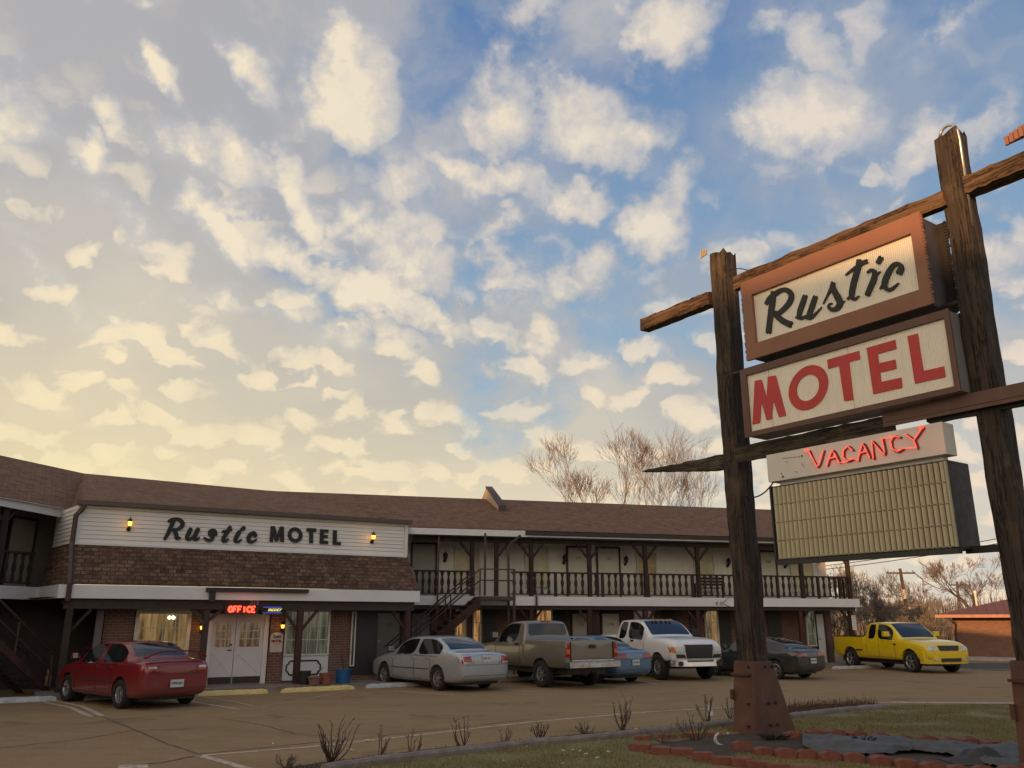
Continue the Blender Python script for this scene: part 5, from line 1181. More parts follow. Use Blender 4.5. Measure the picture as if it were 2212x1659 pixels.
# ------------------------------------------------------------------ vehicles (local frame: +x forward, origin on the ground under the rear axle)
def ring(x, zb, zbelt, ztop, w, wt):
    h = zbelt-zb
    half = [(0, zb), (.60*w, zb), (.90*w, zb+.01), (.975*w, zb+.07), (w, zb+.36*h), (w*.995, zb+.70*h), (w*.985, zb+.86*h), (.955*w, zbelt)]
    z6 = max(ztop-.042, zbelt+.4*(ztop-zbelt)); half += [(wt+.012, z6), (wt*.945, ztop-.012), (wt*.52, ztop+.008), (0, ztop+.014)]
    return [(x, y, z) for y, z in half]+[(x, -y, z) for y, z in reversed(half[1:-1])]
NH = 12      # half ring points; full ring = 22
def loft_body(name, st, glass, m, parent, wheels, rw, bed=None, cut=True, arch=1.0):
    """glass: dict interval index -> set of 'S' side, 'T' top band (windscreen or backlight) with material slot"""
    bm = bmesh.new(); R_ = []; cr = bm.edges.layers.float.new('crease_edge'); cv = bm.verts.layers.float.new('crease_vert')
    for s in st: R_.append([bm.verts.new(q) for q in ring(*s)])
    n = len(R_[0])
    inset = {}
    for i in range(len(st)-1):
        for k in range(n):
            f = bm.faces.new((R_[i][k], R_[i][(k+1) % n], R_[i+1][(k+1) % n], R_[i+1][k])); f.smooth = True
            g = glass.get(i, {})
            kk = k if k < n/2 else None
            if k == 7 or k == n-8:
                if 'S' in g: inset.setdefault((g['S'], 'S%d' % (k == 7)), []).append(f)
            if k in (9, 10, n-10, n-11):
                if 'T' in g: inset.setdefault((g['T'], 'T'), []).append(f)
    bm.faces.new(R_[0]); bm.faces.new(R_[-1][::-1])
    for i in range(len(st)-1):
        for k in (7, n-7):
            e = bm.edges.get((R_[i][k], R_[i+1][k]))
            if e: e[cr] = .55 if (bed and st[i][0] < bed[1]) else .30
    if bed:
        for i in range(len(st)-1):
            for k in (8, 9, n-8, n-9):
                e = bm.edges.get((R_[i][k], R_[i+1][k]))
                if e and st[i][0] < bed[1]: e[cr] = .5
        for q in R_[1]:
            for e in q.link_edges:
                if all(v in R_[1] for v in e.verts): e[cr] = .6
    bm.normal_update()
    bmesh.ops.recalc_face_normals(bm, faces=bm.faces)
    bedf = []
    if bed:
        bf = []
        for f in bm.faces:
            c = f.calc_center_median()
            if bed[0] < c.x < bed[1] and f.normal.z > .8 and c.z > .9: bf.append(f)
        r = bmesh.ops.inset_region(bm, faces=bf, thickness=.07, use_even_offset=False)
        r = bmesh.ops.inset_region(bm, faces=bf, thickness=.01, use_even_offset=False)
        for v in {v for f in bf for v in f.verts}: v.co.z -= .42
    for key, fs in inset.items():
        if key[1][0] == 'S':
            bmesh.ops.inset_region(bm, faces=fs, thickness=.016, use_even_offset=True)
        else: bmesh.ops.inset_region(bm, faces=fs, thickness=.03, use_even_offset=True)
        for f in fs: f.material_index = key[0]
        ss_ = set(fs)
        for f in fs:
            for e in f.edges:
                if sum(1 for g_ in e.link_faces if g_ in ss_) == 1: e[cr] = .85
            for v in f.verts:
                if sum(1 for g_ in v.link_faces if g_ in ss_) == 1: v[cv] = .55
    me = bpy.data.meshes.new(name); bm.to_mesh(me); bm.free()
    for q in m: me.materials.append(q)
    o = bpy.data.objects.new('tmp', me); col.objects.link(o)
    md = o.modifiers.new('s', 'SUBSURF'); md.levels = md.render_levels = 2
    cutters = []
    if cut:
        for (x, y) in wheels:
            for sg in (-1, 1):
                b = MB(); ra = rw*1.12*arch; b.lathe([(0, -.30), (ra, -.30), (ra, .3), (0, .3)], (x, sg*(y+.14), rw+.03), 28, axis='Y')
                c = b.build('cut', M['black']); md = o.modifiers.new('b', 'BOOLEAN'); md.operation = 'DIFFERENCE'; md.solver = 'EXACT'; md.object = c; md.material_mode = 'INDEX'; cutters.append(c)
    dg = bpy.context.evaluated_depsgraph_get(); me2 = bpy.data.meshes.new_from_object(o.evaluated_get(dg)); bpy.data.objects.remove(o)
    for c in cutters: bpy.data.objects.remove(c)
    bm = bmesh.new(); bm.from_mesh(me2); bvh = BVHTree.FromBMesh(bm)
    parts = {}
    names = {1: 'windshield', 2: 'rear_window', 3: 'side_window'}
    for idx, nm in names.items():
        fs = [f for f in bm.faces if f.material_index == idx]
        if not fs: continue
        groups = [fs]
        if idx == 3: groups = [[f for f in fs if f.calc_center_median().y > 0], [f for f in fs if f.calc_center_median().y <= 0]]
        for g in groups:
            b2 = bmesh.new(); vm_ = {}
            for f in g:
                vs = []
                for v in f.verts:
                    if v.index not in vm_: vm_[v.index] = b2.verts.new(v.co)
                    vs.append(vm_[v.index])
                nf = b2.faces.new(vs); nf.smooth = True
            mg = bpy.data.meshes.new(nm); b2.to_mesh(mg); b2.free(); mg.materials.append(M['car_glass'])
            oo = link_mesh(nm, mg, parent)
    bmesh.ops.delete(bm, geom=[f for f in bm.faces if f.material_index in names], context='FACES')
    for f in bm.faces: f.smooth = True; f.material_index = 0
    mb = bpy.data.meshes.new(name); bm.to_mesh(mb); bm.free(); mb.materials.append(m[0]); mb.set_sharp_from_angle(angle=rad(40))
    body = link_mesh('body', mb, parent)
    return body, bvh
def patch(name, bvh, d, c4, m, parent, off=.008, nu=6, nv=4, smooth=True):
    """panel that hugs the body. d: 'R' seen from the rear, 'F' front, 'L','Z' sides/top. c4: corners (u,z) or (x,z)"""
    vs = []; ok = True
    for j in range(nv+1):
        for i in range(nu+1):
            u, v = i/nu, j/nv
            a = [(c4[0][k]*(1-u)+c4[1][k]*u)*(1-v)+(c4[3][k]*(1-u)+c4[2][k]*u)*v for k in (0, 1)]
            if d == 'R': o_, dr = Vector((-3, a[0], a[1])), Vector((1, 0, 0))
            elif d == 'F': o_, dr = Vector((9, a[0], a[1])), Vector((-1, 0, 0))
            elif d == 'L': o_, dr = Vector((a[0], 3, a[1])), Vector((0, -1, 0))
            else: o_, dr = Vector((a[0], -3, a[1])), Vector((0, 1, 0))
            h = bvh.ray_cast(o_, dr)
            if h[0] is None: h = bvh.find_nearest(o_+dr*(3.2 if d in 'RF' else 2.2))
            vs.append(h[0]-dr*off)
    n = nu+1; b = MB(); N_ = len(vs)
    dv = {'R': Vector((1, 0, 0)), 'F': Vector((-1, 0, 0)), 'L': Vector((0, -1, 0)), 'Z': Vector((0, 1, 0))}[d]*(off+.02)
    fs = []
    for j in range(nv):
        for i in range(nu): fs.append((j*n+i, j*n+i+1, (j+1)*n+i+1, (j+1)*n+i))
    rim = [j for j in range(nu)]+[k*n+nu for k in range(nv)]+[nv*n+nu-j for j in range(nu)]+[(nv-k)*n for k in range(nv)]
    vs2 = vs+[vs[i]+dv for i in rim]; L = len(rim)
    for q in range(L): fs.append((rim[q], rim[(q+1) % L], N_+(q+1) % L, N_+q))
    b.add(vs2, fs)
    return b.build(name, m, parent, smooth='auto')
def wheel(parent, x, y, r, side, w=.20, spokes=6, rimr=.66, name='wheel', steel=False, dark=False):
    e = MB(); hw = w/2; R2 = r*rimr
    e.lathe([(R2, -hw*.8), (R2+.01, -hw), (r*.93, -hw), (r*.99, -hw*.75), (r, -hw*.4), (r, hw*.4), (r*.99, hw*.75), (r*.93, hw), (R2+.01, hw), (R2, hw*.8)], (x, y, r), 28, axis='Y', cap=False)
    o = e.build(name, M['rubber'], parent, smooth='auto')
    b = MB(); yo = y+side*hw*.72; yi = y+side*hw*.10
    b.cur = 0
    # barrel + lip
    prof = [(R2*.99, 0.0), (R2*.90, .004), (R2*.86, -.02), (R2*.82, -.05)]
    n = 28; base = len(b.v)
    for (rr, h) in prof:
        for k in range(n):
            a = 2*math.pi*k/n; b.v.append((x+rr*math.cos(a), yo+side*h, r+rr*math.sin(a)))
    for i in range(len(prof)-1):
        for k in range(n): b.f.append((base+i*n+k, base+i*n+(k+1) % n, base+(i+1)*n+(k+1) % n, base+(i+1)*n+k)); b.mi.append(0)
    for k in range(spokes):
        a = 2*math.pi*(k+.25)/spokes; ca, sa = math.cos(a), math.sin(a); wd = R2*(.20 if not steel else .34)
        def q(rr, tt, h): return (x+ca*rr-sa*tt, yo+side*h, r+sa*rr+ca*tt)
        b.hexa([q(.02, -wd*.8, -.045), q(R2*.9, -wd*.55, -.035), q(R2*.9, wd*.55, -.035), q(.02, wd*.8, -.045), q(.02, -wd*.6, -.012), q(R2*.9, -wd*.4, -.004), q(R2*.9, wd*.4, -.004), q(.02, wd*.6, -.012)])
    b.lathe([(0, -.02), (R2*.25, -.02), (R2*.22, .006), (0, .010)] if side > 0 else [(0, .02), (R2*.25, .02), (R2*.22, -.006), (0, -.010)], (x, yo, r), 14, axis='Y')
    b.build('rim', M['alloy'] if not dark else M['black'], o, smooth='auto')
    b = MB(); b.lathe([(0, -.002), (R2*.97, -.002), (R2*.97, .002), (0, .002)], (x, yo-side*.062, r), 20, axis='Y'); b.build('brake_drum', M['black'], o)
    return o
def strip(name, b_, bvh, pts, d, w, m, parent):
    vs = []
    for i, a in enumerate(pts):
        o_, dr = (Vector((a[0], 3, a[1])), Vector((0, -1, 0))) if d == 'L' else (Vector((a[0], -3, a[1])), Vector((0, 1, 0)))
        h = bvh.ray_cast(o_, dr)[0]
        if h is None: continue
        vs.append(h-dr*.003)
    if len(vs) < 2: return
    b_.tube(vs, w, 4)
def mirror(parent, x, y, z, side, m, s=1.0):
    b = MB(); b.box(x-.06*s, x+.06*s, y+side*.07, y+side*.25*s, z-.07*s, z+.08*s)
    b.hexa([(x-.03, y, z-.06), (x+.05, y, z-.06), (x+.05, y+side*.10, z-.05), (x-.03, y+side*.10, z-.05), (x-.03, y, z-.02), (x+.05, y, z-.02), (x+.05, y+side*.10, z+.0), (x-.03, y+side*.10, z+.0)])
    o = b.build('mirror', m, parent)
    md = o.modifiers.new('b', 'BEVEL'); md.width = .02; md.segments = 2
    b = MB(); b.box(x-.066*s, x-.0605*s, y+side*.09, y+side*.235*s, z-.055*s, z+.065*s); b.build('mirror_glass', M['chrome'], o)
def plate(parent, bvh, d, zc, txt, yc=0.0, m=None, ink=None):
    h = bvh.ray_cast(Vector((-3 if d == 'R' else 9, yc, zc)), Vector((1 if d == 'R' else -1, 0, 0)))[0] or bvh.find_nearest(Vector((-3 if d == 'R' else 9, yc, zc)))[0] or bvh.ray_cast(Vector((-3 if d == 'R' else 9, yc, zc+.25)), Vector((1 if d == 'R' else -1, 0, 0)))[0]
    x = h.x+(-.02 if d == 'R' else .02); sg = -1 if d == 'R' else 1
    b = MB(); b.box(min(x, x+sg*.012), max(x, x+sg*.012), yc-.155, yc+.155, zc-.08, zc+.08); o = b.build('license_plate', m or M['plate'], parent)
    me = textmesh(txt, .072, .002, bold=.0015)
    if d == 'R': mt = Matrix(((0, 0, -1, x-.014), (-1, 0, 0, yc), (0, 1, 0, zc), (0, 0, 0, 1)))
    else: mt = Matrix(((0, 0, 1, x+.014), (1, 0, 0, yc), (0, 1, 0, zc), (0, 0, 0, 1)))
    me.transform(mt); me.materials.clear(); me.materials.append(ink or M['plate_ink']); link_mesh('plate_number', me, o)
def place_car(P_rear_left, az, track, side='L'):
    """world position of the rear axle centre on the ground from one wheel's foot"""
    h = Vector((math.sin(rad(az)), math.cos(rad(az)), 0)); r = Vector((h.y, -h.x, 0))
    P = Vector((P_rear_left[0], P_rear_left[1], 0)); return P+r*(track/2)*(1 if side == 'L' else -1)

def sedan(label, loc, az, L, hw, H, wb, ro, pm, trunk=.98, style='sedan', rimn=6, wr=.31, tail='low', pl='W8D4E1', spoiler=False, coupe=False, chrome_trim=False):
    P = dict(); car = empty('parked_car', loc, rad(90)-rad(az), label=label, cat='car', group='cars and pickups parked at the motel')
    xr = -ro; xf = L-ro; c = L
    b_top = H; bt = trunk-.03
    X = lambda f: xr+f*c
    if style == 'sedan': k_tr, k_bl, k_rt, k_ws, k_cw = .165, .30, .34, .60, .745
    else: k_tr, k_bl, k_rt, k_ws, k_cw = .10, .31, .40, .56, .72
    be = bt-.075
    st = [(X(0), .40, bt-.16, bt-.12, hw*.80, hw*.70), (X(.008), .30, bt-.08, bt-.03, hw*.90, hw*.76), (X(.05), .22, bt-.03, bt+.035, hw*.965, hw*.80), (X(k_tr-.02), .20, bt-.03, bt+.05, hw*.99, hw*.80),
          (X(k_tr), .20, bt-.035, bt+.065, hw*.99, hw*.79), (X(k_tr+.045), .20, be+.02, bt+.065+(H-bt-.065)*.42, hw, hw*.75), (X(k_bl), .20, be+.01, H-.04, hw, hw*.68), (X(k_rt), .20, be, H-.012, hw, hw*.67),
          (X(.455), .20, be-.01, H, hw, hw*.67), (X(.472), .20, be-.01, H, hw, hw*.67), (X(k_ws), .20, be-.025, H-.025, hw, hw*.665), (X(k_ws+.075), .20, be-.035, (H-.03)*.52+bt*.48+.02, hw, hw*.74), (X(k_cw), .20, be-.04, bt-.01, hw*.99, hw*.82), (X(k_cw+.02), .20, be-.045, bt-.025, hw*.985, hw*.82),
          (X(.90), .22, bt-.20, bt-.11, hw*.96, hw*.76), (X(.97), .24, bt-.30, bt-.22, hw*.88, hw*.70), (X(.992), .28, bt-.36, bt-.30, hw*.76, hw*.6), (X(1.0), .36, bt-.42, bt-.38, hw*.62, hw*.5)]
    gl = {4: {'T': 2}, 5: {'T': 2, 'S': 3}, 6: {'S': 3}, 7: {'S': 3}, 9: {'S': 3}, 10: {'T': 1, 'S': 3}, 11: {'T': 1}}
    ty = hw-.10
    body, bvh = loft_body('body', st, gl, [pm, M['car_glass'], M['car_glass'], M['car_glass']], car, [(0, ty), (wb, ty)], wr)
    for x in (0, wb):
        for sg in (1, -1): wheel(car, x, sg*(ty-.01), wr, sg, spokes=rimn, w=.19)
    # dark underside and arches
    b = MB(); b.box(xr+.35, xf-.35, -hw*.75, hw*.75, .17, .32); b.box(-.40, .40, -hw+.14, hw-.14, .3, .62); b.box(wb-.42, wb+.42, -hw+.14, hw-.14, .3, .6); b.build('underbody', M['black'], car)
    # rear lights
    zt0, zt1 = bt-.16, bt+.0
    if tail == 'tall': q = [(.50, bt-.27), (hw*.93, bt-.27), (hw*.93, bt-.04), (.56, bt-.02)]
    elif tail == 'wide': q = [(.34, bt-.22), (hw*.93, bt-.22), (hw*.95, bt-.07), (.36, bt-.07)]
    elif tail == 'round': q = [(.30, bt-.20), (hw*.90, bt-.20), (hw*.92, bt-.08), (.30, bt-.08)]
    else: q = [(.46, bt-.24), (hw*.93, bt-.27), (hw*.95, bt-.06), (.50, bt-.07)]
    for sg in (1, -1):
        t_ = patch('taillight', bvh, 'R', [(sg*a, z) for a, z in q], M['lamp_red'], car, .008, 8, 4)
        w0, w1 = q[0][0]+.04, q[1][0]-.06; zc = (q[0][1]+q[2][1])/2
        if tail == 'low': patch('reversing_light', bvh, 'R', [(sg*w0, zc+.0), (sg*(w0+.18), zc-.0), (sg*(w0+.18), zc+.045), (sg*w0, zc+.045)], M['lamp_clear'], t_, .018, 3, 2)
        if tail == 'tall': patch('reversing_light', bvh, 'R', [(sg*(w0-.0), q[0][1]+.01), (sg*(w1), q[0][1]+.01), (sg*w1, q[0][1]+.05), (sg*w0, q[0][1]+.05)], M['lamp_clear'], t_, .018, 3, 2)
        patch('headlight', bvh, 'F', [(sg*.40, bt-.42), (sg*hw*.86, bt-.40), (sg*hw*.88, bt-.29), (sg*.42, bt-.32)], M['lamp_clear'], car, .008, 5, 3)
    b = MB()      # panel gaps
    for d in ('L', 'Z'):
        for xx in ((X(.30), X(.465), X(.70)) if not coupe else (X(.37), X(.70))): strip('g', b, bvh, [(xx, z) for z in (.30, .4, .5, .6, .7, .78, bt-.06)], d, .005, M['black'], car)
        strip('g', b, bvh, [(X(f), .29) for f in (.28, .4, .5, .6, .70)], d, .005, M['black'], car)
    b.build('panel_gaps', M['black'], car)
    for d in ('L', 'Z'):
        b = MB(); strip('m', b, bvh, [(X(.27+.44*i/10), .56) for i in range(11)], d, .014, M['black'], car)
        if b.v: b.build('side_moulding', M['side_rub'], car)
        b = MB(); strip('m', b, bvh, [(X(.24+.44*i/10), bt-.095) for i in range(11)], d, .007, M['black'], car)
        if b.v: b.build('window_trim', M['black'], car)
    b = MB()      # boot lid and bumper seams on the back
    def rl(pts, r_=.005):
        vs = []
        for (y, z) in pts:
            h = bvh.ray_cast(Vector((-3, y, z)), Vector((1, 0, 0)))[0]
            if h is not None: vs.append(h+Vector((-.003, 0, 0)))
        if len(vs) > 1: b.tube(vs, r_, 4)
    zs_ = q[0][1]-.03
    rl([(-hw*.88+i*hw*1.76/16, zs_) for i in range(17)], .006); rl([(-.44, zs_), (-.45, bt-.1), (-.50, bt)]); rl([(.44, zs_), (.45, bt-.1), (.50, bt)])
    rl([(-hw*.82+i*hw*1.64/14, .42) for i in range(15)], .006)
    b.build('bumper_seam', M['black'], car)
    if chrome_trim:
        patch('trim', bvh, 'R', [(-.30, bt-.03), (.30, bt-.03), (.30, bt-.015), (-.30, bt-.015)], M['chrome'], car, .012, 8, 1)
        patch('plate_recess', bvh, 'R', [(-.30, bt-.22), (.30, bt-.22), (.32, bt-.05), (-.32, bt-.05)], pm, car, .006, 8, 3)
        plate(car, bvh, 'R', bt-.14, pl)
    else: plate(car, bvh, 'R', .53 if tail == 'low' else bt-.34, pl)
    if spoiler:
        b = MB(); zs = bt+.20; n = 12
        top = []
        for i in range(n+1):
            y = -hw*.82+2*hw*.82*i/n; a = 1-abs(2*i/n-1)**4; top.append((y, bt+.06+.13*a))
        for i in range(n):
            (y0, z0), (y1, z1) = top[i], top[i+1]; xx = X(.015)
            b.hexa([(xx, y0, z0), (xx+.16, y0, z0-.005), (xx+.16, y1, z1-.005), (xx, y1, z1), (xx-.01, y0, z0+.03), (xx+.15, y0, z0+.025), (xx+.15, y1, z1+.025), (xx-.01, y1, z1+.03)])
        b.build('spoiler', pm, car, smooth='auto')
    for sg in (1, -1):
        mirror(car, X(k_ws+.085), sg*hw*.95, bt+.06, sg, pm, .85)
        for xx in ((X(.33), X(.49)) if not coupe else (X(.40),)):
            h = bvh.ray_cast(Vector((xx, sg*3, bt-.14)), Vector((0, -sg, 0)))[0]
            b = MB(); b.box(h.x-.09, h.x+.09, min(h.y, h.y+sg*.03), max(h.y, h.y+sg*.03), h.z-.018, h.z+.018); b.build('door_handle', pm, car)
    return car

def pickup(label, loc, az, spec, pm):
    S = spec; car = empty('pickup_truck', loc, rad(90)-rad(az), label=label, cat='pickup', group='cars and pickups parked at the motel')
    L, hw, H, wb, ro, wr = S['L'], S['hw'], S['H'], S['wb'], S['ro'], S['wr']; xr = -ro; xf = L-ro
    bl, zr, zb = S['bed'], S['rail'], S['zb']        # bed length, rail height, sill
    xb = xr+bl; cabl = S['cab']; xc = xb+.05+cabl      # cab from xb+.05 to windscreen base xc
    hz = S['hood']; bw = S.get('bedw', hw)
    zc_ = zr-S.get('drop', .10)
    st = [(xr, zb+.22, zr-.03, zr-.005, bw*.93, bw*.88), (xr+.02, zb+.12, zr-.02, zr, bw*.985, bw*.93), (xr+.10, zb, zr-.02, zr, bw, bw*.94), (xb-.06, zb, zr-.02, zr, bw, bw*.94), (xb-.01, zb, zr-.025, zr-.0, bw*.99, bw*.93),
          (xb+.005, zb, zr-.03, zr-.0, bw*.955, bw*.90), (xb+.035, zb, zr-.03, zr-.0, bw*.955, bw*.90), (xb+.05, zb, zr-.02, zr+.03, hw*.98, hw*.86), (xb+.07, zb, zr-.06, zr+.08, hw, hw*.84), (xb+.15, zb, zc_, H-.05, hw, hw*.77), (xb+.27, zb, zc_, H-.01, hw, hw*.765)]
    gl = {8: {'T': 2}}
    i0 = len(st)-1
    if S['doors'] == 2:
        pm1 = xb+.30+(xc-.78-xb-.30)*.42; st += [(pm1, zb, zc_, H, hw, hw*.77), (pm1+.08, zb, zc_, H, hw, hw*.77)]
        gl[i0] = {'S': 3}; gl[i0+2] = {'S': 3}
    else:
        st += [(xb+.38, zb, zc_, H, hw, hw*.77)]; gl[i0+1] = {'S': 3}
    j = len(st)
    st += [(xc-.72, zb, zc_-.01, H-.02, hw, hw*.765), (xc-.36, zb, zc_-.02, (H+hz)/2+.05, hw, hw*.815), (xc, zb, min(zc_, zr-.07), hz+.02, hw*.995, hw*.86), (xc+.03, zb, zr-.08, hz, hw*.99, hw*.86)]
    gl.setdefault(j-1, {'S': 3}); gl[j] = {'T': 1, 'S': 3}; gl[j+1] = {'T': 1}
    nd = S['nose']
    st += [(xf-.60, zb+.02, hz-.16, hz-nd*.35, hw*.98, hw*.83), (xf-.16, zb+.05, hz-.20-nd*.5, hz-.04-nd*.8, hw*.95, hw*.80), (xf-.04, zb+.08, hz-.24-nd*.6, hz-.12-nd, hw*.90, hw*.74), (xf, zb+.16, hz-.32-nd*.6, hz-.22-nd, hw*.80, hw*.64)]
    body, bvh = loft_body('body', st, gl, [pm, M['car_glass'], M['car_glass'], M['car_glass']], car, [(0, hw-.10), (wb, hw-.10)], wr, bed=(xr+.05, xb-.02), arch=S.get('arch', 1.0))
    ty = hw-.13
    for x in (0, wb):
        for sg in (1, -1): wheel(car, x, sg*ty, wr, sg, spokes=S['sp'], w=S.get('tw', .25), rimr=S.get('rimr', .60))
    b = MB(); b.box(xr+.25, xf-.35, -hw*.70, hw*.70, zb-.14, zb+.10); b.box(-.48, .48, -hw+.17, hw-.17, zb-.02, zb+.4); b.box(wb-.5, wb+.5, -hw+.17, hw-.17, zb, zb+.40)
    b.tube([(xr+.3, 0, wr), (xf-.5, 0, wr)], .05, 6); b.tube([(0, -ty, wr), (0, ty, wr)], .07, 8); b.tube([(wb, -ty, wr), (wb, ty, wr)], .06, 8); b.build('underbody', M['black'], car)
    b = MB(); b.box(xr+.12, xb-.08, -bw*.86, bw*.86, zr-.44, zr-.425); b.build('bed_floor', M['black'], car)
    b = MB()
    for d in ('L', 'Z'):
        xs = [xb+.22, xc-.25]
        if S['doors'] == 2: xs.append((xb+.22+xc-.25)*.5-.10)
        for xx in xs: strip('g', b, bvh, [(xx, z) for z in (zb+.12, zb+.25, zb+.4, zb+.55, zr-.06)], d, .006, M['black'], car)
        strip('g', b, bvh, [(xb+.22+(xc-.47-xb)*i/6, zb+.11) for i in range(7)], d, .006, M['black'], car); strip('g', b, bvh, [(xb+.02, z) for z in (zb+.08, zb+.3, zb+.5, zr-.05)], d, .014, M['black'], car)
    b.build('panel_gaps', M['black'], car)
    for sg in (1, -1):
        mirror(car, xc-.45, sg*hw*.98, zr+.12, sg, S.get('mirror', pm), S.get('ms', 1.25))
        xs = [xb+.40] if S['doors'] == 1 else [xb+.40, (xb+xc)/2+.12]
        for xx in xs:
            h = bvh.ray_cast(Vector((xx, sg*3, zr-.13)), Vector((0, -sg, 0)))[0]
            b = MB(); b.box(h.x-.09, h.x+.09, min(h.y, h.y+sg*.03), max(h.y, h.y+sg*.03), h.z-.03, h.z+.03); b.build('door_handle', S.get('handle', M['black']), car)
    return car, body, bvh, dict(xr=xr, xf=xf, xb=xb, xc=xc, zr=zr, zb=zb, hw=hw, bw=bw, H=H, hz=hz)

def W2(x, y): q = gnd(x, y); return (q.x, q.y)
# red sedan
pr = paint('red_car_paint', (.20, .012, .018))
l = place_car(W2(262, 1531), -50, 1.47); sedan('dark red sedan with rear spoiler parked nose-in before the office porch', l, -50, 4.43, .86, 1.41, 2.67, .90, pr, trunk=1.03, tail='low', spoiler=True, pl='W8D4E1', rimn=6, wr=.305)
psil = paint('silver_car_paint', (.40, .43, .46), metal=.35, rough=.32)
l = place_car(W2(950, 1492), -41, 1.54); sedan('silver sedan parked nose-in between the stairs and the tan pickup', l, -41, 4.74, .91, 1.43, 2.70, 1.10, psil, trunk=1.03, tail='tall', pl='Z4C 1K7', rimn=7, wr=.315, chrome_trim=True)
pblu = paint('blue_car_paint', (.10, .20, .33), metal=.3, rough=.3)
l = place_car(W2(1362, 1472), -38, 1.45, 'R'); sedan('light blue sedan squeezed between the tan pickup and the white pickup', l, -38, 4.5, .86, 1.40, 2.6, .95, pblu, trunk=1.0, tail='wide', pl='Y2H 8T3', wr=.30)
pblk = paint('black_car_paint', (.010, .014, .016), rough=.25)
l = place_car(W2(1737, 1464), -37, 1.46, 'R'); sedan('black coupe half hidden behind the sign post, round red tail lamps', l, -37, 4.38, .855, 1.33, 2.57, .90, pblk, trunk=.97, style='coupe', tail='round', pl='K7B 3W2', coupe=True, wr=.30, spoiler=False)
# tan pickup
ptan = paint('tan_truck_paint', (.22, .195, .16), metal=.45, rough=.35)
l = place_car(W2(1175, 1485), -34, 1.66)
tp, body, bvh, D = pickup('tan full-size pickup seen from behind with tailgate toward the lot', l, -34, dict(L=5.5, hw=.98, H=1.86, wb=3.38, ro=1.22, wr=.375, bed=2.05, rail=1.31, zb=.52, cab=1.75, hood=1.18, nose=.04, doors=1, sp=6, mirror=M['black']), ptan)
xr = D['xr']
for sg in (1, -1):
    t_ = patch('taillight', bvh, 'R', [(sg*.80, .86), (sg*.955, .86), (sg*.955, 1.26), (sg*.80, 1.26)], M['lamp_red'], tp, .02, 3, 6)
    patch('amber_lens', bvh, 'R', [(sg*.815, .96), (sg*.94, .96), (sg*.94, 1.08), (sg*.815, 1.08)], M['lamp_amber'], t_, .028, 2, 2)
b = MB(); b.box(xr-.16, xr+.08, -.93, .93, .58, .73); b.box(xr-.165, xr-.05, -.93, .93, .731, .745); bb = b.build('bumper', M['chrome'], tp); md = bb.modifiers.new('b', 'BEVEL'); md.width = .03; md.segments = 2
b = MB(); b.box(xr-.172, xr-.158, -.18, .18, .59, .70); b.build('license_plate', M['plate'], tp)
b = MB(); b.box(xr-.03, xr+.01, -.78, .78, .80, .815); b.box(xr-.03, xr+.01, -.785, -.775, .80, 1.28); b.box(xr-.03, xr+.01, .775, .785, .80, 1.28); b.build('tailgate_gap', M['black'], tp)
b = MB(); b.box(xr-.045, xr-.005, -.11, .11, 1.10, 1.20); b.build('tailgate_handle', M['black'], tp)
b = MB(); b.box(xr-.05, xr+.0, -.77, .77, .755, .80); b.build('step_trim', M['chrome'], tp)
b = MB(); b.box(D['xb']+.16, D['xb']+.28, -.16, .16, 1.80, 1.86); b.build('brake_light', M['lamp_red'], tp)
b = MB(); b.tube([(xr+.1, 0, .42), (xr-.22, 0, .42)], .035, 8); b.box(xr-.25, xr-.16, -.03, .03, .44, .52); b.build('tow_hitch', M['iron'], tp)
# white pickup
pw = paint('white_truck_paint', (.74, .74, .75), rough=.3)
az = 158; h = Vector((math.sin(rad(az)), math.cos(rad(az)), 0)); fr_ = place_car(W2(1428, 1469), az, 1.72, 'R'); l = fr_-h*3.57
# place_car's side flag: here the known foot is the front right wheel
wp, body, bvh, D = pickup('white crew-cab pickup backed in, facing the lot with black grille', l, az, dict(L=5.80, hw=1.0, H=1.90, wb=3.57, ro=1.25, wr=.40, bed=1.95, rail=1.33, zb=.54, cab=2.25, hood=1.36, nose=.07, doors=2, sp=8, mirror=M['black'], ms=1.5), pw)
xf = D['xf']
gr = patch('grille', bvh, 'F', [(-.47, .70), (.47, .70), (.52, 1.12), (-.52, 1.12)], M['black'], wp, .05, 8, 5)
b = MB()
for k in range(9): b.box(xf+.02, xf+.035, -.46, .46, .74+k*.042, .745+k*.042)
b.build('grille_bars', M['iron'], gr)
patch('grille_surround', bvh, 'F', [(-.56, 1.121), (.56, 1.121), (.50, 1.175), (-.50, 1.175)], pw, wp, .045, 8, 2)
for sg in (1, -1):
    hl = patch('headlight', bvh, 'F', [(sg*.55, .84), (sg*.93, .86), (sg*.93, 1.06), (sg*.56, 1.06)], M['lamp_clear'], wp, .02, 5, 3)
    patch('indicator', bvh, 'F', [(sg*.86, .86), (sg*.95, .88), (sg*.95, 1.05), (sg*.87, 1.05)], M['lamp_amber'], hl, .03, 3, 3)
    patch('lower_trim', bvh, 'F', [(sg*.50, .70), (sg*.95, .72), (sg*.95, .83), (sg*.55, .82)], M['black'], wp, .015, 4, 2)
b = MB(); n = 16
for i in range(n):
    y0, y1 = -1.0+2.0*i/n, -1.0+2.0*(i+1)/n; f0, f1 = .10-.22*abs(y0)**3, .10-.22*abs(y1)**3; up = .06 if abs((y0+y1)/2) > .55 else 0
    b.hexa([(xf+f0-.14, y0, .46), (xf+f0, y0, .46), (xf+f1, y1, .46), (xf+f1-.14, y1, .46), (xf+f0-.14, y0, .60+up), (xf+f0-.01, y0, .59+up), (xf+f1-.01, y1, .59+up), (xf+f1-.14, y1, .60+up)])
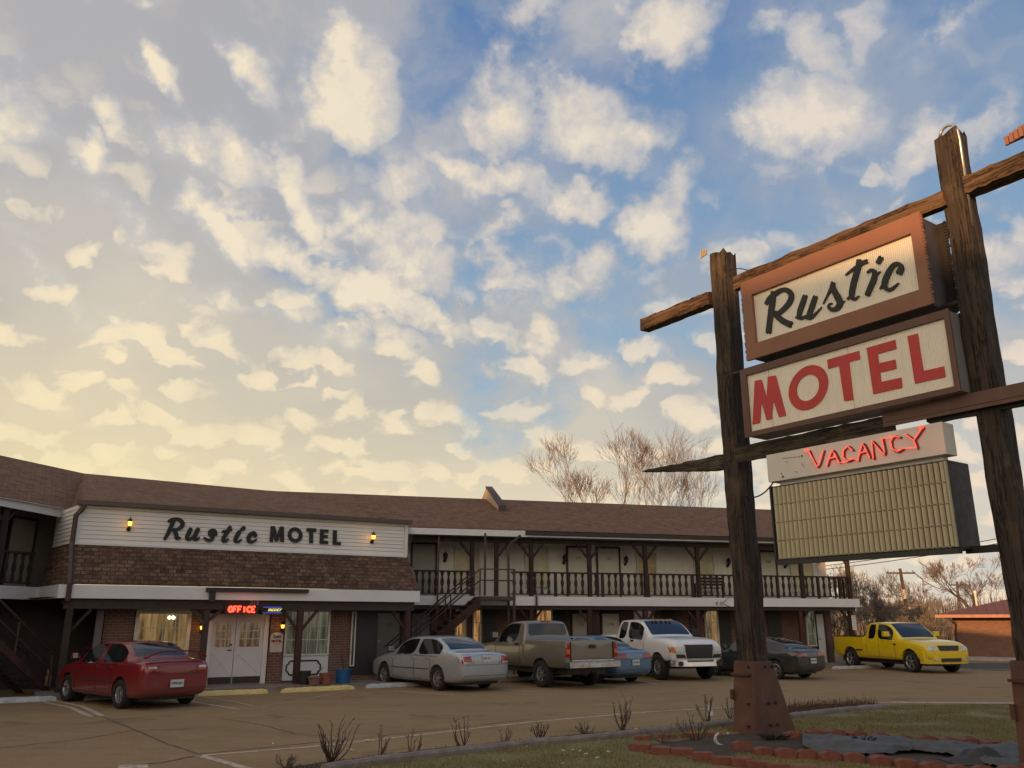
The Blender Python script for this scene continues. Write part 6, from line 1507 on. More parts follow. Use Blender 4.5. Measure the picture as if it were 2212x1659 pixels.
bu = b.build('bumper', M['chrome'], wp, smooth='auto')
for sg in (1, -1):
    b = MB(); b.tube([(xf+.0, sg*.72, .545), (xf+.075, sg*.72, .545)], .075, 14); b.build('fog_light', M['black'], bu)
plate(wp, bvh, 'F', .56, '6HD 419', m=plain('pinkish_plate', (.42, .34, .32), .5)); 
for o in wp.children:
    if o.name.startswith('license_plate'): o.location.x += .12
b = MB()
for sg in (1, -1): b.box(1.9, 2.3, sg*1.004-.004, sg*1.004+.004, .93, .955)
b.build('side_badge', M['black'], wp)
b = MB()
for k in (-.35, -.2, 0, .2, .35): b.box(D['xc']-.66, D['xc']-.56, k-.04, k+.04, 1.885, 1.915)
b.build('roof_marker', M['lamp_amber'], wp)
# yellow pickup
py = paint('yellow_truck_paint', (.78, .56, .012), rough=.28)
az = 165; h = Vector((math.sin(rad(az)), math.cos(rad(az)), 0)); fr_ = place_car(W2(1975, 1453), az, 1.68, 'R'); l = fr_-h*3.52
yp, body, bvh, D = pickup('bright yellow extended-cab pickup alone at the right end of the lot', l, az, dict(L=5.55, hw=.98, H=1.80, wb=3.52, ro=1.08, wr=.385, bed=2.0, rail=1.24, zb=.40, cab=2.05, hood=1.20, nose=.10, doors=2, sp=5, rimr=.70, arch=1.03, handle=py, mirror=py, bedw=.93), py)
xf = D['xf']
patch('grille', bvh, 'F', [(-.40, .80), (.40, .80), (.46, .98), (-.46, .98)], M['black'], yp, .03, 6, 3)
for sg in (1, -1):
    patch('headlight', bvh, 'F', [(sg*.54, .80), (sg*.91, .82), (sg*.90, .97), (sg*.56, .97)], M['lamp_clear'], yp, .02, 5, 3)
    b = MB(); b.tube([(xf-.05, sg*.62, .50), (xf+.045, sg*.62, .50)], .05, 12); b.build('fog_light', M['lamp_clear'], yp)
    b = MB(); b.box(D['xb']+.02-.55, D['xb']+.02-.15, min(sg*.925, sg*.955), max(sg*.925, sg*.955), .70, .755); b.build('side_step', M['black'], yp)
b = MB(); n = 16
for i in range(n):
    y0, y1 = -.99+1.98*i/n, -.99+1.98*(i+1)/n; f0, f1 = .09-.28*abs(y0)**3, .09-.28*abs(y1)**3
    b.hexa([(xf+f0-.20, y0, .34), (xf+f0-.03, y0, .34), (xf+f1-.03, y1, .34), (xf+f1-.20, y1, .34), (xf+f0-.20, y0, .76), (xf+f0-.02, y0, .75), (xf+f1-.02, y1, .75), (xf+f1-.20, y1, .76)])
bu = b.build('bumper', py, yp, smooth='auto')
b = MB(); b.box(xf+.0, xf+.085, -.42, .42, .42, .54); b.build('intake', M['black'], bu)
b = MB()
for sg in (1, -1): b.box(-1.0, D['xb']-.1, min(sg*.80, sg*.90), max(sg*.80, sg*.90), 1.235, 1.262)
b.box(-1.05, -.99, -.85, .85, 1.235, 1.262); b.build('bed_rail_cap', M['black'], yp)
b = MB(); 
for sg in (1, -1): b.box(2.72, 2.86, sg*.985-.006, sg*.985+.006, .97, 1.02)
b.build('side_badge', M['black'], yp)

# ------------------------------------------------------------------ wheel stops
def stop(p0, p1, m, label, w=.16, h=.13):
    P, Q = Vector((*G(*p0), 0)), Vector((*G(*p1), 0)); L = (Q-P).length; c = (P+Q)/2
    o = empty('parking_stop', c, math.atan2(Q.y-P.y, Q.x-P.x), label=label, cat='parking stop', group='concrete wheel stops')
    b = MB(); rnd = random.Random(int(L*1000)); n = 14
    for i in range(n+1):
        x = -L/2+L*i/n; e = .05 if i in (0, n) else 0; j = rnd.uniform(-.006, .006)
        for (y, z) in ((-w/2, 0), (-w/2+.005, h*.55), (-w*.30, h-.01-e*.5+j), (w*.30, h-.01-e*.5+j), (w/2-.005, h*.55), (w/2, 0)): b.v.append((x+(e*.8 if i == 0 else -e*.8 if i == n else 0)*(z/h), y, z))
    for i in range(n):
        for k in range(5): b.f.append((i*6+k, i*6+k+1, (i+1)*6+k+1, (i+1)*6+k)); b.mi.append(0)
    b.f += [tuple(range(6)), tuple(range(n*6+5, n*6-1, -1))]; b.mi += [0, 0]
    for x in (-L*.32, L*.32): pass
    ob = b.build('concrete_block', m, o, smooth='auto')
    b = MB()
    for x in (-L*.32, L*.32): b.tube([(x, 0, h-.02), (x, 0, h+.012)], .012, 6)
    b.build('pin', M['iron'], o)
M['stopw'] = plain('stop_white', (.44, .46, .47), .8, var=.25, scale=7, bmp=.004); M['stopy'] = plain('stop_yellow', (.64, .50, .20), .75, var=.16, scale=6, bmp=.003)
stop((-60, 1522), (122, 1514), M['stopw'], 'white concrete wheel stop at the left edge of the lot')
stop((180, 1513), (150+140, 1508), M['stopw'], 'white wheel stop just showing behind the red sedan front wheel')
stop((425, 1504), (578, 1498), M['stopy'], 'yellow wheel stop before the double doors')
stop((608, 1497), (764, 1489), M['stopy'], 'yellow wheel stop before the white panel and flower pots')
stop((790, 1487), (925, 1481), M['stopw'], 'white wheel stop under the nose of the silver sedan')
stop((1040, 1474), (1150, 1469), M['stopw'], 'white wheel stop in shade under the tan pickup')
stop((1555, 1457), (1608, 1456), M['stopw'], 'white wheel stop left of the big sign post by the black coupe')
stop((1800, 1446), (1900, 1443), M['stopw'], 'white wheel stop behind the rear wheel of the yellow pickup')
# ------------------------------------------------------------------ pots
def pot(x, y, r, h, m, label, name='flower_pot', cat='flower pot', stems=0, seed=0, flare=1.18):
    P = gnd(x, y, .115); o = empty(name, P, label=label, cat=cat)
    b = MB(); b.lathe([(0, .0), (r/flare, 0), (r, h), (r*1.06, h), (r*1.06, h-.04), (r*1.02, h-.04)][:3]+[(r*1.07, h-.03), (r*1.07, h), (r*.93, h), (r*.90, h-.05), (0, h-.05)], (0, 0, 0), 20); b.build('pot', m, o, smooth='auto')
    b = MB(); b.lathe([(0, h-.049), (r*.9, h-.049), (0, h-.03)], (0, 0, 0), 12); b.build('potting_soil', M['soil'], o)
    if stems:
        rnd = random.Random(seed); b = MB()
        for k in range(stems):
            a = rnd.uniform(0, 6.28); t = rnd.uniform(.05, .28); hh = rnd.uniform(.25, .6); p = [Vector((0, 0, h-.05)), Vector((math.cos(a)*t*.5, math.sin(a)*t*.5, h+hh*.5)), Vector((math.cos(a)*t, math.sin(a)*t, h+hh))]; b.tube(p, [.012, .008, .004], 5)
            for q in range(3): pp = p[1].lerp(p[2], rnd.random()); b.tube([pp, pp+Vector((rnd.uniform(-.12, .12), rnd.uniform(-.12, .12), rnd.uniform(.02, .12)))], .004, 4)
        b.build('stems', M['twig'], o)
M['twig'] = plain('dry_twig', (.085, .050, .040), .8, var=.3, scale=8)
pot(657, 1478, .17, .36, M['black'], 'black plastic pot at the foot of the porch post', seed=1)
pot(679, 1479, .20, .22, plain('dull_pink_pot', (.21, .12, .11), .7), 'dull pink bowl pot with one bent stick', stems=1, seed=2, flare=1.4)
pot(703, 1478, .19, .30, plain('terracotta', (.24, .085, .045), .75), 'terracotta pot between the pink bowl and the blue bucket', seed=3)
pot(740, 1475, .23, .38, plain('blue_plastic', (.012, .10, .26), .45), 'bright blue bucket with dry branches by the brick wall', name='bucket', cat='bucket', stems=7, seed=4)
pot(165, 1490, .20, .40, plain('grey_pot', (.14, .13, .125), .7), 'grey pot with dry branches beside the dark corner post', stems=9, seed=5)
# red artificial flowers in it + small yellow figure
def blossoms(x, y, z, n, seed, m, label):
    P = gnd(x, y, .0); P.z = z; o = empty('potted_poinsettia', P, label=label, cat='plant'); rnd = random.Random(seed)
    b = MB()
    for k in range(n):
        c = Vector((rnd.gauss(0, .13), rnd.gauss(0, .13), rnd.gauss(0, .20)))
        for j in range(5):
            a = j*1.256+rnd.random(); d = Vector((math.cos(a), math.sin(a), rnd.uniform(-.2, .5)))*.07; u = d.orthogonal().normalized()*.022
            b.add([c, c+d*.5+u, c+d, c+d*.5-u], [(0, 1, 2, 3)])
    b.build('flowers', m, o)
    b = MB(); 
    for k in range(8): b.tube([Vector((0, 0, -.75)), Vector((rnd.gauss(0, .06), rnd.gauss(0, .06), -.2)), Vector((rnd.gauss(0, .13), rnd.gauss(0, .13), .1))], .006, 4)
    b.build('stems', M['twig'], o)
    b = MB(); b.lathe([(0, -1.0), (.12, -1.0), (.16, -.72), (.14, -.72), (0, -.74)], (0, 0, 0), 14); b.build('pot', M['brown_dk'], o)
blossoms(199, 1495, 1.0, 46, 3, plain('red_flower', (.34, .03, .05), .6), 'red flowers on bare stems between the dark corner post and the red sedan')
P = gnd(101, 1493); o = empty('garden_figure', P, label='small yellow and cream garden figure in the dark corner by the left stairs', cat='ornament')
b = MB(); b.lathe([(0, 0), (.12, 0), (.12, .04), (.07, .07), (.075, .25), (.09, .34), (.06, .43), (0, .44)], (0, 0, 0), 12); b.build('body', plain('cream_figure', (.30, .25, .15), .6), o, smooth='auto')
b = MB(); b.lathe([(0, .42), (.05, .44), (.07, .51), (.05, .58), (0, .61)], (0, 0, 0), 12); b.build('head', plain('yellow_figure', (.42, .32, .10), .6), o, smooth='auto')

# ------------------------------------------------------------------ garden bed blocks, landscape fabric, shrubs
M['block'] = plain('red_concrete_block', (.20, .068, .044), .9, var=.22, scale=7, bmp=.006)
def block_mesh(w, d, h, scal, seed):
    rnd = random.Random(seed); bm = bmesh.new(); n = 9
    pr = []
    for i in range(n): a = math.pi*i/(n-1); pr.append((-math.cos(a)*w/2, -d/2-(math.sin(a)**.7)*(.05 if scal else .03)))
    pr += [(w/2, d/2), (w*.25, d/2+.015), (-w*.25, d/2+.015), (-w/2, d/2)]
    bv = [bm.verts.new((x, y, 0)) for x, y in pr]
    def th(x): return h*(1-(.34*(abs(2*x/w)**2.4) if scal else 0))
    tv = [bm.verts.new((x+rnd.uniform(-.004, .004), y, th(x)+rnd.uniform(-.004, .004))) for x, y in pr]
    N_ = len(pr)
    for i in range(N_): bm.faces.new((bv[i], bv[(i+1) % N_], tv[(i+1) % N_], tv[i]))
    bm.faces.new(tv); bm.faces.new(bv[::-1])
    bmesh.ops.bevel(bm, geom=[e for e in bm.edges if e.calc_length() > 0 and (e.verts[0].co.z > .02 and e.verts[1].co.z > .02)], offset=.008, segments=2, affect='EDGES')
    me = bpy.data.meshes.new('edging_block'); bm.to_mesh(me); bm.free(); me.materials.append(M['block']); me.polygons.foreach_set('use_smooth', [True]*len(me.polygons)); me.set_sharp_from_angle(angle=rad(35)); return me
BM_ = [block_mesh(.29, .17, .15, True, 1), block_mesh(.28, .17, .14, True, 2), block_mesh(.30, .16, .11, False, 3), block_mesh(.27, .16, .12, False, 4)]
cnt = {}
def block(x, y, kind, rz, label, z=0.0, s=1.0):
    P = gnd(x, y, z); o = bpy.data.objects.new('edging_block', BM_[kind]); col.objects.link(o); o.location = P; o.rotation_euler = (random.uniform(-.05, .05), random.uniform(-.04, .04), rz+random.uniform(-.12, .12)); o.scale = (s, s, s)
    tag(o, label, 'edging block', 'red edging blocks round the sign bed')
random.seed(21)
front = [(1604,1622),(1652,1634),(1698,1639),(1744,1640),(1793,1645),(1846,1648),(1903,1655),(1958,1661),(2015,1670),(2072,1676),(2128,1680),(2185,1678),(2235,1672)]
for i, (x, y) in enumerate(front):
    block(x, y, i % 2, -.10-.02*i, 'scalloped red block %d from left, upright front row before grey fabric' % (i+1))
low = [(1384,1620),(1428,1628),(1474,1630),(1519,1641),(1562,1649),(1604,1654),(1638,1659),(1682,1668),(1733,1672),(1786,1677)]
for i, (x, y) in enumerate(low):
    block(x, y+4, 2+i % 2, -.25, 'flat-topped red block %d from left in the low outer row' % (i+1))
low2 = [(1415,1640),(1462,1646),(1510,1652),(1560,1660)]
for i, (x, y) in enumerate(low2):
    block(x, y, 2, -.25, 'sunken red block %d from left, flush with grass below the outer row' % (i+1), z=-.07)
backr = [(1716,1600),(1762,1594),(1808,1595),(1853,1597),(1905,1603),(1955,1607),(2005,1609),(2052,1612),(2098,1614),(2143,1618),(2190,1626),(2232,1634)]
for i, (x, y) in enumerate(backr):
    block(x, y, i % 2, 3.05, 'red block %d from left in the back row beyond grey fabric' % (i+1), z=-.03)
# inside-left rim
for i, (x, y) in enumerate([(1390,1606),(1440,1602),(1490,1600),(1540,1598)]):
    block(x, y, 3, -.1, 'half buried red block %d from left behind the low left row' % (i+1), z=-.04)
# soil inside the bed and the fabric
inner = gl_([(1400,1612),(1560,1590),(1650,1583),(1760,1590),(1860,1594),(2000,1606),(2150,1618),(2250,1636),(2250,1668),(2100,1676),(1950,1660),(1800,1645),(1700,1640),(1600,1628),(1560,1645),(1480,1632)])
sheet('bed_soil', inner, .020, M['soil'])
def fabric():
    b = MB(); nu, nv = 90, 26; rnd = random.Random(2)
    from mathutils import noise as mn
    for j in range(nv+1):
        for i in range(nu+1):
            u, v = i/nu, j/nv
            x = 1735+u*520; yT = 1597+u*26; yB = 1620+u*44+10*math.sin(u*9)
            y = yT+(yB-yT)*v; P = gnd(x, y, 0)
            z = .06+.06*mn.noise(Vector((P.x*1.8, P.y*1.8, 0)))+.045*abs(mn.noise(Vector((P.x*5, P.y*9, 3))))+.02*mn.noise(Vector((P.x*14, P.y*14, 7)))+(.03 if 0 < v < 1 else -.02)
            b.v.append((P.x, P.y, max(z, .026)))
    for j in range(nv):
        for i in range(nu): b.f.append((j*(nu+1)+i, (j+1)*(nu+1)+i, (j+1)*(nu+1)+i+1, j*(nu+1)+i+1)); b.mi.append(0)
    o = b.build('landscape_fabric', plain('weed_fabric', (.080, .082, .080), .75, var=.25, scale=3, bmp=.004), smooth=True)
    tag(o, 'rumpled grey landscape fabric lying in the red block bed under the sign', 'fabric')
fabric()
def heap(x, y, w, d, h, seed, label, m):
    from mathutils import noise as mn
    P = gnd(x, y); b = MB(); n = 18
    for j in range(n+1):
        for i in range(n+1):
            u, v = i/n*2-1, j/n*2-1; r = min(1, math.hypot(u, v)); z = h*(1-r*r)*(1+.6*mn.noise(Vector((u*2.5+seed, v*2.5, 0))))+.03*mn.noise(Vector((u*8, v*8, seed)))*(1-r)
            b.v.append((P.x+u*w, P.y+v*d, .03+max(0, z)))
    for j in range(n):
        for i in range(n): b.f.append((j*(n+1)+i, j*(n+1)+i+1, (j+1)*(n+1)+i+1, (j+1)*(n+1)+i)); b.mi.append(0)
    o = b.build('folded_fabric', m, smooth=True); tag(o, label, 'fabric')
heap(2120, 1650, .46, .30, .15, 3, 'dark crumpled heap of weed fabric at the right of the sign bed', plain('dark_fabric', (.045, .046, .046), .8, bmp=.01))
# black leafy tuft
def tuft(x, y, n, h, r, m, label, name='dead_plant', cat='plant', seed=1, wd=.006):
    P = gnd(x, y); o = empty(name, P, label=label, cat=cat); rnd = random.Random(seed); b = MB()
    for k in range(n):
        a = rnd.uniform(0, 6.28); rr = r*rnd.random()**.6; c = Vector((math.cos(a)*rr*.4, math.sin(a)*rr*.4, .02)); e = Vector((math.cos(a)*rr, math.sin(a)*rr, h*rnd.uniform(.5, 1))); u = Vector((-math.sin(a), math.cos(a), 0))*wd
        m_ = c.lerp(e, .5)+Vector((0, 0, h*.15)); b.add([c-u, c+u, m_+u, e, m_-u], [(0, 1, 2, 3, 4)])
    b.build('leaves', m, o); return o
M['deadleaf'] = plain('dead_leaf', (.035, .032, .026), .8, var=.4)
tuft(1868, 1611, 40, .16, .22, M['deadleaf'], 'small clump of blackened dead leaves poking from the grey fabric', seed=2, wd=.012)
tuft(1672, 1600, 60, .12, .34, M['deadleaf'], 'dark withered plant hugging the foot of the sign post', seed=3, wd=.012)
# rose canes
M['cane'] = plain('rose_cane', (.075, .042, .034), .75, var=.35, scale=10)
M['cane2'] = plain('grey_cane', (.11, .08, .062), .8, var=.3, scale=10)
def rose(x, y, hpx, wpx, n, label, seed, m=None):
    P = gnd(x, y); d = (P-CAMP).length; k = d/1870.0; h, w = hpx*k*.76, wpx*k*.54
    o = empty('rose_bush', P, label=label, cat='shrub', group='pruned rose bushes along the edging'); rnd = random.Random(seed); b = MB()
    for c in range(n):
        a = rnd.uniform(0, 6.28); sp = w*rnd.uniform(.25, 1.0)*(1 if n > 3 else .3); hh = h*rnd.uniform(.55, 1.0)
        if c == 0: hh = h; sp *= .3
        base = Vector((rnd.uniform(-.04, .04), rnd.uniform(-.04, .04), 0)); tip = Vector((math.cos(a)*sp, math.sin(a)*sp, hh)); r0 = rnd.uniform(.006, .011)
        pts = []; m_ = 6
        for i in range(m_+1):
            t = i/m_; q = base.lerp(tip, t); q.x += math.cos(a)*sp*.22*math.sin(t*3.14)+rnd.uniform(-.008, .008); q.y += math.sin(a)*sp*.22*math.sin(t*3.14)+rnd.uniform(-.008, .008); pts.append(q)
        b.tube(pts, [r0*(1-.45*i/m_) for i in range(m_+1)], 5)
        for q in range(rnd.randint(1, 3)):
            t = rnd.randint(2, m_); s_ = pts[t]; a2 = a+rnd.uniform(-1.4, 1.4); ln = rnd.uniform(.05, .16)*max(.4, h/.6); e = s_+Vector((math.cos(a2)*ln*.7, math.sin(a2)*ln*.7, ln)); b.tube([s_, s_.lerp(e, .5)+Vector((0, 0, -.01)), e], [r0*.55, r0*.45, r0*.3], 4)
            if rnd.random() < .6:
                for z in range(3): f = s_.lerp(e, rnd.random()); b.tube([f, f+Vector((rnd.uniform(-.04, .04), rnd.uniform(-.04, .04), rnd.uniform(0, .04)))], .003, 3)
    b.build('canes', m or M['cane'], o)
rose(718, 1651, 100, 100, 22, 'widest and densest bare rose bush, nearest the camera on the strip', 1)
rose(619, 1660, 34, 60, 12, 'small sprawling rose stub cut by the bottom edge of the picture', 2, M['cane2'])
rose(821, 1642, 74, 40, 5, 'thin rose bush with one tall single cane, second upright plant from the left', 3)
rose(890, 1634, 70, 40, 5, 'spindly rose with a bent upright cane between the single-cane plant and the forked bush', 4)
rose(998, 1619, 70, 64, 9, 'forked rose bush with wide spreading arms above white scraps', 5)
rose(1093, 1610, 42, 34, 7, 'low twiggy rose between the forked bush and the dense fan-shaped one', 6, M['cane2'])
rose(1166, 1602, 50, 42, 12, 'dense fan-shaped small rose bush under the short white line', 7)
rose(1263, 1588, 34, 40, 9, 'faint low rose just left of the tallest rear bush', 8, M['cane2'])
rose(1345, 1578, 80, 72, 12, 'tall many-armed rose bush standing alone on the strip before the white pickup', 9)
rose(1530, 1566, 78, 40, 7, 'rose with a high forked tip just left of the white oval marker', 10)
rose(1577, 1552, 46, 32, 9, 'rose bush right up against the left sign post', 11)
rose(1504, 1602, 60, 80, 14, 'tangled rose in the block bed left of the sign post', 12)
rose(1430, 1606, 34, 60, 10, 'low tangled twigs at the left end of the block bed', 13, M['cane2'])
rose(1860, 1592, 20, 10, 2, 'single broken twig standing beyond the back row of blocks', 14)
# white oval marker and curved white scrap
P = gnd(1534, 1556); o = empty('plant_marker', P, label='white oval plastic plant marker leaning among the canes left of the sign post', cat='marker')
b = MB(); pts = []
for i in range(20): a = 2*math.pi*i/20; x, z = .055*math.cos(a), .10*math.sin(a); pts.append(Vector((x+.35*z*-1, 0, .18+z)))
b.prism(pts, (0, .012, 0)); b.build('face', plain('white_plastic', (.66, .67, .70), .5), o)
b = MB(); b.tube([(0, .006, 0), (0.01, .006, .12)], .006, 5); b.build('stake', M['iron'], o)
P = gnd(1562, 1612); o = empty('garden_ornament', P, label='curled white ceramic ornament on the soil left of the post shoe', cat='ornament')
b = MB(); pts = [Vector((.11*math.cos(a), .02, .10+.09*math.sin(a))) for a in [2.0+i*.25 for i in range(12)]]; b.tube(pts, [.014+.012*math.sin(i/11*3.14) for i in range(12)], 8)
b.lathe([(0, -.02), (.02, 0), (0, .02)], (.09, .02, .18), 8); b.build('body', plain('white_ceramic', (.50, .49, .45), .45), o, smooth=True)
# white scraps on the grass
M['scrap'] = plain('white_scrap', (.55, .54, .50), .6)
random.seed(33)
scr = [(878,1629),(1008,1622),(1019,1625),(1030,1621),(1076,1611),(1087,1609),(1113,1606),(1137,1612),(1208,1600),(1264,1595),(1290,1587),(1300,1590),(1325,1584),(1374,1575),(1266,1629),(1253,1622),(1088,1643),(1218,1622),(1237,1620),(1215,1649),(1290,1637),(1315,1624),(1168,1591),(1377,1651),(1260,1640),(590,1606),(759,1620),(794,1599)]
b = MB()
base_scrap = None
for i, (x, y) in enumerate(scr):
    P = gnd(x, y, .02)
    if base_scrap is None:
        bm = bmesh.new(); bmesh.ops.create_icosphere(bm, subdivisions=2, radius=.022)
        for v in bm.verts: v.co = Vector((v.co.x*random.uniform(.8, 1.3), v.co.y*random.uniform(.7, 1.2), v.co.z*.45*random.uniform(.7, 1.2)))
        me = bpy.data.meshes.new('white_petal'); bm.to_mesh(me); bm.free(); me.materials.append(M['scrap']); base_scrap = me
    o = bpy.data.objects.new('litter_scrap', base_scrap); col.objects.link(o); o.location = P; s = random.uniform(.7, 1.7); o.scale = (s, s, s); o.rotation_euler = (random.uniform(-.4, .4), random.uniform(-.4, .4), random.uniform(0, 6)); tag(o, 'tiny white scrap of litter lying on the dark strip or lawn by the rose bushes', 'litter', 'white scraps scattered by the rose bushes')
# ------------------------------------------------------------------ lawn
def lawn_mat():
    m, T, b = base_mat('lawn'); co = T.n('ShaderNodeTexCoord').outputs['Object']
    n = T.noise(co, .8, 6, .65); n2 = T.noise(co, 30, 4, .7)
    c = T.mix(T.mapr(n, .35, .65, 0, 1), (.20, .165, .062), (.13, .12, .048)); c = T.mix(T.mapr(n2, .35, .7, 0, .6), c, (.26, .21, .10))
    T.link(c, b.inputs['Base Color']); b.inputs['Roughness'].default_value = .95; bump(T, b, n2, .03, .8); return m
M['lawn'] = lawn_mat()
lawn_pts = [(p.x, p.y) for p in [Vector((*q, 0)) for q in [*edge]]]+[G(1925, 1523), G(2260, 1524), (16, 19), (14, 6), (-5, 6), (-5, 9)]
sheet('lawn', lawn_pts, .014, M['lawn'])
gm = []
for i, c in enumerate([(.23, .19, .075), (.15, .145, .052), (.32, .25, .12)]):
    m, T, b = base_mat('grass_blade_%d' % i); b.inputs['Base Color'].default_value = (*c, 1); b.inputs['Roughness'].default_value = .8; gm.append(m)
def inpoly(x, y, P):
    c = False; j = len(P)-1
    for i in range(len(P)):
        if (P[i][1] > y) != (P[j][1] > y) and x < (P[j][0]-P[i][0])*(y-P[i][1])/(P[j][1]-P[i][1])+P[i][0]: c = not c
        j = i
    return c
def grass(name, poly, n, h, label, seed, excl=None, mats=gm, wd=.005, bias=None, w3=(.45, .35, .2)):
    rnd = random.Random(seed); xs = [p[0] for p in poly]; ys = [p[1] for p in poly]; b = MB(); k = 0; tries = 0
    from mathutils import noise as mn
    while k < n and tries < n*6:
        tries += 1
        x = rnd.uniform(min(xs), max(xs)); y = rnd.uniform(min(ys), max(ys))
        if not inpoly(x, y, poly) or (excl and inpoly(x, y, excl)): continue
        if rnd.random() > .55+.9*mn.noise(Vector((x*1.3, y*1.3, 0))): continue
        a = rnd.uniform(0, 6.28); hh = h*rnd.uniform(.4, 1.2); l = rnd.uniform(0, .7)*hh; u = (math.cos(a)*wd, math.sin(a)*wd); d = (math.cos(a+1.5)*l, math.sin(a+1.5)*l)
        b.cur = 0 if rnd.random() < w3[0] else (1 if rnd.random() < w3[1]/(1-w3[0]) else 2)
        b.add([(x-u[0], y-u[1], .012), (x+u[0], y+u[1], .012), (x+d[0], y+d[1], .012+hh)], [(0, 1, 2)]); k += 1
    b.build(name, mats, kind='stuff', label=label, cat='grass')
vis = gl_([(760,1662),(1140,1616),(1401,1590),(1600,1568),(1708,1555),(1907,1534),(1925,1524),(2240,1525),(2240,1700),(1400,1700),(760,1700)])
grass('lawn_grass', vis, 95000, .032, 'short winter lawn grass, green and straw coloured, between kerb edging and sign bed', 5, excl=[(p[0], p[1]) for p in inner])
grass('strip_weeds', bed, 14000, .035, 'low weeds and dead leaves along the planting strip', 6, w3=(.15, .25, .6), mats=[gm[0], gm[1], M['deadleaf']])
# dry clumped grass hedge beside the far part of the kerb
hed = gl_([(1704,1549),(1800,1538),(1900,1527),(1890,1521),(1800,1522),(1704,1528)])
rnd = random.Random(8); b = MB(); k = 0; xs = [p[0] for p in hed]; ys = [p[1] for p in hed]
while k < 1300:
    x, y = rnd.uniform(min(xs), max(xs)), rnd.uniform(min(ys), max(ys))
    if not inpoly(x, y, hed): continue
    hh = rnd.uniform(.03, .15)*(1.0 if rnd.random() < .9 else 1.6); b.tube([(x, y, 0), (x+rnd.uniform(-.05, .05), y+rnd.uniform(-.05, .05), hh)], [.006, .003], 3, cap=False); k += 1
b.build('dry_groundcover', plain('dry_red_stem', (.095, .055, .042), .85, var=.3), kind='stuff', label='low reddish-brown dry ground cover edging the lot right of the sign post', cat='ground cover')

# ------------------------------------------------------------------ bare trees
M['bark'] = plain('bark', (.105, .072, .055), .9, var=.3, scale=5)
M['twigs'] = plain('twig_bark', (.155, .118, .108), .9, var=.25, scale=1.0)
M['twigs2'] = plain('twig_bark_brown', (.15, .125, .108), .9, var=.3, scale=1.0)
def bare_tree(x, y, dist, htop, spread, label, seed, trunk_r=.18, depth=6, name='bare_tree', up=.55, mt=None, grp='bare winter trees behind the motel', forks=(2, 3), low=.22, twigr=.010, stems=1):
    d = ray(x, y); d.z = 0; d.normalize(); P = d*dist; P.z = 0
    rnd = random.Random(seed); o = empty(name, P, label=label, cat='tree', group=grp)
    T1 = MB(); T2 = MB()
    def grow(p, dr, ln, r, dep):
        n = 3 if dep > 2 else 2; pts = [p.copy()]; q = p.copy(); v = dr.copy()
        for i in range(n):
            v = (v+Vector((rnd.gauss(0, .12), rnd.gauss(0, .12), rnd.gauss(.03, .06)))).normalized(); q = q+v*(ln/n); pts.append(q.copy())
        rs = [r*(1-.35*i/n) for i in range(n+1)]
        (T1 if dep >= depth-2 else T2).tube(pts, rs, 6 if dep >= depth-1 else (4 if dep > 2 else 3), cap=False)
        if dep == 0: return
        k = rnd.randint(*forks)
        if dep <= 3: k += 1
        for c in range(k):
            a = rnd.uniform(0, 6.28); ang = rnd.uniform(.25, .75)*(spread if dep > 2 else 1.0)
            ax = v.orthogonal().normalized(); ax.rotate(Matrix.Rotation(a, 3, v)); nd = v.copy(); nd.rotate(Matrix.Rotation(ang, 3, ax))
            nd = (nd+Vector((0, 0, up*.30))).normalized(); f = rnd.uniform(.45, 1.0) if c else 1.0
            pos = pts[-1] if c < 2 else pts[-2].lerp(pts[-1], rnd.random())
            grow(pos, nd, ln*rnd.uniform(.62, .84), max(rs[-1]*rnd.uniform(.55, .78), twigr), dep-1)
    base_ln = htop*low
    for q_ in range(stems):
        k_ = .10 if stems == 1 else .50; st_ = Vector((0, 0, 0))
        grow(st_, Vector((rnd.gauss(0, k_), rnd.gauss(0, k_), 1)).normalized(), base_ln*(1 if stems == 1 else rnd.uniform(.6, 1.1)), trunk_r*(1 if stems == 1 else .45), depth)
    # scale to the wanted height
    zm = max(v[2] for v in T2.v); s = htop/zm
    for B in (T1, T2): B.v = [(a*s, b_*s, c*s) for a, b_, c in B.v]
    T1.build('trunk', M['bark'], o, smooth=True); T2.build('crown', mt or M['twigs'], o)
    return o
def htop_at(y_px, dist, x=1106): r = ray(x, y_px); k = dist/math.hypot(r.x, r.y); return HCAM+r.z*k
def T(x, yt, dist, spread, label, seed, **kw): return bare_tree(x, 1342, dist, htop_at(yt, dist, x), spread, label, seed, **kw)
T(1242, 985, 62, .62, 'small bare tree just above the roof ridge, left of the big one', 41, depth=6, low=.30, trunk_r=.13, up=.9)
T(1335, 915, 60, .62, 'big rounded bare tree with pinkish twigs rising over the roof ridge', 142, depth=6, trunk_r=.24, low=.30, up=.8)
T(1392, 898, 63, .62, 'tall bare tree directly behind the big rounded one, highest above the roof', 43, depth=6, trunk_r=.22, low=.30, up=.9)
T(1436, 915, 58, .75, 'bare tree with a crooked dark trunk right of the highest tree', 44, depth=6, trunk_r=.20, low=.30, up=.8)
T(1488, 975, 64, .75, 'thin spreading bare tree over the roof nearest the left sign post', 45, depth=5, low=.30, up=.8, trunk_r=.12)
g2 = 'bare trees and brush beyond the end of the motel'
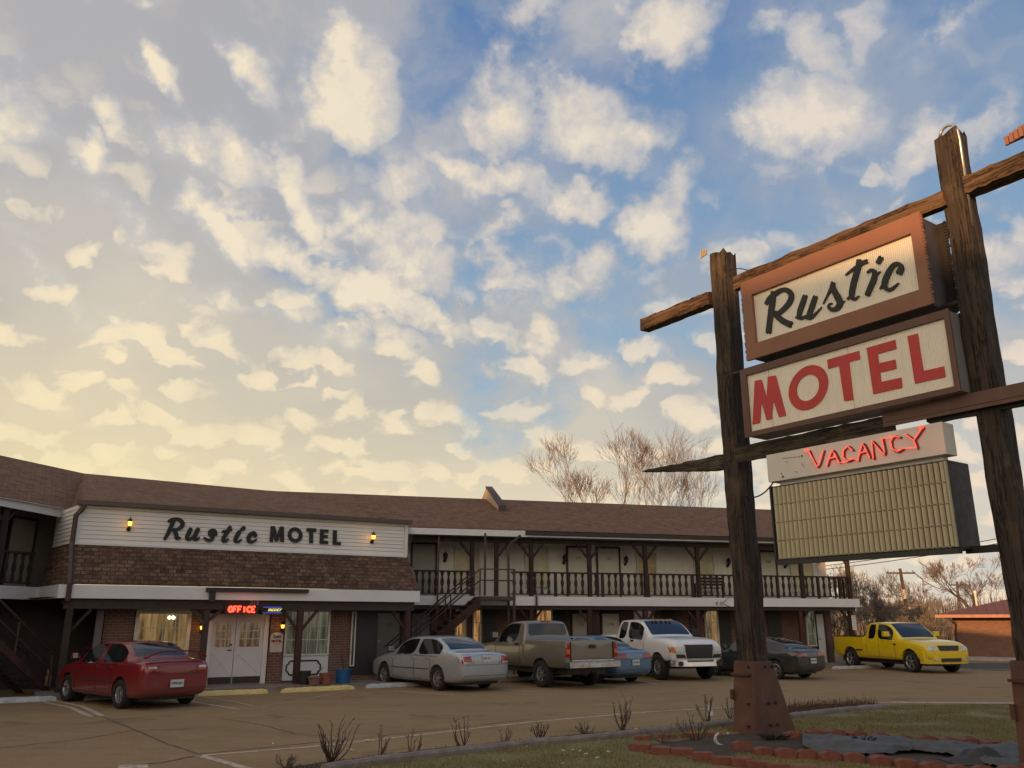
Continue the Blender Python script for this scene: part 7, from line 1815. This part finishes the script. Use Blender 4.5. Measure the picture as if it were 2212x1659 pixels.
for i, (x, yt, ds, sp, dp, lb) in enumerate([(1800, 1205, 60, 1.0, 6, 'bare tree glimpsed through the open end of the balcony'), (1850, 1212, 66, 1.1, 7, 'dense bare tree touching the right end of the motel'), (1893, 1222, 70, 1.0, 6, 'thick-trunked bare tree left of the leaning utility pole'), (1930, 1262, 62, 1.1, 7, 'brushy tree just behind the leaning utility pole'),
    (1975, 1250, 74, 1.2, 7, 'round-topped brushy tree right of the leaning utility pole'), (2015, 1285, 70, 1.2, 6, 'lower brushy tree sloping down to the brick building'), (1820, 1285, 62, 1.1, 5, 'brush behind the last porch post'), (1880, 1290, 64, 1.1, 5, 'low brush right behind the yellow pickup cab'), (1945, 1318, 54, 1.2, 5, 'low brush over the yellow pickup hood'),
    (1995, 1325, 58, 1.2, 6, 'low thicket left of the brick building wall')]):
    T(x, yt, ds, sp, lb, 60+i, depth=dp-1, grp=g2, mt=M['twigs2'], low=.26, trunk_r=.13, name='bare_tree', stems=6, twigr=.010, up=.8)
T(2118, 1198, 80, 1.0, 'lone bare tree with upright limbs above the brick building roof', 81, depth=6, trunk_r=.2, low=.28)
T(2152, 1228, 84, 1.1, 'smaller bare tree right of the lone one, above the brick building', 82, depth=6, trunk_r=.16, low=.26)
# low scrub line far behind
random.seed(4)
b = MB()
for i in range(2600):
    a = random.uniform(18, 34); d_ = random.uniform(88, 110); x, y = math.sin(rad(a))*d_, math.cos(rad(a))*d_; h_ = random.uniform(1.0, 4.5)
    b.tube([(x, y, 0), (x+random.uniform(-.8, .8), y, h_)], [.05, .015], 3, cap=False)
b.build('far_brush', M['twigs2'], kind='stuff', label='far thicket of bare brush along the horizon at right', cat='brush')
# ------------------------------------------------------------------ utility poles and wires
M['pole'] = wood('pole_wood', (.12, .085, .06), (.07, .05, .038), axis='Z', bmp=.003)
def upole(x, ytop, ybase, xbase, dist, label, lamp=False, arm=1.1):
    d = ray(xbase, 1342); d.z = 0; d.normalize(); P = d*dist; P.z = 0
    zt = htop_at(ytop, dist, x); r = ray(x, ytop); k = dist/math.hypot(r.x, r.y); tip = Vector((r.x*k, r.y*k, zt))-P
    o = empty('utility_pole', P, label=label, cat='utility pole'); b = MB(); b.tube([Vector((0, 0, 0)), tip], [.17, .11], 10); b.build('pole', M['pole'], o)
    b = MB(); c = tip*.94; b.box(c.x-arm, c.x+arm, c.y-.06, c.y+.06, c.z-.06, c.z+.06); b.build('crossarm', M['pole'], o)
    b = MB()
    for q in (-.9, -.45, .45, .9): b.lathe([(0, 0), (.04, 0), (.03, .12), (0, .14)], (c.x+q*arm, c.y, c.z+.061), 8)
    b.build('insulator', M['greybox'], o)
    if lamp:
        b = MB(); z = tip*.62; b.tube([z, z+Vector((-.9, -.3, .25)), z+Vector((-1.3, -.3, .2))], .03, 6); b.lathe([(0, -.12), (.22, -.10), (.16, .05), (.05, .12), (0, .12)], tuple(z+Vector((-1.35, -.3, .12))), 12); b.build('lamp_head', M['greybox'], o)
        b = MB(); b.tube([z+Vector((-.15, -.3, .6)), z+Vector((-.15, -.3, -.1))], .20, 10); b.build('transformer', plain('pale_transformer', (.45, .40, .32), .5), o)
    return P+c
t1 = upole(1944, 1228, 1395, 1965, 72, 'leaning utility pole with crossarm and transformer among the brush', lamp=True)
t2 = upole(2067, 1256, 1340, 2072, 95, 'distant slim utility pole above the left eave of the brick building', arm=.8)
def wire(A, B_, s, label):
    b = MB(); b.tube(sag(A, B_, s, 16), .028, 4); o = b.build('power_line', M['wire']); tag(o, label, 'power line')
t3 = Vector((90, 95, 14))
wire(t1+Vector((.9, 0, .18)), t2+Vector((.6, 0, .18)), 1.0, 'sagging power line between the leaning pole and the slim distant pole')
r = ray(2200, 1156); k = 60/math.hypot(r.x, r.y); r2 = ray(2060, 1192); k2 = 75/math.hypot(r2.x, r2.y); wire(CAMP+r2*k2*.9-Vector((8, -4, 1)), CAMP+r*k+Vector((6, -2, 1)), .3, 'power line crossing the sky right of the reader board, lower of two')
r = ray(2200, 1143); k = 60/math.hypot(r.x, r.y); r2 = ray(2060, 1181); wire(CAMP+r2*k2*.9-Vector((8, -4, 1.1)), CAMP+r*k+Vector((6, -2, 1)), .3, 'power line crossing the sky right of the reader board, upper of two')
# ------------------------------------------------------------------ brick building at right
BF = Fr((22.8, 44.2), 117)
M['brickB'] = masonry('warm_brick', (.27, .135, .085), (.20, .095, .062), (.25, .18, .13), -BF.ang, .24, .085, .012, cvar=(.22, .09, .06))
s_l = BF.s_at(2062, 0, 1380)
bb = empty('brick_building', BF.pt(s_l+8, 0, 0), world=True, label='low tan brick building with dark red metal roof at the right edge', cat='building')
ze = BF.hit(2100, 1329, 0)[1]
b = MB(); b.box(s_l, s_l+17, 0, .25, 0, ze, fn=BF.pt); b.box(s_l, s_l+.25, .251, 9, 0, ze, fn=BF.pt); b.build('brick_wall', M['brickB'], bb)
def metal():
    m, T, b = base_mat('standing_seam_roof'); co = T.n('ShaderNodeTexCoord').outputs['Object']
    b.inputs['Roughness'].default_value = .75
    T.link(T.mix(T.mapr(T.noise(co, 1.0, 4, .6), .3, .7, 0, 1), (.16, .062, .052), (.12, .048, .042)), b.inputs['Base Color']); return m
mr = metal()
zr_ = BF.hit(2200, 1283, 5)[1]
sE = BF.s_at(2020, -.7, 1338)
b = MB(); e0_, e1_ = BF.pt(sE, -.7, ze+.02), BF.pt(s_l+18, -.7, ze+.02); r0_, r1_ = BF.pt(sE+6.2, 5.5, zr_+.3), BF.pt(s_l+18, 5.5, zr_+.3); k0_, k1_ = BF.pt(sE, 11.7, ze), BF.pt(s_l+18, 11.7, ze)
b.add([e0_, e1_, r1_, r0_, k0_, k1_], [(0, 1, 2, 3), (0, 3, 4), (3, 2, 5, 4)])
rf = b.build('roof', mr, bb)
b = MB()
for i in range(44):
    s = sE+.3+i*.42; 
    f = min(1, (s-sE)/6.2); A = BF.pt(s, -.7, ze+.03); e_ = BF.pt(s, -.7+6.2*f, ze+.03+(zr_+.3-ze)*f); b.tube([A, e_], .022, 4)
b.build('roof_seams', mr, rf)
b = MB(); b.box(sE, s_l+18, -.74, -.62, ze-.12, ze+.03, fn=BF.pt); b.build('gutter', plain('copper_gutter', (.34, .15, .08), .5), bb)
b = MB(); b.add([BF.pt(sE+.1, -.6, ze-.02), BF.pt(s_l+18, -.6, ze-.02), BF.pt(s_l+18, 0, ze-.02), BF.pt(sE+.1, 0, ze-.02)], [(0, 3, 2, 1)]); b.add([BF.pt(sE+.1, 0, ze-.021), BF.pt(s_l, 0, ze-.021), BF.pt(s_l, 9, ze-.021), BF.pt(sE+.1, 9, ze-.021)], [(0, 3, 2, 1)]); b.build('soffit', M['brown_dk'], bb)
b = MB(); b.tube([BF.pt(sE+.5, -.68, ze-.1), BF.pt(sE+.9, -.5, ze-.35), BF.pt(s_l+.1, -.10, ze-.75), BF.pt(s_l+.12, -.08, .1)], .05, 6); b.build('downspout', M['brown'], bb)
vq = BF.s_at(2108, 2.2, 1300); b = MB(); b.tube([BF.pt(vq, 1.4, ze+.3), BF.pt(vq, 1.4, ze+1.15)], .05, 8); b.tube([BF.pt(vq, 1.4, ze+1.10), BF.pt(vq, 1.4, ze+1.25)], .075, 8); b.build('vent_pipe', M['white_trim'], bb)
b = MB(); b.box(s_l-.4, s_l+17, -1.6, -.01, .0, .13, fn=BF.pt); b.build('walkway', M['concrete_w'], bb)
